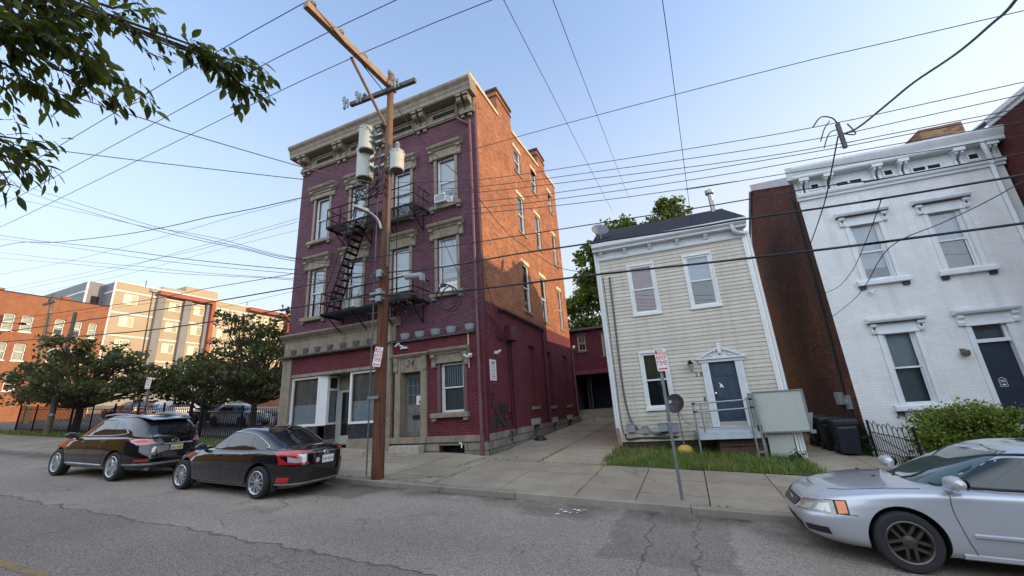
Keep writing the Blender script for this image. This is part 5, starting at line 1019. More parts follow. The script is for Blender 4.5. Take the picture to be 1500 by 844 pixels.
U.part('riser_conduit', MB().tube([(X0 + .2, 8.5, 10.1), (X0 + .22, 8.5, 6)], .03, 6), m_greycable)
ar = MB().tube(smooth_path([(X0 + .0, 8.46, 7.2), (X0 - .05, 8.4, 7.42), (X0 - .13, 8.28, 7.58), (X0 - .24, 8.14, 7.68)], 5), .04, 8); la = U.part('lamp_arm', ar, m_steel, 40)
hd = MB(); hd.prism([(-7.68, 8.2, 7.62), (-7.56, 8.1, 7.62), (-7.84, 7.8, 7.76), (-7.97, 7.88, 7.76)], [(-7.67, 8.19, 7.74), (-7.58, 8.11, 7.74), (-7.86, 7.82, 7.84), (-7.95, 7.89, 7.84)]); U.part('lamp_head', hd, m_greybox, bevel=.02, parent=la)
for z, w in ((5.75, .05), (5.2, .06), (5.05, .04)): U.part('cable_clamp', MB().box(X0 - .2, X0 + .22, 8.3, 8.42, z, z + w).box(X0 + .05, X0 + .2, 8.25, 8.32, z - .08, z + .12), m_greybox)
st = MB(); st.box(X0 - .22, X0 + .12, 8.385, 8.41, 2.42, 2.5); st.box(X0 - .12, X0 - .06, 8.4, 8.42, 2.2, 2.28); U.part('pole_tag', st, m_steel)
# splice case, coil and spacer on the cables
T = Thing('splice_case', 'short pale splice case hanging on the cable beside the fire escape', 'cable box', (-6.0, 8.28, 5.45)); T.part('case', MB().tube([(-6.42, 8.28, 5.49), (-6.38, 8.28, 5.49), (-5.92, 8.28, 5.45), (-5.86, 8.28, 5.45)], [.05, .085, .085, .05], 8), m_greybox, 40); T.part('clip', MB().box(-5.9, -5.84, 8.2, 8.36, 5.3, 5.5), m_greybox)
T = Thing('cable_coil', 'round loop of spare black cable hanging in front of the purple house', 'cable coil', (-5.0, 8.28, 4.9)); T.part('loop', MB().tube([(-5.22 + .29 * math.cos(a), 8.28 + .01 * k, 4.76 + .32 * math.sin(a)) for k, a in enumerate([i * .32 for i in range(42)])], .018, 5), m_cable, 60); T.part('tie', MB().box(-5.3, -5.18, 8.24, 8.33, 5.02, 5.1), m_cable)
T = Thing('cable_spacer', 'dark upright cable spacer bar above the white house cornice', 'cable spacer', (3.45, 8.45, 6.3)); T.part('bar', MB().box(3.4, 3.46, 8.42, 8.48, 6.25, 6.78), m_trimdark)
lp = MB(); lp.tube(smooth_path([(3.05, 8.45, 6.83), (3.2, 8.4, 6.98), (3.38, 8.42, 6.9), (3.44, 8.45, 6.72)], 4), .012, 5).tube(smooth_path([(3.1, 8.45, 6.5), (3.2, 8.4, 6.72), (3.32, 8.42, 6.86)], 4), .01, 5).tube(smooth_path([(3.12, 8.45, 6.35), (3.25, 8.4, 6.6), (3.42, 8.45, 6.66)], 4), .01, 5).tube(smooth_path([(3.46, 8.45, 6.55), (3.62, 8.4, 6.45), (3.55, 8.4, 6.7)], 4), .012, 5); T.part('jumper_loop', lp, m_cable)
# ------------------------------------------------------------------ cars: stacked rings, front = +x, left side = +y
class Shell:
    # rings: list of dict(w, xf, xr, nf, nr, z=[(x,z)...]); smoothly interpolated
    def __init__(s, keys, n):
        s.R = []; K = len(keys)
        def cr(get, i, t):
            a, b, c, d = [get(keys[max(0, min(K - 1, j))]) for j in (i - 1, i, i + 1, i + 2)]
            return .5 * (2 * b + (c - a) * t + (2 * a - 5 * b + 4 * c - d) * t * t + (3 * b - a - 3 * c + d) * t ** 3)
        for q in range(n + 1):
            g = q / n * (K - 1); i = min(int(g), K - 2); t = g - i
            r = {k: cr(lambda q_, k=k: q_[k], i, t) for k in ('w', 'xf', 'xr', 'nf', 'nr')}
            r['fz'] = (lambda x, i=i, t=t: cr(lambda q_: interp(x, [p[0] for p in q_['z']], [p[1] for p in q_['z']]), i, t)); s.R.append(r)
    def pts(s, r, N):
        out = []; xc = (r['xf'] + r['xr']) / 2; a = (r['xf'] - r['xr']) / 2
        for k in range(N):
            th = 2 * math.pi * k / N; c, sn = math.cos(th), math.sin(th); n = r['nf'] if c >= 0 else r['nr']
            x = xc + a * math.copysign(abs(c) ** (2 / n), c); y = r['w'] * math.copysign(abs(sn) ** (2 / n), sn); out.append((x, y, r['fz'](x)))
        return out
    def mesh(s, mb, N, top=True, bottom=True, crown=.02):
        rows = [s.pts(r, N) for r in s.R]; V = [p for row in rows for p in row]; F = []
        for i in range(len(rows) - 1):
            for k in range(N): F.append((i * N + k, i * N + (k + 1) % N, (i + 1) * N + (k + 1) % N, (i + 1) * N + k))
        o = len(V)
        if top:
            last = rows[-1]; M_ = 5; prev = (len(rows) - 1) * N
            for j in range(1, M_ + 1):
                t = j / (M_ + 1) ; base = len(V)
                for (x, y, z) in last: V.append((x * 1.0, y * (1 - t), z + crown * (1 - (1 - t) ** 2)))
                for k in range(N): F.append((prev + k, prev + (k + 1) % N, base + (k + 1) % N, base + k))
                prev = base
            for k in range(N // 2): F.append((prev + k, prev + k + 1, prev + (N - k - 1) % N, prev + (N - k) % N) if 0 < k < N // 2 - 1 else ((prev, prev + 1, prev + N - 1) if k == 0 else (prev + k, prev + k + 1, prev + N - k - 1 + 0)))
        if bottom:
            for k in range(N // 2): F.append(tuple(reversed((k, k + 1, (N - k - 1) % N, (N - k) % N))) if 0 < k < N // 2 - 1 else (tuple(reversed((0, 1, N - 1))) if k == 0 else tuple(reversed((k, k + 1, N - k - 1)))))
        mb.add(V, F); return mb
    def hw(s, r, x):
        xc = (r['xf'] + r['xr']) / 2; a = (r['xf'] - r['xr']) / 2; t = (x - xc) / a; n = r['nf'] if t >= 0 else r['nr']
        return r['w'] * max(0, 1 - min(1, abs(t)) ** n) ** (1 / n)
    def side(s, x, z, off=.004):
        prev = None
        for r in s.R:
            c = (r['fz'](x), s.hw(r, x))
            if prev and prev[0] <= z <= c[0]:
                t = (z - prev[0]) / max(1e-6, c[0] - prev[0]); return prev[1] + (c[1] - prev[1]) * t + off
            if prev is None and z < c[0]: return c[1] + off
            prev = c
        return prev[1] + off
    def end(s, y, z, rear=True, off=.004):
        prev = None; best = None
        for r in s.R:
            xc = (r['xf'] + r['xr']) / 2; a = (r['xf'] - r['xr']) / 2; n = r['nr'] if rear else r['nf']
            e = a * max(0, 1 - min(1, abs(y) / r['w']) ** n) ** (1 / n); x = xc - e if rear else xc + e
            c = (r['fz'](x), x)
            if prev and prev[0] <= z <= c[0]:
                t = (z - prev[0]) / max(1e-6, c[0] - prev[0]); v = prev[1] + (c[1] - prev[1]) * t; return v - off if rear else v + off
            if prev is None and z < c[0]: return c[1] - off if rear else c[1] + off
            prev = c
        return prev[1] - off if rear else prev[1] + off
def poly_grid(poly, fmap, nu=14, nv=6):
    # fill a polygon (a, b) given as lower and upper chains, mapped by fmap(a, b)
    lo, hi = poly; mb = MB(); a0 = max(lo[0][0], hi[0][0]); V = []
    def at(ch, t):
        L_ = [0]
        for i in range(len(ch) - 1): L_.append(L_[-1] + math.dist(ch[i], ch[i + 1]))
        d = t * L_[-1]
        for i in range(len(ch) - 1):
            if d <= L_[i + 1] + 1e-9:
                q = (d - L_[i]) / max(1e-9, L_[i + 1] - L_[i]); return (ch[i][0] + (ch[i + 1][0] - ch[i][0]) * q, ch[i][1] + (ch[i + 1][1] - ch[i][1]) * q)
        return ch[-1]
    for i in range(nu + 1):
        p, q = at(lo, i / nu), at(hi, i / nu)
        for j in range(nv + 1):
            t = j / nv; V.append(fmap(p[0] + (q[0] - p[0]) * t, p[1] + (q[1] - p[1]) * t))
    return V, [(i * (nv + 1) + j, (i + 1) * (nv + 1) + j, (i + 1) * (nv + 1) + j + 1, i * (nv + 1) + j + 1) for i in range(nu) for j in range(nv)]
def wheel_set(T, x, y, r, w, spokes, m_rim, side, full=True):
    m = Matrix.Translation((x, y, r)) @ Matrix.Rotation(rad(-90 * side), 4, 'X')    # local z points outward
    ri = r * .70
    ty = MB().lathe([(ri - .01, -w / 2), (r * .93, -w / 2), (r * .985, -w * .4), (r, -w * .22), (r, w * .22), (r * .985, w * .4), (r * .93, w / 2), (r * .8, w / 2 + .006), (ri, w / 2 - .005), (ri - .012, w / 2 - .03)], m, 40)
    o = T.part('wheel', ty, m_rubber, 35)
    rm = MB(); rm.lathe([(ri + .006, w / 2 - .002), (ri - .004, w / 2 + .004), (ri - .02, w / 2 - .006), (ri - .03, w / 2 - .05), (ri - .04, -w * .2)], m, 36)
    R_ = ri - .012; dz = w / 2 - .012
    for k in range(5):
        a0 = 2 * math.pi * k / 5 + .31
        arms = [(0., 0., .042, .05)] if spokes == 'wide' else ([(q * .018, q * .072, .016, .019) for q in (-1, 1)] if spokes == 'twin' else [(q * .036, q * .044, .0145, .016) for q in (-1, 1)])
        ca, sa = math.cos(a0), math.sin(a0)
        for o0, o1, w0, w1 in arms:
            V = []
            for rr, oo, hw_, zz in ((.045, o0, w0, dz - .016), (R_ * .55, (o0 + o1) / 2, (w0 + w1) / 2, dz - .004), (math.sqrt(R_ ** 2 - o1 ** 2), o1, w1, dz - .018)):
                cx, cy = ca * rr - sa * oo, sa * rr + ca * oo; px, py = -sa * hw_, ca * hw_
                V += [m @ Vector((cx + px, cy + py, zz)), m @ Vector((cx - px, cy - py, zz)), m @ Vector((cx - px * 1.3, cy - py * 1.3, zz - .03)), m @ Vector((cx + px * 1.3, cy + py * 1.3, zz - .03))]
            rm.add(V, [(0, 1, 5, 4), (4, 5, 9, 8), (1, 2, 6, 5), (5, 6, 10, 9), (3, 0, 4, 7), (7, 4, 8, 11)])
    rm.lathe([(.075, dz - .035), (.07, dz - .01), (.04, dz), (.028, dz + .004), (0, dz + .004)], m, 18)
    for k in range(5): a = 2 * math.pi * k / 5; rm.lathe([(.011, 0), (.009, .01), (0, .01)], m @ Matrix.Translation((.055 * math.cos(a), .055 * math.sin(a), dz - .02)), 6)
    T.part('rim', rm, m_rim, 30, parent=o)
    T.part('brake_disc', MB().lathe([(0, -w * .12), (ri - .03, -w * .12)], m, 24), m_plastic, parent=o)
def boolean_body(mb, cut_list, mats, T, name, smooth=32):
    ob = mb.build('tmp_body', mats); co = []
    bmm = bmesh.new(); bmm.from_mesh(ob.data); bmesh.ops.recalc_face_normals(bmm, faces=bmm.faces); bmm.to_mesh(ob.data); bmm.free()
    for c in cut_list:
        k = c.build('tmp_cut', mats); k.data.polygons.foreach_set('material_index', [1] * len(k.data.polygons)); co.append(k)
        b = bmesh.new(); b.from_mesh(k.data); bmesh.ops.recalc_face_normals(b, faces=b.faces); b.to_mesh(k.data); b.free()
        md = ob.modifiers.new('cut', 'BOOLEAN'); md.object = k; md.operation = 'DIFFERENCE'; md.solver = 'EXACT'
    dg = bpy.context.evaluated_depsgraph_get(); me = bpy.data.meshes.new_from_object(ob.evaluated_get(dg))
    for k in co: d = k.data; bpy.data.objects.remove(k); bpy.data.meshes.remove(d)
    d = ob.data; bpy.data.objects.remove(ob); bpy.data.meshes.remove(d)
    me.name = name; me.polygons.foreach_set('use_smooth', [True] * len(me.polygons)); me.set_sharp_from_angle(angle=rad(smooth))
    o = bpy.data.objects.new(name, me); COL.objects.link(o); o.parent = T.o; return o
def car_matrix(x, y, yawdeg, zoff=0.):
    # heading -X by default, lying on the sloping road
    a = rad(180 + yawdeg); h = Vector((math.cos(a), math.sin(a), 0)); h.z = SL * h.x; h.normalize()
    n = Vector((-SL, 0, 1)).normalized(); l = n.cross(h).normalized()
    return Matrix(((h.x, l.x, n.x, x), (h.y, l.y, n.y, y), (h.z, l.z, n.z, SL * x + zoff), (0, 0, 0, 1)))
def ring(w, xf, xr, nf, nr, z): return dict(w=w, xf=xf, xr=xr, nf=nf, nr=nr, z=z if isinstance(z, list) else [(0, z)])
def build_car(T, S, detail=True):
    body, cab = S['body'], S['cab']; paint = S['paint']; N = 96 if detail else 48
    mb = body.mesh(MB(), N, crown=S.get('hood_crown', .05))
    cuts = []
    for x in S['axles']:
        for s in (-1, 1):
            cuts.append(MB().lathe([(0, -.2), (S['arch'], -.2), (S['arch'], .3), (0, .3)], Matrix.Translation((x, s * (S['w'] - .1), S['wr'] + .01)) @ Matrix.Rotation(rad(90), 4, 'X'), 40))
    bo = boolean_body(mb, cuts, [paint, m_plastic], T, 'body')
    cm = cab.mesh(MB(), N, crown=S.get('roof_crown', .05), bottom=False)
    T.part('cabin_roof', cm, paint, 40)
    for x in S['axles']:
        for s in (-1, 1): wheel_set(T, x, s * (S['w'] - S['tw'] / 2 - .012), S['wr'], S['tw'], S['spokes'], S['rim'], s)
    for s in (-1, 1):
        fm = lambda a, b, s=s: (a, s * cab.side(a, b, .005), b)
        for lo, hi in S['side_glass']:
            T.part('side_window', MB().add(*poly_grid((lo, hi), fm)), S['glass'], 40)
        if 'side_trim' in S:
            for tr in S['side_trim']: T.part('window_trim', MB().tube([(a, s * cab.side(a, b, .008), b) for a, b in smooth_path2(tr)], S.get('trim_r', .012), 5), S.get('trim_mat', m_chrome), 50)
    for nm, rear in (('rear_window', True), ('windscreen', False)):
        lo, hi = S[nm]; T.part(nm, MB().add(*poly_grid((lo, hi), lambda a, b, rear=rear: (cab.end(a, b, rear, .005), a, b), 16, 8)), S['glass'] if nm == 'rear_window' else S.get('wglass', S['glass']), 40)
    for s in (-1, 1):
        for seam in S.get('seams', []): T.part('door_seam', MB().tube([(a, s * body.side(a, b, .0), b) for a, b in smooth_path2(seam)], .0045, 4), m_plastic)
        for x, z in S.get('handles', []):
            y = s * body.side(x, z, .0); T.part('door_handle', MB().tube(smooth_path([(x + .11, y - s * .005, z), (x + .08, y + s * .03, z + .004), (x - .08, y + s * .03, z + .004), (x - .11, y - s * .005, z)], 3), .015, 6), S.get('handle_mat', paint), 50)
    if detail:
        r = body.R[-2]
        for s in (-1, 1):
            xs = [S.get('hood0', r['xf'] - .12) - k * .08 for k in range(14)]
            T.part('bonnet_seam', MB().tube([(x, s * body.hw(r, x), r['fz'](x) + .001) for x in xs if x > S.get('hood1', 1.05)], .004, 4), m_plastic)
    return bo
def smooth_path2(pts): return [(p.x, p.y) for p in smooth_path([(a, b, 0) for a, b in pts], 5)]
def mirror(T, x, y, z, s, paint, sc=1.):
    m = MB(); pr = [(.0, -.09), (.05, -.085), (.085, -.05), (.1, .0), (.095, .04), (.07, .075), (.0, .085)]
    m.lathe([(0, -.085), (.055, -.07), (.08, -.03), (.088, .01), (.078, .05), (.05, .075), (0, .085)], Matrix.Translation((x, y + s * .1, z)) @ Matrix.Rotation(rad(90), 4, 'X') @ Matrix.Diagonal((1.0 * sc, .85 * sc, 1.35 * sc, 1)), 16)
    m.box(x - .03, x + .05, min(y - s * .06, y + s * .03), max(y - s * .06, y + s * .03), z - .07, z - .02)
    o = T.part('mirror', m, paint, 40)
    T.part('mirror_glass', MB().lathe([(0, 0), (.075 * sc, 0)], Matrix.Translation((x - .08 * sc, y + s * .1, z)) @ Matrix.Rotation(rad(-90), 4, 'Y') @ Matrix.Diagonal((.8, 1.3, 1, 1)), 16), m_carglass, parent=o)
def plate(T, x, y, z, txt, face, ink, w=.31, h=.155, tilt=0., both=''):
    f = lambda u, q, d: (x - d - q * tilt, y - u, z + q)
    p = T.part('number_plate', MB().ext2(f, [(-w / 2, -h / 2), (w / 2, -h / 2), (w / 2, h / 2), (-w / 2, h / 2)], 0, .012), face)
    T.part('plate_text', text_mb(txt, .085, f, 0, -.008, .0135, sx=.92), ink, parent=p)
def patch(T, name, lo, hi, fm, mat, parent=None, nu=10, nv=4): return T.part(name, MB().add(*poly_grid((lo, hi), fm, nu, nv)), mat, 40, parent=parent)

# ---- black sport utility vehicle
def suv_shell():
    b = [ring(.84, 2.18, -2.2, 5, 6, .27), ring(.90, 2.33, -2.33, 4, 5.5, .33), ring(.93, 2.38, -2.38, 3.6, 5, [(-2.4, .50), (2.4, .50)]), ring(.94, 2.37, -2.36, 3.4, 5, [(-2.4, .66), (2.4, .62)]), ring(.935, 2.33, -2.30, 3.2, 4.8, [(-2.4, .84), (0, .82), (2.4, .74)]), ring(.92, 2.26, -2.24, 3.2, 4.8, [(-2.4, .98), (0, .95), (1.2, .9), (2.4, .80)]), ring(.885, 2.18, -2.16, 3.2, 4.8, [(-2.4, 1.12), (-1, 1.09), (.4, 1.05), (1.2, .98), (2.3, .86)]), ring(.80, 2.04, -2.10, 3.2, 4.6, [(-2.4, 1.16), (-1, 1.13), (.4, 1.09), (1.2, 1.03), (2.2, .90)])]
    c = [ring(.855, 1.28, -2.20, 4, 5, [(-2.3, 1.04), (.4, 1.0), (1.3, .96)]), ring(.845, 1.10, -2.18, 4, 5, [(-2.3, 1.14), (.4, 1.1), (1.2, 1.06)]), ring(.79, .72, -2.04, 4, 4.6, [(-2.2, 1.34), (.4, 1.31), (1., 1.28)]), ring(.72, .36, -1.86, 4, 4.4, [(-2, 1.50), (-.4, 1.52), (.4, 1.49)]), ring(.645, .08, -1.72, 3.4, 4.4, [(-2, 1.585), (-1.2, 1.625), (-.4, 1.635), (.2, 1.60)]), ring(.55, -.06, -1.66, 3.2, 4, [(-2, 1.61), (-1.2, 1.655), (-.4, 1.665), (.2, 1.63)])]
    return Shell(b, 30), Shell(c, 24)
b_, c_ = suv_shell()
T = Thing('sport_utility_vehicle', 'black sport utility vehicle with silver roof rails, parked ahead of the black sedan', 'car', mat4=car_matrix(-15.98, 7.32, 2.2))
S = dict(body=b_, cab=c_, paint=m_cblack, axles=(1.39, -1.36), arch=.41, w=.94, wr=.365, tw=.235, spokes='wide', rim=m_alloy, glass=m_carglass, roof_crown=.02,
    side_glass=[([(1.0, 1.12), (.02, 1.14)], [(.60, 1.29), (.16, 1.475), (.04, 1.495)]), ([(-.03, 1.14), (-.93, 1.17)], [(-.01, 1.5), (-.5, 1.515), (-.86, 1.49)]), ([(-.97, 1.172), (-1.52, 1.215)], [(-.92, 1.482), (-1.12, 1.435), (-1.47, 1.25)])],
    side_trim=[[(1.03, 1.1), (.0, 1.115), (-.95, 1.145), (-1.45, 1.185), (-1.56, 1.215), (-1.46, 1.29), (-1.14, 1.46), (-.9, 1.52), (-.5, 1.54), (0, 1.525), (.2, 1.49), (.62, 1.31)]], trim_r=.011,
    rear_window=([(-.66, 1.17), (0, 1.19), (.66, 1.17)], [(-.5, 1.47), (0, 1.5), (.5, 1.47)]), windscreen=([(-.7, 1.06), (0, 1.08), (.7, 1.06)], [(-.56, 1.52), (0, 1.56), (.56, 1.52)]),
    seams=[[(.98, 1.08), (1.0, .8), (.88, .5), (.84, .36)], [(-.0, 1.1), (.0, .8), (-.02, .36)], [(-.96, 1.12), (-.96, .85), (-.84, .6), (-.8, .4)]], handles=[(.16, .95), (-.78, .99)])
build_car(T, S)
for s in (-1, 1):
    T.part('roof_rail', MB().tube(smooth_path([(.12, s * .6, 1.615), (.0, s * .625, 1.66), (-.6, s * .64, 1.70), (-1.2, s * .625, 1.68), (-1.55, s * .6, 1.64), (-1.66, s * .58, 1.60)], 4), .022, 6), m_alloy, 40)
    mirror(T, .86, s * .86, 1.12, s, m_cblack, 1.1)
    T.part('sill_reflection', MB().tube([(x, s * b_.side(x, .385, .01), .385) for x in (.92, .4, -.1, -.6, -.86)], .02, 5), m_alloy)  # silver strip stands in for a reflection along the sill
    fr = lambda a, b, s=s: (b_.end(a, b, True, .01), a, b)
    fs = lambda a, b, s=s: (a, s * b_.side(a, b, .008), b)
    patch(T, 'tail_lamp', [(-2.18, .91), (-1.98, .93), (-1.78, 1.0)], [(-2.18, 1.07), (-1.98, 1.06), (-1.78, 1.03)], fs, m_pinklamp)
    t = patch(T, 'tail_lamp', [(s * .80, .91), (s * .6, .92), (s * .46, .93)], [(s * .80, 1.07), (s * .6, 1.06), (s * .46, .96)], fr, m_pinklamp)
    patch(T, 'lamp_core', [(s * .79, .985), (s * .66, .975), (s * .6, .98)], [(s * .79, 1.03), (s * .68, 1.035), (s * .6, 1.0)], lambda a, b: (b_.end(a, b, True, .016), a, b), m_taillight, t)
    patch(T, 'lamp_core', [(-2.16, .96), (-2.0, .97), (-1.9, 1.0)], [(-2.16, 1.03), (-2.0, 1.03), (-1.9, 1.015)], lambda a, b, s=s: (a, s * b_.side(a, b, .014), b), m_taillight, t)
    patch(T, 'rear_reflector', [(s * .82, .50), (s * .62, .49)], [(s * .82, .55), (s * .62, .56)], fr, m_taillight)
    patch(T, 'headlamp', [(2.16, .70), (1.95, .76), (1.75, .82)], [(2.16, .78), (1.95, .84), (1.75, .85)], fs, m_clearlamp)
T.part('chrome_bar', MB().tube([(b_.end(y, .895, True, .012), y, .895) for y in (.44, .2, 0, -.2, -.44)], .022, 6), m_chrome, 40)
T.part('rear_bumper_trim', MB().tube([(b_.end(y, .42, True, .006), y, .42) for y in [k * .1 for k in range(-9, 10)]], .03, 6), m_steel, 40)
T.part('roof_spoiler', MB().prism([(-1.66, -.6, 1.60), (-1.66, .6, 1.60), (-1.98, .5, 1.52), (-2.02, 0, 1.535), (-1.98, -.5, 1.52)], [(-1.6, -.58, 1.63), (-1.6, .58, 1.63), (-1.98, .5, 1.55), (-2.02, 0, 1.565), (-1.98, -.5, 1.55)]), m_cblack, bevel=.01)
em = MB(); ex = b_.end(0, .97, True, .012); em.tube([(ex, .085 * math.cos(a), .975 + .055 * math.sin(a)) for a in [k * .35 for k in range(19)]], .01, 5).tube([(ex, .03, 1.01), (ex, .005, .955), (ex, -.05, .965)], .011, 5); T.part('emblem', em, m_chrome, 40)
plate(T, b_.end(.0, .8, True, .012) - .0, -.02, .79, 'JNJ 2497', M('buff_plate', lin(206, 198, 160), .5, .05), m_text)
T.part('licence_lip', MB().tube([(b_.end(y, .70, True, .004), y, .70) for y in (.5, .2, 0, -.2, -.5)], .008, 4), m_plastic)
st = MB(); fz_ = lambda u, q, d: (c_.end(.52, 1.12 + q * .9, True, .008 + d), .52 - u, 1.12 + q)
T.part('window_decal', text_mb('+ 100', .075, lambda u, q, d: (c_.end(.5 - u, 1.13 + q, True, .008 + d), .5 - u, 1.13 + q), 0, 0, .0), m_signwhite)
T.part('bumper_decal', MB().add([(b_.end(.52 + a, .78 + b, True, .012), .52 + a, .78 + b) for a, b in ((.06, -.07), (.0, -.06), (-.06, .06), (-.03, .09), (.04, .03))], [(0, 1, 2, 3, 4)]), m_signwhite)
T.part('model_badge', MB().tube([(b_.end(y, .73, True, .01), y, .73) for y in (-.4, -.5, -.6)], .009, 4), m_chrome)
T.part('exhaust_pipe', MB().tube([(-2.1, -.6, .3), (-2.32, -.6, .3)], .04, 10).tube([(-2.1, .6, .3), (-2.32, .6, .3)], .04, 10), m_steel, 40)

# ---- black sedan
def sedan_shell():
    b = [ring(.82, 2.12, -2.05, 4.6, 5, .21), ring(.87, 2.24, -2.18, 3.6, 4.6, .28), ring(.895, 2.31, -2.27, 3.2, 4.2, [(-2.3, .44), (2.3, .42)]), ring(.90, 2.31, -2.30, 3.0, 4.0, [(-2.3, .60), (2.3, .54)]), ring(.895, 2.26, -2.29, 2.9, 4.0, [(-2.3, .76), (0, .72), (2.3, .64)]), ring(.875, 2.17, -2.27, 2.9, 4.0, [(-2.3, .90), (-1, .87), (.4, .82), (1.2, .78), (2.3, .70)]), ring(.83, 2.06, -2.23, 2.9, 4.0, [(-2.3, .985), (-1.4, .97), (-.6, .93), (.6, .91), (1.2, .87), (2.2, .75)]), ring(.72, 1.92, -2.18, 2.9, 4.0, [(-2.3, 1.0), (-1.6, 1.0), (-.6, .97), (.6, .95), (1.2, .90), (2.0, .79)])]
    c = [ring(.80, 1.22, -2.02, 3.6, 3.4, [(-2.1, .92), (-1, .90), (.5, .86), (1.3, .82)]), ring(.795, 1.02, -1.86, 3.6, 3.4, [(-2, 1.0), (-1, .985), (.5, .955), (1.2, .92)]), ring(.725, .58, -1.42, 3.6, 3.4, [(-1.5, 1.19), (-.5, 1.18), (.6, 1.14)]), ring(.645, .20, -1.08, 3.6, 3.4, [(-1.2, 1.325), (-.4, 1.345), (.3, 1.30)]), ring(.56, -.06, -.82, 3.2, 3.2, [(-1, 1.375), (-.4, 1.40), (.1, 1.37)]), ring(.47, -.16, -.7, 3, 3, [(-.9, 1.39), (-.4, 1.412), (.0, 1.39)])]
    return Shell(b, 30), Shell(c, 24)
b_, c_ = sedan_shell()
T = Thing('sedan', 'black sedan with claw-shaped red tail lamps, parked beside the wooden utility pole', 'car', mat4=car_matrix(-10.17, 7.36, -.4))
S = dict(body=b_, cab=c_, paint=m_cblack, axles=(1.41, -1.29), arch=.385, w=.90, wr=.325, tw=.215, spokes='twin', rim=m_alloy, glass=m_carglass, roof_crown=.012, hood_crown=.055,
    side_glass=[([(.96, .975), (-.02, 1.0)], [(.5, 1.15), (.12, 1.265), (-.02, 1.285)]), ([(-.07, 1.0), (-.86, 1.015)], [(-.07, 1.288), (-.5, 1.285), (-.80, 1.24)]), ([(-.91, 1.018), (-1.3, 1.03)], [(-.86, 1.225), (-1.02, 1.17), (-1.26, 1.045)])],
    side_trim=[[(.5, 1.165), (.14, 1.285), (-.1, 1.312), (-.5, 1.308), (-.84, 1.26), (-1.06, 1.18), (-1.36, 1.03), (-1.3, 1.012)]], trim_r=.013,
    rear_window=([(-.62, 1.01), (0, 1.03), (.62, 1.01)], [(-.44, 1.32), (0, 1.345), (.44, 1.32)]), windscreen=([(-.66, .93), (0, .95), (.66, .93)], [(-.5, 1.33), (0, 1.36), (.5, 1.33)]),
    seams=[[(.98, .9), (1.0, .7), (.9, .45), (.84, .3)], [(-.06, .96), (-.05, .7), (-.1, .3)], [(-.9, .97), (-.86, .8), (-.74, .55), (-.7, .4)]], handles=[(.12, .83), (-.72, .86)])
build_car(T, S)
for s in (-1, 1):
    mirror(T, .78, s * .80, .98, s, m_cblack)
    fr = lambda a, b, s=s: (b_.end(a, b, True, .012), a, b)
    fs = lambda a, b, s=s: (a, s * b_.side(a, b, .01), b)
    patch(T, 'tail_lamp', [(-2.16, .80), (-2.0, .85), (-1.62, .93)], [(-2.16, .93), (-2.0, .94), (-1.62, .945)], fs, m_taillight)
    t = patch(T, 'tail_lamp', [(s * .80, .85), (s * .62, .90), (s * .36, .93)], [(s * .80, .965), (s * .6, .975), (s * .36, .955)], fr, m_taillight)
    patch(T, 'tail_lamp', [(s * .80, .70), (s * .6, .69), (s * .42, .69)], [(s * .80, .86), (s * .74, .735), (s * .42, .715)], fr, m_taillight)
    patch(T, 'reverse_lamp', [(s * .73, .74), (s * .6, .725), (s * .46, .73)], [(s * .73, .86), (s * .6, .895), (s * .46, .9)], lambda a, b: (b_.end(a, b, True, .009), a, b), m_clearlamp, t)
    patch(T, 'rear_reflector', [(s * .80, .34), (s * .70, .335)], [(s * .80, .44), (s * .70, .44)], fr, m_taillight)
    patch(T, 'headlamp', [(2.0, .62), (1.85, .66), (1.6, .72)], [(2.0, .69), (1.85, .74), (1.6, .755)], fs, m_clearlamp)
    patch(T, 'side_marker', [(2.02, .50), (1.86, .52)], [(2.02, .56), (1.86, .57)], fs, m_amber)
    for x, z0 in ((-1.74, .12), (.98, .12)):
        f = lambda u, q, d, s=s, x=x: (x - d, s * (.80 + u), q); T.part('mud_flap', MB().fb(f, -.06, .06, z0 + .04, .34, 0, .015), m_plastic)
    T.part('sill_trim', MB().tube([(x, s * b_.side(x, .27, .004), .27) for x in (.9, .3, -.3, -.85)], .02, 5), m_plastic)  # black plastic strip along the sill
T.part('chrome_bar', MB().tube([(b_.end(y, .905, True, .014), y, .905) for y in (.56, .3, 0, -.3, -.56)], .016, 6), m_chrome, 40)
T.part('lower_bumper_trim', MB().tube([(b_.end(y, .30, True, .008), y, .30) for y in [k * .1 for k in range(-8, 9)]], .022, 6), m_steel, 40)
em = MB(); ex = b_.end(0, .88, True, .03); em.tube([(ex, .065 * math.cos(a), .88 + .058 * math.sin(a)) for a in [k * .35 for k in range(19)]], .01, 5)
for yy in (-.03, .03): em.tube([(ex, yy * 1.1, .915), (ex, yy * .8, .845)], .01, 5)
em.tube([(ex, -.03, .88), (ex, .03, .88)], .009, 5); T.part('emblem', em, m_chrome, 40)
plate(T, b_.end(-.02, .74, True, .016), -.05, .745, 'JHP 8354', m_signwhite, NT('blue_plate_ink').fin(lin(52, 72, 120), .5))
T.part('bumper_decal', MB().lathe([(0, .0), (.055, .0)], Matrix.Translation((b_.end(.24, .74, True, .016), .22, .745)) @ Matrix.Rotation(rad(-90), 4, 'Y'), 9), M('pink_decal', lin(206, 160, 156), .6, .1))
T.part('roof_antenna', MB().prism([(-.95, -.03, 1.36), (-.95, .03, 1.36), (-1.1, .012, 1.34), (-1.1, -.012, 1.34)], [(-1.03, -.006, 1.43), (-1.03, .006, 1.43), (-1.1, .006, 1.43), (-1.1, -.006, 1.43)]), m_cblack)

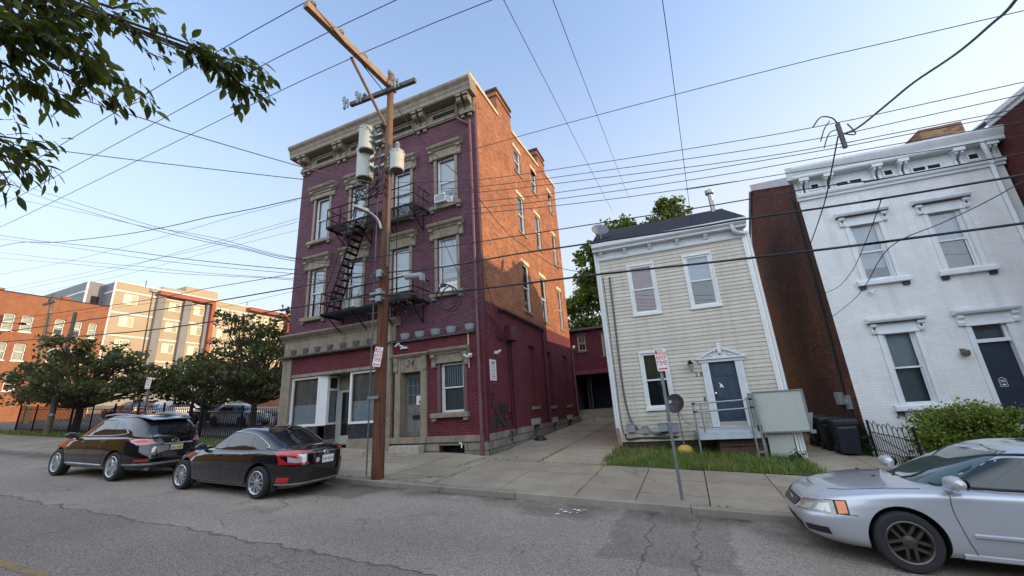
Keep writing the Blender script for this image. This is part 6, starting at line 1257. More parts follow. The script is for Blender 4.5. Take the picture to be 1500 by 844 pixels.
# ---- silver sedan
def silver_shell():
    b = [ring(.80, 2.16, -2.1, 5, 5, .20), ring(.85, 2.30, -2.26, 4.8, 4.8, .27), ring(.868, 2.365, -2.32, 4.6, 4.4, [(-2.3, .42), (2.3, .42)]), ring(.872, 2.375, -2.34, 4.4, 4.2, [(-2.3, .54), (2.3, .505)]), ring(.868, 2.315, -2.33, 4.3, 4.0, [(-2.3, .68), (0, .66), (2.3, .575)]), ring(.86, 2.26, -2.3, 4.1, 4.0, [(-2.3, .80), (0, .78), (1.2, .74), (2.3, .655)]), ring(.835, 2.19, -2.25, 3.9, 4.0, [(-2.3, .90), (-.6, .89), (.9, .87), (1.4, .835), (2.2, .72)]), ring(.72, 2.08, -2.18, 3.5, 3.8, [(-2.3, .94), (-.6, .93), (.9, .91), (1.4, .88), (2.1, .775)])]
    c = [ring(.775, 1.27, -1.86, 3.4, 3.4, [(-2, .84), (.5, .82), (1.4, .79)]), ring(.77, 1.13, -1.72, 3.4, 3.4, [(-2, .93), (.5, .905), (1.3, .885)]), ring(.70, .67, -1.32, 3.4, 3.4, [(-1.5, 1.16), (-.5, 1.155), (.7, 1.12)]), ring(.625, .27, -1.0, 3.4, 3.4, [(-1.2, 1.32), (-.4, 1.335), (.4, 1.29)]), ring(.55, .04, -.86, 3.2, 3.2, [(-1, 1.37), (-.4, 1.39), (.2, 1.36)]), ring(.46, -.14, -.78, 3, 3, [(-.9, 1.385), (-.4, 1.405), (.0, 1.382)])]
    return Shell(b, 30), Shell(c, 24)
b_, c_ = silver_shell()
T = Thing('sedan', 'silver sedan with hazed headlamp and dark twin-spoke wheel, parked at the lower right', 'car', mat4=car_matrix(3.43, 7.56, 0.))
S = dict(body=b_, cab=c_, paint=m_csilver, axles=(1.36, -1.29), arch=.372, w=.872, wr=.322, tw=.205, spokes='pair', rim=m_darkalloy, glass=m_carglass, wglass=m_greenglass, roof_crown=.012, hood_crown=.03,
    side_glass=[([(1.02, .93), (-.12, .945)], [(.54, 1.15), (.2, 1.26), (-.12, 1.285)]), ([(-.17, .945), (-.92, .955)], [(-.17, 1.287), (-.6, 1.28), (-.82, 1.24)]), ([(-.96, .957), (-1.26, .975)], [(-.9, 1.22), (-1.0, 1.18), (-1.22, 1.0)])],
    side_trim=[[(1.06, .925), (.56, 1.165), (.22, 1.28), (-.12, 1.306), (-.6, 1.3), (-.86, 1.25), (-1.28, .98)], [(1.06, .922), (-.1, .938), (-.9, .948), (-1.3, .97)]], trim_mat=m_plastic, trim_r=.016,
    rear_window=([(-.58, .96), (0, .98), (.58, .96)], [(-.44, 1.31), (0, 1.335), (.44, 1.31)]), windscreen=([(-.66, .905), (0, .93), (.66, .905)], [(-.49, 1.325), (0, 1.355), (.49, 1.325)]),
    seams=[[(.88, .9), (.9, .7), (.84, .42), (.78, .26)], [(-.15, .92), (-.14, .65), (-.16, .25)], [(-.95, .92), (-.9, .75), (-.78, .5)], [(2.0, .56), (1.78, .555)]], handles=[(.02, .76), (-.8, .78)])
build_car(T, S)
ff = lambda a, b: (b_.end(a, b, False, .012), a, b)
for s in (-1, 1):
    mirror(T, .84, s * .80, 1.0, s, m_csilver, 1.1)
    fs = lambda a, b, s=s: (a, s * b_.side(a, b, .01), b)
    # wrapped headlamp: one strip around the corner, parameter from the front face to the side
    def lampmap(u, z, s=s, off=.012):
        y = .40 + u * .30
        if u <= 1: return (b_.end(y, z, False, off), s * y, z)
        x = 2.1 - (u - 1) * .36; return (x, s * b_.side(x, z, off), z)
    def lamp(name, u0, u1, lo, hi, m, off=.012, parent=None):
        V = []; n = 14
        for i in range(n + 1):
            u = u0 + (u1 - u0) * i / n; t = i / n
            for j in range(5): V.append(lampmap(u, (lo[0] + (lo[1] - lo[0]) * t) * (1 - j / 4) + (hi[0] + (hi[1] - hi[0]) * t) * j / 4, s, off))
        return T.part(name, MB().add(V, [(i * 5 + j, (i + 1) * 5 + j, (i + 1) * 5 + j + 1, i * 5 + j + 1) for i in range(n) for j in range(4)]), m, 60, parent=parent)
    lamp('lamp_gasket', -.03, 1.645, (.53, .552), (.643, .712), m_plastic, .008); h = lamp('headlamp', .0, 1.28, (.538, .54), (.635, .69), m_hazelamp); lamp('turn_signal', 1.34, 1.6, (.555, .57), (.69, .70), m_amber, .013, h)
    lamp('headlamp_reflector', .3, .62, (.555, .555), (.615, .63), m_clearlamp, .018, h); lamp('headlamp_reflector', .75, 1.15, (.56, .56), (.64, .66), m_clearlamp, .018, h)
    patch(T, 'fog_recess', [(s * .52, .30), (s * .72, .30)], [(s * .52, .37), (s * .72, .38)], ff, m_plastic)
    T.part('side_moulding', MB().tube([(x, s * b_.side(x, .46, .006), .46) for x in (.78, .4, 0, -.4, -.8)], .022, 6), m_csilver, 50)
    T.part('sill_skirt', MB().tube([(x, s * b_.side(x, .235, .004), .235) for x in (.9, .4, 0, -.4, -.85)], .035, 6), m_csilver, 50)
    T.part('washer_nozzle', MB().box(1.38, 1.42, s * .3 - .015, s * .3 + .015, .945, .958), m_plastic)
g = patch(T, 'grille', [(-.30, .53), (.30, .53)], [(-.34, .63), (.34, .63)], ff, m_plastic)
gm = MB()
for z in (.555, .58, .605): gm.tube([(b_.end(y, z, False, .018), y, z) for y in (-.3, -.15, 0, .15, .3)], .006, 4)
T.part('grille_bar', gm, m_steel, parent=g); T.part('emblem', MB().lathe([(0, .01), (.06, .006), (.065, 0)], Matrix.Translation((b_.end(0, .58, False, .016), 0, .58)) @ Matrix.Rotation(rad(90), 4, 'Y') @ Matrix.Diagonal((.55, 1, 1, 1)), 16), m_chrome, 40, parent=g)
patch(T, 'lower_intake', [(-.4, .28), (.4, .28)], [(-.42, .36), (.42, .36)], ff, m_plastic)
wp = MB()
for y0, y1 in ((.60, -.02), (.02, -.55)): wp.tube([(c_.end(y0, .93, False, .03) + .02, y0, .925), (c_.end((y0 + y1) / 2, .98, False, .02), (y0 + y1) / 2, .965), (c_.end(y1, .99, False, .02), y1, .965)], .012, 5)
T.part('wiper', wp, m_plastic); T.part('cowl', MB().add(*poly_grid(([(-.72, .885), (0, .90), (.72, .885)], [(-.68, .915), (0, .94), (.68, .915)]), lambda a, b: (c_.end(a, b, False, .012), a, b), 12, 3)), m_plastic)
T.part('sunroof', MB().add(*poly_grid(([(-.78, -.33), (-.78, .33)], [(-.28, -.36), (-.28, .36)]), lambda a, b: (a, b, 1.412 - .03 * (b / .5) ** 2 + .004 * (1 if abs(a + .5) < .3 else 0)), 8, 8)), m_carglass)

# ---- small cars in the far car park
m_lotp = [MCar('navy_car_paint', (.01, .014, .03)), MCar('white_car_paint', (.6, .6, .6)), MCar('red_car_paint', (.3, .02, .02)), MCar('grey_car_paint', (.16, .17, .18)), MCar('pale_blue_car_paint', (.4, .48, .55)), m_cblack]
lot = [(-44, 21.5, 90, 5, 'dark blue', 0), (-47.5, 22, 90, 0, 'black', 5), (-40.6, 21.2, 90, 2, 'red', 2), (-37.8, 20.6, 90, 1, 'white', 1), (-32.5, 20.2, 8, 0, 'black', 5), (-28.3, 19.0, 0, 4, 'pale blue', 4), (-29, 30, 80, 0, 'navy', 0), (-26.4, 30.5, 80, 3, 'grey', 3), (-24.3, 30, 85, 2, 'maroon red', 2), (-33, 31, 85, 1, 'bright white', 1), (-20.4, 17.8, 2, 4, 'silver', 3)]
spot = ['left of the leaning pole', 'at the left end of the row', 'right of the leaning pole', 'just left of the gate', 'behind the sport utility vehicle roof', 'behind the railing gate', 'in the far row, left of the tree trunk', 'second from left, far row', 'nearest the tree trunk, far row', 'beyond the gate, far row', 'half hidden by the purple house corner']
for i, (x, y, yaw, _, cn, pi) in enumerate(lot):
    sb, scb = sedan_shell() if i % 3 else suv_shell(); a = rad(yaw); h = Vector((math.cos(a), math.sin(a), 0)); h.z = SL * h.x + .024 * h.y; h.normalize(); n = Vector((-SL, -.024, 1)).normalized(); l = n.cross(h).normalized()
    T = Thing('parked_car', f'{cn} car in the far car park, {spot[i]}', 'car', mat4=Matrix(((h.x, l.x, n.x, x), (h.y, l.y, n.y, y), (h.z, l.z, n.z, zwalk(x, y) + .01), (0, 0, 0, 1))), group='cars in the far car park')
    bm_ = MB(); sb.R = sb.R[::3] + [sb.R[-1]]; scb.R = scb.R[::3] + [scb.R[-1]]; sb.mesh(bm_, 40, crown=.05); scb.mesh(bm_, 40, crown=.02, bottom=False); T.part('body', bm_, m_lotp[pi], 40)
    for s in (-1, 1):
        for lo, hi in ([([(.9, 1.0), (-1.2, 1.03)], [(.3, 1.22), (-.9, 1.22)])] if i % 3 else [([(1.0, 1.14), (-1.5, 1.2)], [(.2, 1.46), (-1.1, 1.46)])]): T.part('side_window', MB().add(*poly_grid((lo, hi), lambda a, b, s=s: (a, s * scb.side(a, b, .02), b), 8, 3)), m_carglass)
        for ax in (1.4, -1.3): T.part('wheel', MB().lathe([(0, .1), (.2, .1), (.21, .09), (.33, .1), (.34, .0), (.33, -.1), (0, -.1)], Matrix.Translation((ax, s * .84, .33)) @ Matrix.Rotation(rad(-90 * s), 4, 'X'), 18), m_rubber, 40)
    for nm, rear in (('rear_window', True), ('windscreen', False)): T.part(nm, MB().add(*poly_grid(([(-.6, 1.06 if i % 3 else 1.2), (.6, 1.06 if i % 3 else 1.2)], [(-.5, 1.28 if i % 3 else 1.45), (.5, 1.28 if i % 3 else 1.45)]), lambda a, b, rear=rear: (scb.end(a, b, rear, .02), a, b), 6, 3)), m_carglass)
    for s in (-1, 1): T.part('tail_lamp', MB().box(sb.end(.6, .8, True) - .01, sb.end(.6, .8, True) + .05, s * .62 - .12, s * .62 + .12, .78, .92), m_taillight)
# ------------------------------------------------------------------ vegetation
def leaf_cloud(mb, rng, c, rad3, n, size, droop=.2, shape=4):
    for _ in range(n):
        p = Vector((rng.gauss(0, .5), rng.gauss(0, .5), rng.gauss(0, .5)))
        if p.length > 1.25: p *= 1.25 / p.length
        p = Vector((c[0] + p.x * rad3[0], c[1] + p.y * rad3[1], c[2] + p.z * rad3[2])); s = size * rng.uniform(.45, 1.5)
        d = Vector((rng.gauss(0, 1), rng.gauss(0, 1), rng.gauss(-droop, .7))); d.normalize(); w = d.orthogonal(); w.rotate(Matrix.Rotation(rng.uniform(0, 6.28), 3, d)); up = d.cross(w)
        mb.add([p - d * s * .5, p + w * s * .3 + up * s * .06, p + d * s * .5, p - w * s * .3 + up * s * .06], [(0, 1, 2, 3)])
def limb(mb, rng, a, b, r0, r1, k=6, wob=.08):
    a, b = Vector(a), Vector(b); L_ = (b - a).length; pts = []
    for i in range(k + 1):
        t = i / k; p = a + (b - a) * t
        if 0 < i < k: p += Vector((rng.gauss(0, wob), rng.gauss(0, wob), rng.gauss(0, wob * .6))) * L_ * .35
        pts.append(p)
    mb.tube(pts, [r0 + (r1 - r0) * i / k for i in range(k + 1)], 7); return pts
def tree(name, label, base, clumps, trunk_r, n_leaf, size, leaf_m, seed, crotch=1.6, group=None, lean=(0, 0)):
    rng = random.Random(seed); T = Thing(name, label, 'tree', base, group=group); b = Vector(base)
    fork = b + Vector((lean[0], lean[1], crotch)); mb = MB(); limb(mb, rng, b - Vector((0, 0, .3)), fork, trunk_r * 1.15, trunk_r * .8, 5, .04)
    lm = MB(); tot = sum(c[3] * c[4] * c[5] for c in clumps)
    for (x, y, z, rx, ry, rz) in clumps:
        if group != 'x' and rng.random() < .08: continue
        c = b + Vector((x, y, z)); pts = limb(mb, rng, fork, c, trunk_r * .5, trunk_r * .12, 6, .09)
        for j in range(5):
            e = c + Vector((rng.uniform(-1, 1) * rx * .8, rng.uniform(-1, 1) * ry * .8, rng.uniform(-.6, .8) * rz)); limb(mb, rng, pts[rng.choice((3, 4, 5))], e, trunk_r * .16, trunk_r * .04, 4, .1)
        n = max(40, int(n_leaf * rx * ry * rz / tot)); sub_ = max(6, n // 40)
        for j in range(sub_):
            q = Vector((rng.gauss(0, .5), rng.gauss(0, .5), rng.gauss(0, .45)))
            if q.length > 1: q.normalize()
            leaf_cloud(lm, rng, (c.x + q.x * rx, c.y + q.y * ry, c.z + q.z * rz), (rx * .33, ry * .33, rz * .42), n // sub_, size)
    T.part('trunk', mb, m_bark, 50); T.part('crown', lm, leaf_m); return T
def tiered(rng, rx, ry, z0, z1, n):
    out = []
    for k in range(n):
        t = k / max(1, n - 1); z = z0 + (z1 - z0) * t; w = 1 - .7 * t ** 1.5
        a = rng.uniform(0, 6.28); r = rng.uniform(.25, .75) * w; out.append((math.cos(a) * r * rx, math.sin(a) * r * ry, z + rng.uniform(-.2, .2), rx * .42 * (w + .15), ry * .42 * (w + .15), .42))
    return out
rng = random.Random(21)
def dome(rng, rx, ry, z0, z1, n, cr=(1.25, 1.1, .55)):
    out = []
    for k in range(n):
        a = rng.uniform(0, 6.28); r = math.sqrt(rng.random()); top = z0 + (z1 - z0) * math.sqrt(max(0., 1 - r ** 2.2)); z = z0 + (top - z0) * rng.random() ** .7; q = rng.uniform(.7, 1.25)
        out.append((math.cos(a) * r * rx, math.sin(a) * r * ry, z + rng.uniform(-.25, .25), cr[0] * q, cr[1] * q, cr[2] * q))
    return out
tree('spreading_tree', 'dark spreading low-branched tree behind the railing, in front of the brick block', (-35.6, 13.6, zwalk(-35.6, 13.6)), dome(rng, 6.6, 3.4, 2.1, 5.4, 40) + [(-4.5, 0, 2.4, 2.4, 2, .5), (4.2, -.3, 2.2, 2.4, 2, .5), (0, -.5, 2.6, 3, 2, .6), (5.6, 0, 2.8, 1.8, 1.2, .4), (-2.5, 0, 3.6, 2, 1.6, .5), (3, 0, 3.5, 2, 1.6, .5)], .2, 11500, .19, m_leafdark, 5, 1.5)
tree('spreading_tree', 'dark round-crowned tree touching the left corner of the purple house', (-24.2, 17, zwalk(-24.2, 17)), dome(rng, 4.4, 3.0, 2.1, 7.2, 46) + [(2.0, 0, 3.0, 2., 2, .6), (-3.5, 0, 2.4, 2.2, 2, .5), (1.2, 0, 4.6, 2, 2, .6), (-2.6, 0, 4.2, 2.2, 1.8, .6), (-1.2, 0, 6.0, 1.6, 1.5, .6), (.6, 0, 5.6, 1.8, 1.5, .6), (-.5, 0, 3.2, 2.6, 2, .7)], .19, 12500, .18, m_leafdark, 6, 1.5)
tree('spreading_tree', 'dark tree with a thin trunk behind the railing gate, left of the round-crowned one', (-29.0, 17.2, zwalk(-29, 17.2)), dome(rng, 4.4, 2.6, 1.8, 4.6, 26) + [(-2.8, 0, 2.2, 2.2, 1.6, .5), (1.5, 0, 3.6, 2.2, 1.6, .5), (-1, 0, 4.0, 1.8, 1.5, .5), (-3.4, 0, 3.0, 1.5, 1.2, .4)], .12, 8000, .18, m_leafdark, 7, 1.2)
tree('tall_tree', 'tall sunlit tree rising behind the cream house roof', (-1.6, 33, .9), [(-3.6, 0, 13.0, 1.8, 1.6, 1.2), (-4.4, .4, 11.2, 1.4, 1.4, 1.), (-2.0, 0, 14.4, 1.6, 1.4, 1.1), (-.6, 0, 15.0, 1.5, 1.3, 1.0), (.4, 0, 13.6, 2., 1.6, 1.1), (2.2, 0, 15.9, 1.5, 1.2, .9), (3.0, 0, 14.9, 1.3, 1.2, .9), (2.0, 0, 14.1, 1.6, 1.4, 1.), (-2.4, 0, 12.2, 1.8, 1.6, 1.2), (.6, 0, 11.5, 2.4, 2, 1.2), (-3.4, 0, 6.4, 1.3, 1.2, 1.1), (4.6, 0, 13.2, 1.2, 1, .7)], .32, 13000, .30, m_leafback, 11, 6.5)
tree('broad_tree', 'mid green tree filling the gap between the purple and cream houses', (-8.2, 42, 1.2), [(0, 0, 12.2, 2.0, 2, 1.4), (1.6, 0, 11.4, 1.8, 2, 1.4), (-1.5, 0, 11, 2, 2, 1.5), (1.0, 0, 9.2, 2.4, 2, 1.5), (-1, 0, 8.6, 2.4, 2, 1.5), (3.2, 0, 10., 1.8, 2, 1.4), (3.0, 0, 8.2, 2, 2, 1.4), (1.6, 0, 7.0, 2.4, 2, 1.2), (4.4, .5, 7.4, 1.8, 2, 1.2)], .3, 14000, .3, m_leafback, 12, 5)
# bush, vines
rng = random.Random(31)
T = Thing('bush', 'bushy bright green shrub in front of the white house door', 'bush', (6.0, 13.9, -.05)); mb = MB(); lm = MB()
for k in range(60):
    x = rng.uniform(-.8, 1.0); y = rng.uniform(-.5, .45); h = .84 + .36 * math.cos(x * 1.1 - .1) + rng.uniform(-.12, .12); c = (6.0 + x, 13.9 + y, rng.uniform(.25, h))
    limb(mb, rng, (6.0 + x * .3, 13.9 + y * .3, -.1), c, .02, .006, 4, .1); leaf_cloud(lm, rng, c, (.34, .3, .22), 260, .062, .1)
T.part('stems', mb, m_bark); T.part('foliage', lm, m_leafbush)
T = Thing('fern_frond_plant', 'dark feathery fronds in front of the bush, above the silver car', 'plant', (6.6, 13.3, -.1)); fm = MB()
for k in range(16):
    a = rng.uniform(-.6, 3.6); L_ = rng.uniform(.6, 1.1); o = Vector((6.7 + rng.uniform(-.5, .4), 13.3, .2 + rng.uniform(0, .4))); d = Vector((math.cos(a), -.25, .35 + rng.uniform(-.2, .4))).normalized()
    pts = [o + d * L_ * t + Vector((0, 0, -.35 * L_ * t * t)) for t in [i / 12 for i in range(13)]]; fm.tube(pts, .005, 4)
    for p, q in zip(pts[2:], pts[3:]):
        t_ = (q - p).normalized(); s_ = t_.cross(Vector((0, 0, 1))).normalized()
        for sg in (-1, 1): fm.add([p, p + s_ * sg * .07 + t_ * .03, p + s_ * sg * .14 + t_ * .05 - Vector((0, 0, .02)), p + s_ * sg * .07 + t_ * .005], [(0, 1, 2, 3)])
T.part('frond', fm, m_leafvine)
T = Thing('climbing_vine', 'straggly vine at the foot of the white house corner', 'vine', (4.55, 14.7, 0)); lm = MB()
for k in range(22): leaf_cloud(lm, rng, (4.42 + rng.uniform(-.1, .08), 15.1 + rng.uniform(-.15, .2), abs(rng.gauss(0, .45))), (.07, .09, .12), 24, .05)
for k in range(16): leaf_cloud(lm, rng, (4.75 + rng.uniform(-.1, .3), rng.uniform(12.6, 14.2), .02 + abs(rng.gauss(0, .06))), (.16, .2, .07), 22, .045)
T.part('leaves', lm, m_leafvine)
T = Thing('weed_clump', 'weeds growing under the cream house porch', 'weeds', (.5, 14.9, .2)); lm = MB()
for k in range(34): leaf_cloud(lm, rng, (rng.uniform(-1.2, 1.6), 14.95 + rng.uniform(-.2, .2), .3 + abs(rng.gauss(0, .16))), (.14, .14, .1), 28, .05)
for k in range(10): leaf_cloud(lm, rng, (2.4 + rng.uniform(-.15, .2), 13.8 + rng.uniform(-.2, .2), .22 + abs(rng.gauss(0, .1))), (.1, .1, .08), 24, .045)
T.part('leaves', lm, m_leafvine)
# leafy branches of a street tree reaching in from the left
T = Thing('overhanging_tree', 'street tree with large drooping leaves reaching in at the top left corner', 'tree', (-6.6, -1.9, .4)); rng = random.Random(77); br = MB(); lm = MB()
br.tube(smooth_path([(-6.6, -1.9, .1), (-6.5, -1.8, 2), (-6.3, -1.5, 4), (-6.2, -1.3, 6.2)], 3), [.17] * 4 + [.15] * 3 + [.12] * 3, 10)
def big_leaf(p, d, s):
    d = d.normalized(); w = d.cross(Vector((rng.gauss(0, .3), rng.gauss(0, .3), 1)))
    if w.length < .1: w = d.orthogonal()
    w.normalize(); w.rotate(Matrix.Rotation(rng.gauss(0, .7), 3, d)); u = w.cross(d)
    P = []
    for t, hw in ((0, .02), (.22, .17), (.48, .22), (.75, .14), (1, 0)):
        c = p + d * s * t - Vector((0, 0, 1)) * s * .16 * t * t; P.append((c, hw))
    V = []
    for c, hw in P: V += [c - w * hw * s + u * hw * s * .35, c, c + w * hw * s + u * hw * s * .35]
    lm.add(V, [(i * 3 + j, i * 3 + j + 1, (i + 1) * 3 + j + 1, (i + 1) * 3 + j) for i in range(4) for j in range(2)])
def twig(pts, n, size, r=.008, spread=1., tipfrac=0.):
    P = smooth_path(pts, 5); br.tube(P, [r * (1 - .7 * i / (len(P) - 1)) for i in range(len(P))], 5)
    for _ in range(n):
        t = rng.uniform(tipfrac, 1) * (len(P) - 1); i = min(int(t), len(P) - 2); p = P[i].lerp(P[i + 1], t - i); ax = (P[i + 1] - P[i]).normalized()
        d = ax * rng.uniform(.1, .9) + Vector((rng.gauss(0, .55), rng.gauss(0, .55), rng.gauss(-.55, .45))) * spread; p = p + Vector((rng.gauss(0, .03), rng.gauss(0, .03), rng.gauss(0, .03)))
        br.tube([p, p + d.normalized() * .03], .002, 3, False); big_leaf(p + d.normalized() * .03, d, size * rng.uniform(.45, 1.4))
root = Vector((-6.25, -1.4, 5.6))
TWIGS=[
 ([(-3.449, 0.378, 4.589), (-3.41, 0.595, 4.634), (-3.425, 0.79, 4.596), (-3.438, 0.976, 4.547), (-3.432, 1.173, 4.505), (-3.421, 1.335, 4.474)],70,0.125),
 ([(-3.469, 0.355, 4.733), (-3.364, 0.628, 4.848), (-3.316, 0.832, 4.883), (-3.319, 1.025, 4.847), (-3.338, 1.186, 4.793), (-3.287, 1.351, 4.811)],26,0.11),
 ([(-3.306, 0.801, 4.841), (-3.277, 0.986, 4.847), (-3.236, 1.192, 4.847), (-3.17, 1.358, 4.878), (-3.079, 1.526, 4.924), (-2.948, 1.728, 4.978), (-2.964, 1.845, 4.92)],60,0.115),
 ([(-3.109, 1.3, 4.879), (-3.055, 1.464, 4.889), (-3.052, 1.631, 4.831), (-3.134, 1.761, 4.691)],60,0.12),
 ([(-3.115, 1.331, 4.858), (-3.075, 1.537, 4.828), (-3.042, 1.715, 4.793), (-2.991, 1.862, 4.785)],55,0.12),
 ([(-3.079, 1.34, 4.816), (-2.988, 1.504, 4.861), (-2.916, 1.646, 4.889), (-2.859, 1.784, 4.894)],34,0.115),
 ([(-3.481, 0.433, 4.36), (-3.462, 0.574, 4.394), (-3.468, 0.72, 4.38), (-3.469, 0.882, 4.36), (-3.452, 1.052, 4.352), (-3.464, 1.18, 4.309)],80,0.125),
 ([(-3.451, 0.454, 4.216), (-3.454, 0.606, 4.213), (-3.47, 0.697, 4.198), (-3.479, 0.823, 4.177), (-3.481, 0.92, 4.173)],50,0.125),
 ([(-3.264, 0.395, 4.499), (-3.268, 0.605, 4.485), (-3.226, 0.727, 4.541), (-3.235, 0.864, 4.518), (-3.289, 0.968, 4.442)],70,0.13),
 ([(-3.403, 0.404, 4.647), (-3.331, 0.639, 4.726), (-3.324, 0.795, 4.725), (-3.273, 0.902, 4.785), (-3.179, 0.992, 4.895)],50,0.125),
 ([(-3.251, 0.399, 4.346), (-3.248, 0.543, 4.355), (-3.233, 0.671, 4.377), (-3.232, 0.824, 4.366), (-3.24, 0.966, 4.333)],80,0.13),
 ([(-3.463, 0.422, 4.389), (-3.456, 0.542, 4.411), (-3.457, 0.651, 4.416), (-3.519, 0.714, 4.343), (-3.627, 0.88, 4.146)],50,0.125),
 ([(-3.51, 0.515, 4.106), (-3.518, 0.62, 4.102), (-3.541, 0.7, 4.077), (-3.596, 0.745, 4.005)],22,0.12),
 ([(-3.566, 0.548, 3.777), (-3.562, 0.668, 3.789), (-3.571, 0.782, 3.771), (-3.581, 0.892, 3.743), (-3.61, 0.993, 3.672)],34,0.115),
 ([(-3.498, 0.549, 3.685), (-3.502, 0.673, 3.677), (-3.511, 0.785, 3.656), (-3.53, 0.852, 3.629)],28,0.115),
 ([(-3.564, 0.597, 3.765), (-3.551, 0.716, 3.794), (-3.534, 0.816, 3.83), (-3.518, 0.91, 3.86)],20,0.11),
 ([(-3.516, 0.613, 3.622), (-3.532, 0.753, 3.574), (-3.569, 0.818, 3.504)],14,0.115),
 ([(-3.242, 0.928, 4.877), (-3.161, 1.01, 4.97), (-3.163, 1.072, 4.976), (-3.177, 1.167, 4.955)],16,0.11),
 ([(-3.331, 0.349, 4.584), (-3.275, 0.52, 4.66), (-3.274, 0.661, 4.662), (-3.281, 0.757, 4.66)],60,0.13),
]
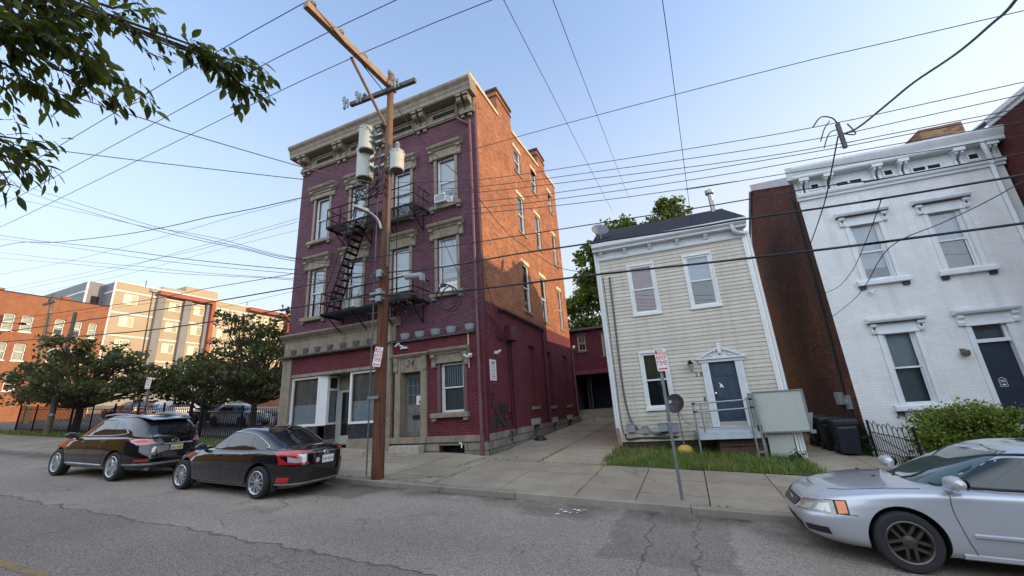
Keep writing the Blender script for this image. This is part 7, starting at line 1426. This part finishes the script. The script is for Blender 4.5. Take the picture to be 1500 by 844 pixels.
WIRES=[
 ('lowest thick black cable crossing in front of all three houses',0.022,[(-50.0, 8.3, 8.28), (-30.97, 8.3, 6.65), (-19.82, 8.3, 5.7), (-14.58, 8.3, 5.4), (-10.57, 8.3, 5.29), (-7.54, 8.3, 5.16), (-5.24, 8.3, 4.87), (-3.22, 8.3, 4.73), (-1.31, 8.3, 4.62), (1.26, 8.3, 4.43), (3.43, 8.3, 4.3), (5.14, 8.3, 4.23), (25.0, 8.3, 3.39)]),
 ('thick black cable strung just above the lowest cable',0.02,[(-50.0, 8.3, 8.39), (-31.31, 8.3, 7.17), (-20.1, 8.3, 6.45), (-14.75, 8.3, 6.12), (-10.65, 8.3, 5.93), (-7.51, 8.3, 5.78), (-5.27, 8.3, 5.56), (-3.17, 8.3, 5.48), (-1.83, 8.3, 5.39), (0.61, 8.3, 5.24), (1.41, 8.3, 5.21), (2.72, 8.3, 5.12), (3.63, 8.3, 5.07), (5.37, 8.3, 5.0), (25.0, 8.3, 4.22)]),
 ('black wire crossing the white house cornice below its brackets',0.012,[(-50.0, 8.3, 9.24), (-31.74, 8.3, 7.83), (-19.31, 8.3, 6.87), (-14.87, 8.3, 6.65), (-10.71, 8.3, 6.4), (-7.51, 8.3, 6.27), (-4.41, 8.3, 6.03), (-1.47, 8.3, 5.81), (0.68, 8.3, 5.65), (1.49, 8.3, 5.6), (2.82, 8.3, 5.53), (3.72, 8.3, 5.43), (5.48, 8.3, 5.36), (25.0, 8.3, 4.64)]),
 ('uppermost of six thin wires running from the pole past the brick flank',0.008,[(-6.92, 8.45, 8.57), (-4.14, 8.45, 7.85), (-1.0, 8.45, 7.36), (1.78, 8.45, 6.98), (3.5, 8.45, 6.8), (5.96, 8.45, 6.66), (25.0, 8.45, 5.62)]),
 ('second of six thin wires running from the pole past the brick flank',0.008,[(-6.92, 8.45, 8.32), (-4.15, 8.45, 7.64), (-1.03, 8.45, 7.14), (1.73, 8.45, 6.74), (3.52, 8.45, 6.54), (5.89, 8.45, 6.44), (25.0, 8.45, 5.63)]),
 ('third of six thin wires running from the pole past the brick flank',0.008,[(-6.91, 8.45, 8.14), (-4.16, 8.45, 7.48), (-1.05, 8.45, 6.96), (1.69, 8.45, 6.54), (3.47, 8.45, 6.35), (5.5, 8.45, 6.22), (25.0, 8.45, 4.96)]),
 ('fourth of six thin wires running from the pole past the brick flank',0.008,[(-6.91, 8.45, 7.87), (-3.85, 8.45, 7.15), (-1.07, 8.45, 6.75), (1.67, 8.45, 6.45), (3.45, 8.45, 6.28), (5.42, 8.45, 6.15), (25.0, 8.45, 4.88)]),
 ('fifth of six thin wires running from the pole past the brick flank',0.008,[(-6.9, 8.45, 7.58), (-3.96, 8.45, 6.98), (-1.09, 8.45, 6.58), (1.64, 8.45, 6.28), (4.48, 8.45, 6.06), (25.0, 8.45, 4.41)]),
 ('lowest of six thin wires running from the pole past the brick flank',0.008,[(-6.9, 8.45, 7.36), (-3.87, 8.45, 6.82), (-1.12, 8.45, 6.4), (1.6, 8.45, 6.09), (2.45, 8.45, 6.01), (25.0, 8.45, 3.98)]),
 ('thin wire climbing steeply from the pole to the top right of the sky',0.008,[(-6.29, 8.45, 8.9), (-4.22, 8.45, 8.83), (-1.51, 8.45, 8.69), (3.04, 8.45, 8.36), (6.29, 8.45, 8.0), (25.0, 8.45, 5.94)]),
 ('outermost of three wires carried on the long timber arm',0.011,[(-60.0, 7.0, 15.41), (-35.0, 6.1, 13.59), (-20.0, 5.7, 12.99), (-7.3, 5.5, 12.62), (6.0, 5.5, 11.57), (30.0, 5.5, 10.66)]),
 ('middle of three wires carried on the long timber arm',0.011,[(-60.0, 7.94, 15.45), (-35.0, 7.04, 13.63), (-20.0, 6.64, 13.03), (-7.3, 6.44, 12.66), (6.0, 6.44, 11.61), (30.0, 6.44, 10.7)]),
 ('innermost of three wires carried on the long timber arm',0.011,[(-60.0, 8.88, 15.41), (-35.0, 7.98, 13.59), (-20.0, 7.58, 12.99), (-7.3, 7.38, 12.62), (6.0, 7.38, 11.57), (30.0, 7.38, 10.66)]),
 ('wire overhead ending by the treetop left of the cream house roof',0.008,[(-2.24, 6.0, 10.35), (-2.28, 8.25, 10.74), (-2.32, 10.5, 11.13), (-2.36, 12.75, 11.51), (-2.4, 15.0, 11.9), (-2.44, 17.25, 12.29), (-2.48, 19.5, 12.68), (-2.51, 21.75, 13.06), (-2.55, 24.0, 13.45)]),
 ('wire overhead ending above the middle of the treetop',0.008,[(-1.19, 6.0, 9.75), (-1.24, 8.5, 10.42), (-1.28, 11.0, 11.1), (-1.33, 13.5, 11.77), (-1.38, 16.0, 12.44), (-1.42, 18.5, 13.11), (-1.47, 21.0, 13.78), (-1.52, 23.5, 14.45), (-1.56, 26.0, 15.12)]),
 ('wire overhead dropping straight to the cream house roof edge',0.008,[(0.71, 6.0, 8.67), (0.77, 7.15, 8.57), (0.82, 8.3, 8.47), (0.87, 9.45, 8.38), (0.92, 10.6, 8.28), (0.97, 11.75, 8.18), (1.02, 12.9, 8.09), (1.07, 14.05, 7.99), (1.12, 15.2, 7.89)]),
 ('sagging black cable from the timber arm past the brick flank to the cream house',0.014,[(-7.25, 5.4, 12.3), (-7.25, 6.9, 12.05), (-7.76, 9.2, 12.37), (-6.98, 10.4, 10.91), (-6.3, 11.6, 10.11), (-6.02, 12.3, 9.5), (-6.0, 15.02, 9.14), (-5.4, 17.53, 8.73), (-4.29, 16.0, 7.64), (-2.79, 15.6, 6.96), (-2.28, 15.1, 6.7)]),
 ('slack cable hanging from the top window sill to the flank of the purple house',0.012,[(-7.96, 12.3, 9.92), (-7.94, 12.25, 8.97), (-6.9, 12.25, 6.46), (-6.23, 12.3, 5.44), (-6.15, 13.13, 5.06), (-6.2, 13.99, 5.0)]),
 ('black cable snaking down the brick flank corner',0.012,[(-6.2, 12.56, 9.57), (-6.2, 12.57, 7.18), (-6.2, 12.97, 6.09), (-6.2, 13.55, 5.47), (-6.2, 13.96, 5.27)]),
 ('twisted grey cable from the foreground leaves to the transformers',0.014,[(-12.47, 2.8, 9.87), (-12.07, 3.2, 9.61), (-11.48, 4.4, 9.58), (-11.05, 5.0, 9.46), (-9.39, 7.1, 9.15), (-8.41, 7.8, 8.89), (-7.69, 8.3, 8.72)]),
 ('lower twisted cable from the small leaf spray to the transformers',0.014,[(-15.58, 3.4, 9.62), (-15.08, 3.8, 9.57), (-13.45, 5.8, 9.75), (-9.87, 7.6, 9.12), (-7.82, 8.3, 8.66)]),
 ('thick sagging cable rising to the transformers from the left',0.016,[(-50.0, 8.3, 13.42), (-34.86, 8.3, 12.62), (-27.83, 8.3, 11.3), (-21.62, 8.3, 10.26), (-17.95, 8.3, 9.79), (-15.47, 8.3, 9.56), (-13.05, 8.3, 9.26), (-10.82, 8.3, 9.05), (-10.17, 8.3, 8.97), (-8.15, 8.3, 8.9)]),
 ('upper of two thin wires descending from the small leaf spray to the facade',0.01,[(-38.72, 8.3, 18.53), (-34.76, 8.3, 16.61), (-28.63, 8.3, 14.0), (-23.86, 8.3, 12.0), (-18.92, 8.3, 9.97), (-15.55, 8.3, 8.68), (-13.13, 8.3, 7.78), (-10.74, 8.3, 6.91)]),
 ('lower of two thin wires descending from the small leaf spray to the facade',0.01,[(-38.04, 8.25, 17.75), (-34.25, 8.25, 16.03), (-28.28, 8.25, 13.56), (-23.61, 8.25, 11.67), (-18.76, 8.25, 9.76), (-15.42, 8.25, 8.53), (-13.04, 8.25, 7.69), (-10.67, 8.25, 6.81)]),
 ('thin wire descending below the pair toward the facade',0.008,[(-37.45, 8.3, 16.58), (-30.98, 8.3, 14.27), (-23.72, 8.3, 11.65), (-19.98, 8.3, 10.26), (-17.4, 8.3, 9.43), (-14.73, 8.3, 8.5), (-10.75, 8.3, 6.94)]),
 ('dark wire descending gently left of the purple house at mid height',0.012,[(-35.38, 8.3, 13.42), (-29.62, 8.3, 11.77), (-23.02, 8.3, 9.96), (-17.07, 8.3, 8.24), (-13.75, 8.3, 7.33), (-10.7, 8.3, 6.54), (-7.56, 8.3, 5.79)]),
 ('faint wire just under the gently descending dark wire',0.008,[(-35.43, 8.35, 13.23), (-26.51, 8.35, 10.77), (-20.12, 8.35, 8.91), (-15.37, 8.35, 7.61), (-10.74, 8.35, 6.43), (-7.72, 8.35, 5.71)]),
 ('upper of two faint wires above the apartment roof',0.007,[(-34.78, 8.35, 12.24), (-26.15, 8.35, 10.02), (-19.98, 8.35, 8.49), (-15.3, 8.35, 7.31), (-10.72, 8.35, 6.26), (-7.71, 8.35, 5.57)]),
 ('lower of two faint wires above the apartment roof',0.007,[(-34.74, 8.4, 11.91), (-24.16, 8.4, 9.37), (-17.55, 8.4, 7.75), (-11.73, 8.4, 6.46), (-7.76, 8.4, 5.49)]),
 ('thin wire rising from the brick block skyline to the purple corner',0.007,[(-50.0, 8.9, 12.76), (-36.03, 8.9, 11.31), (-28.55, 8.9, 10.54), (-23.38, 8.9, 10.17), (-18.73, 8.9, 9.88), (-15.55, 8.9, 9.75), (-12.85, 8.9, 9.57), (-11.6, 8.9, 9.5)]),
 ('upper of two wires rising over the brick block roof',0.007,[(-50.0, 9.5, 11.8), (-36.48, 9.5, 10.7), (-26.95, 9.5, 9.92), (-22.78, 9.5, 9.53), (-19.62, 9.5, 9.41), (-15.97, 9.5, 9.29), (-12.25, 9.5, 9.2)]),
 ('lower of two wires rising over the brick block roof',0.007,[(-50.0, 9.4, 11.45), (-35.65, 9.4, 10.32), (-25.27, 9.4, 9.5), (-21.43, 9.4, 9.36), (-17.96, 9.4, 9.14), (-14.96, 9.4, 9.05), (-12.1, 9.4, 8.99)]),
 ('faint thin wire rising across the apartment roof edge',0.006,[(-50.0, 9.6, 11.01), (-34.0, 9.6, 9.88), (-25.86, 9.6, 9.31), (-20.97, 9.6, 9.1), (-16.92, 9.6, 8.99), (-12.32, 9.6, 8.79)]),
 ('thin wire crossing the red frames of the apartment block',0.006,[(-50.0, 8.9, 8.66), (-21.7, 8.9, 7.16), (-17.22, 8.9, 6.34), (-14.79, 8.9, 6.1), (-13.69, 8.9, 6.08), (-11.16, 8.9, 6.09)]),
 ('thick twisted cable rising from the spacer to the top right corner',0.019,[(3.47, 8.45, 6.54), (3.65, 8.3, 6.52), (3.95, 7.9, 6.6), (4.16, 7.5, 6.63), (4.37, 6.9, 6.53), (4.47, 6.4, 6.48), (4.43, 5.9, 6.38), (4.38, 5.0, 6.5), (4.2, 2, 7.0), (3.8, -4, 8.2), (3.4, -10, 9.6)]),
 ('black drop cable hanging from the spacer down the white house corner',0.012,[(3.38, 8.45, 6.52), (3.38, 9.0, 6.25), (3.47, 9.8, 6.1), (3.61, 10.8, 6.03), (3.99, 13.5, 6.04), (4.07, 14.6, 5.91)]),
 ('thin drop cable looping from the thick cable down the left of the white facade',0.008,[(3.65, 8.4, 5.1), (3.79, 9.0, 5.09), (4.14, 10.5, 5.1), (4.58, 13.0, 4.96), (4.54, 14.2, 4.78), (4.37, 15.0, 4.79)]),
 ('thin drop cable rising from the left of the white facade to the right edge',0.008,[(4.4, 15.0, 4.02), (4.38, 13.0, 4.14), (4.04, 11.0, 4.16), (3.56, 8.45, 4.23), (4.27, 8.35, 4.47), (4.8, 8.3, 4.66), (5.28, 8.2, 4.87)]),
]
for pts, n, s in TWIGS:
    twig(pts, int(n * (1.35 if max(abs(pts[-1][0] + 3.6), .0) < .35 else 2.0)), s * .66); a = Vector(pts[0]); br.tube(smooth_path([a, a.lerp(root, .5) + Vector((0, 0, .15)), root], 4), [.009 + .0025 * i for i in range(9)], 5)
br.tube(smooth_path([root, (-6.22, -1.35, 5.2), (-6.3, -1.5, 4.2)], 3), .06, 6)
T.part('branch', br, m_bark, 50); T.part('foliage', lm, m_leafnear)
# ------------------------------------------------------------------ bins and small iron fence
def bin_(label, x, y, yaw, m):
    T = Thing('wheeled_bin', label, 'bin', (x, y, zwalk(x, y)), yaw * 0 , group='dark wheeled bins by the flank'); z = zwalk(x, y)
    b = MB(); q = lambda s, zz: [(x - .27 * s, y - .33 * s, z + zz), (x + .27 * s, y - .33 * s, z + zz), (x + .27 * s, y + .33 * s, z + zz), (x - .27 * s, y + .33 * s, z + zz)]
    b.prism(q(.82, .05), q(1.06, .92)); T.part('body', b, m, bevel=.02); l = MB(); l.prism(q(1.14, .921), q(1.08, .99)); l.tube([(x - .28, y + .36, z + .93), (x + .28, y + .36, z + .93)], .02, 6); l.fb(lambda u, w, d: (x + u, y - .35 - d, z + w), -.3, .3, .84, .925, -.02, .02); T.part('lid', l, m, bevel=.012)
    for s in (-1, 1): T.part('wheel', MB().lathe([(0, .03), (.1, .03), (.12, .02), (.12, -.02), (0, -.03)], Matrix.Translation((x + s * .25, y + .2, z + .12)) @ Matrix.Rotation(rad(90), 4, 'Y'), 14), m_rubber, 40)
    T.part('lettering', text_mb('CINCINNATI', .075, lambda u, w, d: (x + u, y - .352 - d, z + w), 0, .76, .004), m_poster); return T
m_bin = M('dark_blue_bin_plastic', lin(28, 32, 44), .5, .1); m_bin2 = M('black_bin_plastic', lin(26, 27, 32), .5, .1)
bin_('dark blue wheeled bin nearest the street, beside the white house corner', 3.98, 15.25, 0, m_bin); bin_('black wheeled bin just behind the dark blue one', 3.86, 16.1, 0, m_bin2); bin_('black wheeled bin at the back of the narrow path', 3.75, 16.95, 0, m_bin2)
F = Thing('hoop_fence', 'low black iron hoop-topped fence leaning beside the white house', 'fence', (4.65, 14, 0))
mb = MB(); n = 19
for k in range(n):
    y = 15.0 - k * .115; x = 4.52 + k * .011; z = zwalk(x, y)
    if k % 2 == 0 and k < n - 2:
        h = .82 + .03 * math.sin(k); x2, y2 = x + .022, y - .23
        mb.tube([(x, y, z), (x, y, z + h)] + [((x + x2) / 2, (y + y2) / 2 + .115 * math.cos(a), z + h + .115 * math.sin(a)) for a in [i * math.pi / 6 for i in range(1, 6)]] + [(x2, y2, z + h), (x2, y2, z)], .009, 5)
    else: mb.tube([(x, y, z), (x, y, z + .66)], .008, 5)
for h in (.2, .66): mb.tube([(4.52, 15.0, zwalk(4.5, 15) + h), (4.72, 12.95, zwalk(4.7, 12.95) + h)], .012, 5)
mb.tube([(4.55, 14.8, .62), (4.66, 13.4, .3)], .01, 5); F.part('hoop_panel', mb, m_black)
for x, y in ((4.52, 15.02), (4.72, 12.93)): F.part('post', MB().box(x - .022, x + .022, y - .022, y + .022, zwalk(x, y) - .1, zwalk(x, y) + .98), m_black)
T = Thing('concrete_block', 'hollow concrete block lying at the rear corner of the purple house', 'block', (-5.9, 25.4, .8)); b = MB(); b.box(-6.25, -5.55, 25.3, 25.36, .8, 1.2); b.box(-6.25, -5.55, 25.5, 25.56, .8, 1.2)
for x in (-6.22, -5.93, -5.64): b.box(x, x + .08, 25.361, 25.499, .8, 1.2)
T.part('shell', b, m_plank)
T = Thing('rubbish_bag', 'small black rag lying at the foot of the maroon flank', 'rag', (-5.85, 16.4, .5)); rng = random.Random(2); b = MB(); V = []
for j in range(5):
    for k in range(10): a = k * .628; r = (.28, .3, .24, .14, .03)[j] * rng.uniform(.8, 1.2); V.append((-5.85 + r * math.cos(a) * .8, 16.4 + r * math.sin(a), zwalk(-5.85, 16.4) + (.0, .06, .12, .16, .17)[j]))
b.add(V, [(j * 10 + k, j * 10 + (k + 1) % 10, (j + 1) * 10 + (k + 1) % 10, (j + 1) * 10 + k) for j in range(4) for k in range(10)]); T.part('cloth', b, m_plastic, 60)
T = Thing('litter', 'scrap of white paper litter on the road near the kerb', 'litter', (-2.2, 7.9, .13)); b = MB(); rng = random.Random(6)
for k in range(15):
    x = -2.35 + rng.gauss(0, .16); y = 7.8 + rng.gauss(0, .1) + (x + 2.35) * .5; s = rng.uniform(.015, .06); a = rng.uniform(0, 6.28); z = SL * x + .012
    b.add([(x + s * math.cos(a + q), y + s * .6 * math.sin(a + q), z + rng.uniform(0, .015)) for q in (0, 1.4, 2.9, 4.4)], [(0, 1, 2, 3)])
T.part('scraps', b, m_signwhite)
# building on the near side of the street, mirrored in the car paint
Ob = Thing('opposite_building', 'sunlit tan building across the street, seen only mirrored in the black cars', 'building', (-54, -13, 1))
ob_f = lambda u, z, d: (u, -13 + d, z); hs = [(a, a + 1.1, z, z + 1.9) for a in (-72, -68, -64, -60, -56, -52, -48, -44, -40, -36) for z in (2.8, 6.0)]
Ob.part('wall', MB().wall(ob_f, -75, -33, -.5, 13.0, hs, .2, back=True).box(-75, -33, -22, -13.3, -.5, 13), M('tan_brick', lin(160, 130, 88), .85, .12)); m_ob2 = M('grey_row_brick', lin(84, 90, 100), .85, .2)
Ob2 = Thing('opposite_building', 'long grey brick row across the street, seen only as a reflection in the windows', 'building', (12, -13, 0)); Ob2.part('wall', MB().wall(ob_f, -12.9, 34, -2, 8.2, [(a, a + 1.1, z, z + 1.9) for a in (-10, -6, -2, 2, 6, 10, 14, 18, 22, 26) for z in (1.6, 5.0)], .2, back=True).box(-12.9, 34, -22, -13.3, -2, 8.2), m_ob2)
Ob3 = Thing('opposite_building', 'low grey brick row far up the street, seen only as a reflection', 'building', (-23, -13, 1)); Ob3.part('wall', MB().wall(ob_f, -32.9, -13, 0, 9., [(a, a + 1.1, z, z + 1.9) for a in (-30, -26, -22, -18) for z in (2.6, 6.0)], .2, back=True).box(-32.9, -13, -22, -13.3, 0, 9.), m_ob2)
Ob.part('cornice', MB().fb(ob_f, -75.2, -32.95, 13.0, 13.5, -.3, .4), m_coping)
Ob4 = Thing('street_shade_block', 'unseen block added far down the street beyond the right edge to shade the roadway', 'building', (64, 14, -3.5)); Ob4.part('wall', MB().wall(lambda u, z, d: (60 - d, u, z), -2, 27.2, -5, 21.4, [(a, a + 1.2, z, z + 2) for a in (1, 5, 9, 13, 17, 21, 24.5) for z in (-.5, 3, 6.5, 10, 13.5, 17)], .2, back=True).box(60.3, 72, -2, 27.2, -5, 21.4), m_redbrick); Ob4.part('cornice', MB().box(59.6, 72, -2.3, 27.5, 21.4, 21.8), m_trim)  # unseen block added to keep the low sun off the road
# ------------------------------------------------------------------ wires
for lab, r, pts in WIRES:
    if pts[-1][0] < -10 and abs(pts[-1][1] - 8.3) < .15 and pts[-1][0] < -10.5: pts = list(pts) + [(-7.5, 8.4, pts[-1][2] - .75)]
    o = MB().tube(smooth_path(pts, 5), r, 6).build('overhead_wire', m_greycable if 'grey' in lab or 'twisted' in lab else m_cable, None, (0, 0, 0), 60); tag(o, lab, 'wire', 'overhead wires')
# ------------------------------------------------------------------ light, sky, camera
SUN_E, SUN_A = rad(14), rad(13)          # low sun, from the right and slightly behind the houses
w = bpy.data.worlds.new('World'); scene.world = w; w.use_nodes = True; nt = w.node_tree; nt.nodes.clear()
sky = nt.nodes.new('ShaderNodeTexSky'); sky.sky_type = 'NISHITA'; sky.sun_disc = False; sky.sun_elevation = SUN_E; sky.sun_rotation = math.pi / 2 - SUN_A
sky.air_density = 1.0; sky.dust_density = 1.2; sky.ozone_density = 2.2; sky.altitude = 150
bg = nt.nodes.new('ShaderNodeBackground'); bg.inputs[1].default_value = SKY_STRENGTH; wo_ = nt.nodes.new('ShaderNodeOutputWorld')
gm = nt.nodes.new('ShaderNodeGamma'); gm.inputs[1].default_value = SKY_GAMMA; nt.links.new(sky.outputs[0], gm.inputs[0])
tn = nt.nodes.new('ShaderNodeMix'); tn.data_type = 'RGBA'; tn.blend_type = 'MULTIPLY'; tn.inputs[0].default_value = 1; tn.inputs[7].default_value = (*SKY_TINT, 1); nt.links.new(gm.outputs[0], tn.inputs[6])
# unseen sky behind the photographer, brightened as added fill for the shaded facades
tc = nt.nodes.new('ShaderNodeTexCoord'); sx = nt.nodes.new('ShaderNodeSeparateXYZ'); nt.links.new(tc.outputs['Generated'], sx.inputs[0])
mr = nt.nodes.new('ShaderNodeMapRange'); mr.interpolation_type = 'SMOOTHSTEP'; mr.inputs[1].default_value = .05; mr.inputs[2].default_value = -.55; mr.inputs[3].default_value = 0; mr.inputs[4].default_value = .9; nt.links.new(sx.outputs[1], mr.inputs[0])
hz = nt.nodes.new('ShaderNodeMix'); hz.data_type = 'RGBA'; hz.inputs[7].default_value = SKY_FILL; nt.links.new(mr.outputs[0], hz.inputs[0]); nt.links.new(tn.outputs[2], hz.inputs[6]); 
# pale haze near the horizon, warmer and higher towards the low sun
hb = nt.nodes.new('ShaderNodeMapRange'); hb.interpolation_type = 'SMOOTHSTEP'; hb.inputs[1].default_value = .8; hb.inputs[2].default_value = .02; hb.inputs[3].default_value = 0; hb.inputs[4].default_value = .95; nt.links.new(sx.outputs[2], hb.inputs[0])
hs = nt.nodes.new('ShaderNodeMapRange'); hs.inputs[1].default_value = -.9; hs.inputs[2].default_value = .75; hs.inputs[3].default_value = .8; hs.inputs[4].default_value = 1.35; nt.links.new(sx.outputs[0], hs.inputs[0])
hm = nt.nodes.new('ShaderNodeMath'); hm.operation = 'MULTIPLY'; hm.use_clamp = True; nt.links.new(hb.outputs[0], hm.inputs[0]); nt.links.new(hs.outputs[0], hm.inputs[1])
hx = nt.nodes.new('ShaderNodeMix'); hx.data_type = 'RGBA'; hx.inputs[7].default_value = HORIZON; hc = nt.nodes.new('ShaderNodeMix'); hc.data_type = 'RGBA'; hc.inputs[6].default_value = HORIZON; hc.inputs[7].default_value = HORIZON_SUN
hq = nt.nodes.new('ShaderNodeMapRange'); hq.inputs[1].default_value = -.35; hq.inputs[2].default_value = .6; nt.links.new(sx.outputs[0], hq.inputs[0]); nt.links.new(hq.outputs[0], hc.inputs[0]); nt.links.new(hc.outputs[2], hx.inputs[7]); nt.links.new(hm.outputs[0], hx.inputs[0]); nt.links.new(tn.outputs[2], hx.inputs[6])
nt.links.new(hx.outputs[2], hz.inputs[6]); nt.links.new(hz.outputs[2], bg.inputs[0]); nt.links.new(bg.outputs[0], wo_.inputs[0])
ld = bpy.data.lights.new('Sun', 'SUN'); ld.energy = SUN_STRENGTH; ld.angle = rad(.6); ld.color = (1., .72, .41); so = bpy.data.objects.new('Sun', ld); COL.objects.link(so)
sd = Vector((math.cos(SUN_E) * math.cos(SUN_A), math.cos(SUN_E) * math.sin(SUN_A), math.sin(SUN_E))); so.rotation_euler = sd.to_track_quat('Z', 'Y').to_euler(); so.location = sd * 60
cd = bpy.data.cameras.new('Camera'); cd.sensor_width = 36; cd.lens = 586.28 / 1500 * 36; cd.clip_end = 2000; cd.clip_start = .05; co = bpy.data.objects.new('Camera', cd); COL.objects.link(co)
co.matrix_world = Matrix.Translation((0, 0, 2.05)) @ (Matrix.Rotation(rad(22.1566), 4, 'Z') @ Matrix.Rotation(rad(90 + 16.2912), 4, 'X') @ Matrix.Rotation(rad(-3.7356), 4, 'Z'))
scene.camera = co
scene.view_settings.view_transform = 'Standard'; scene.view_settings.look = 'None'; scene.view_settings.exposure = 0; scene.view_settings.gamma = 1
scene.render.engine = 'CYCLES'; scene.cycles.max_bounces = 8; scene.cycles.transparent_max_bounces = 12; scene.cycles.use_denoising = True
scene.render.resolution_x = 1024; scene.render.resolution_y = 576
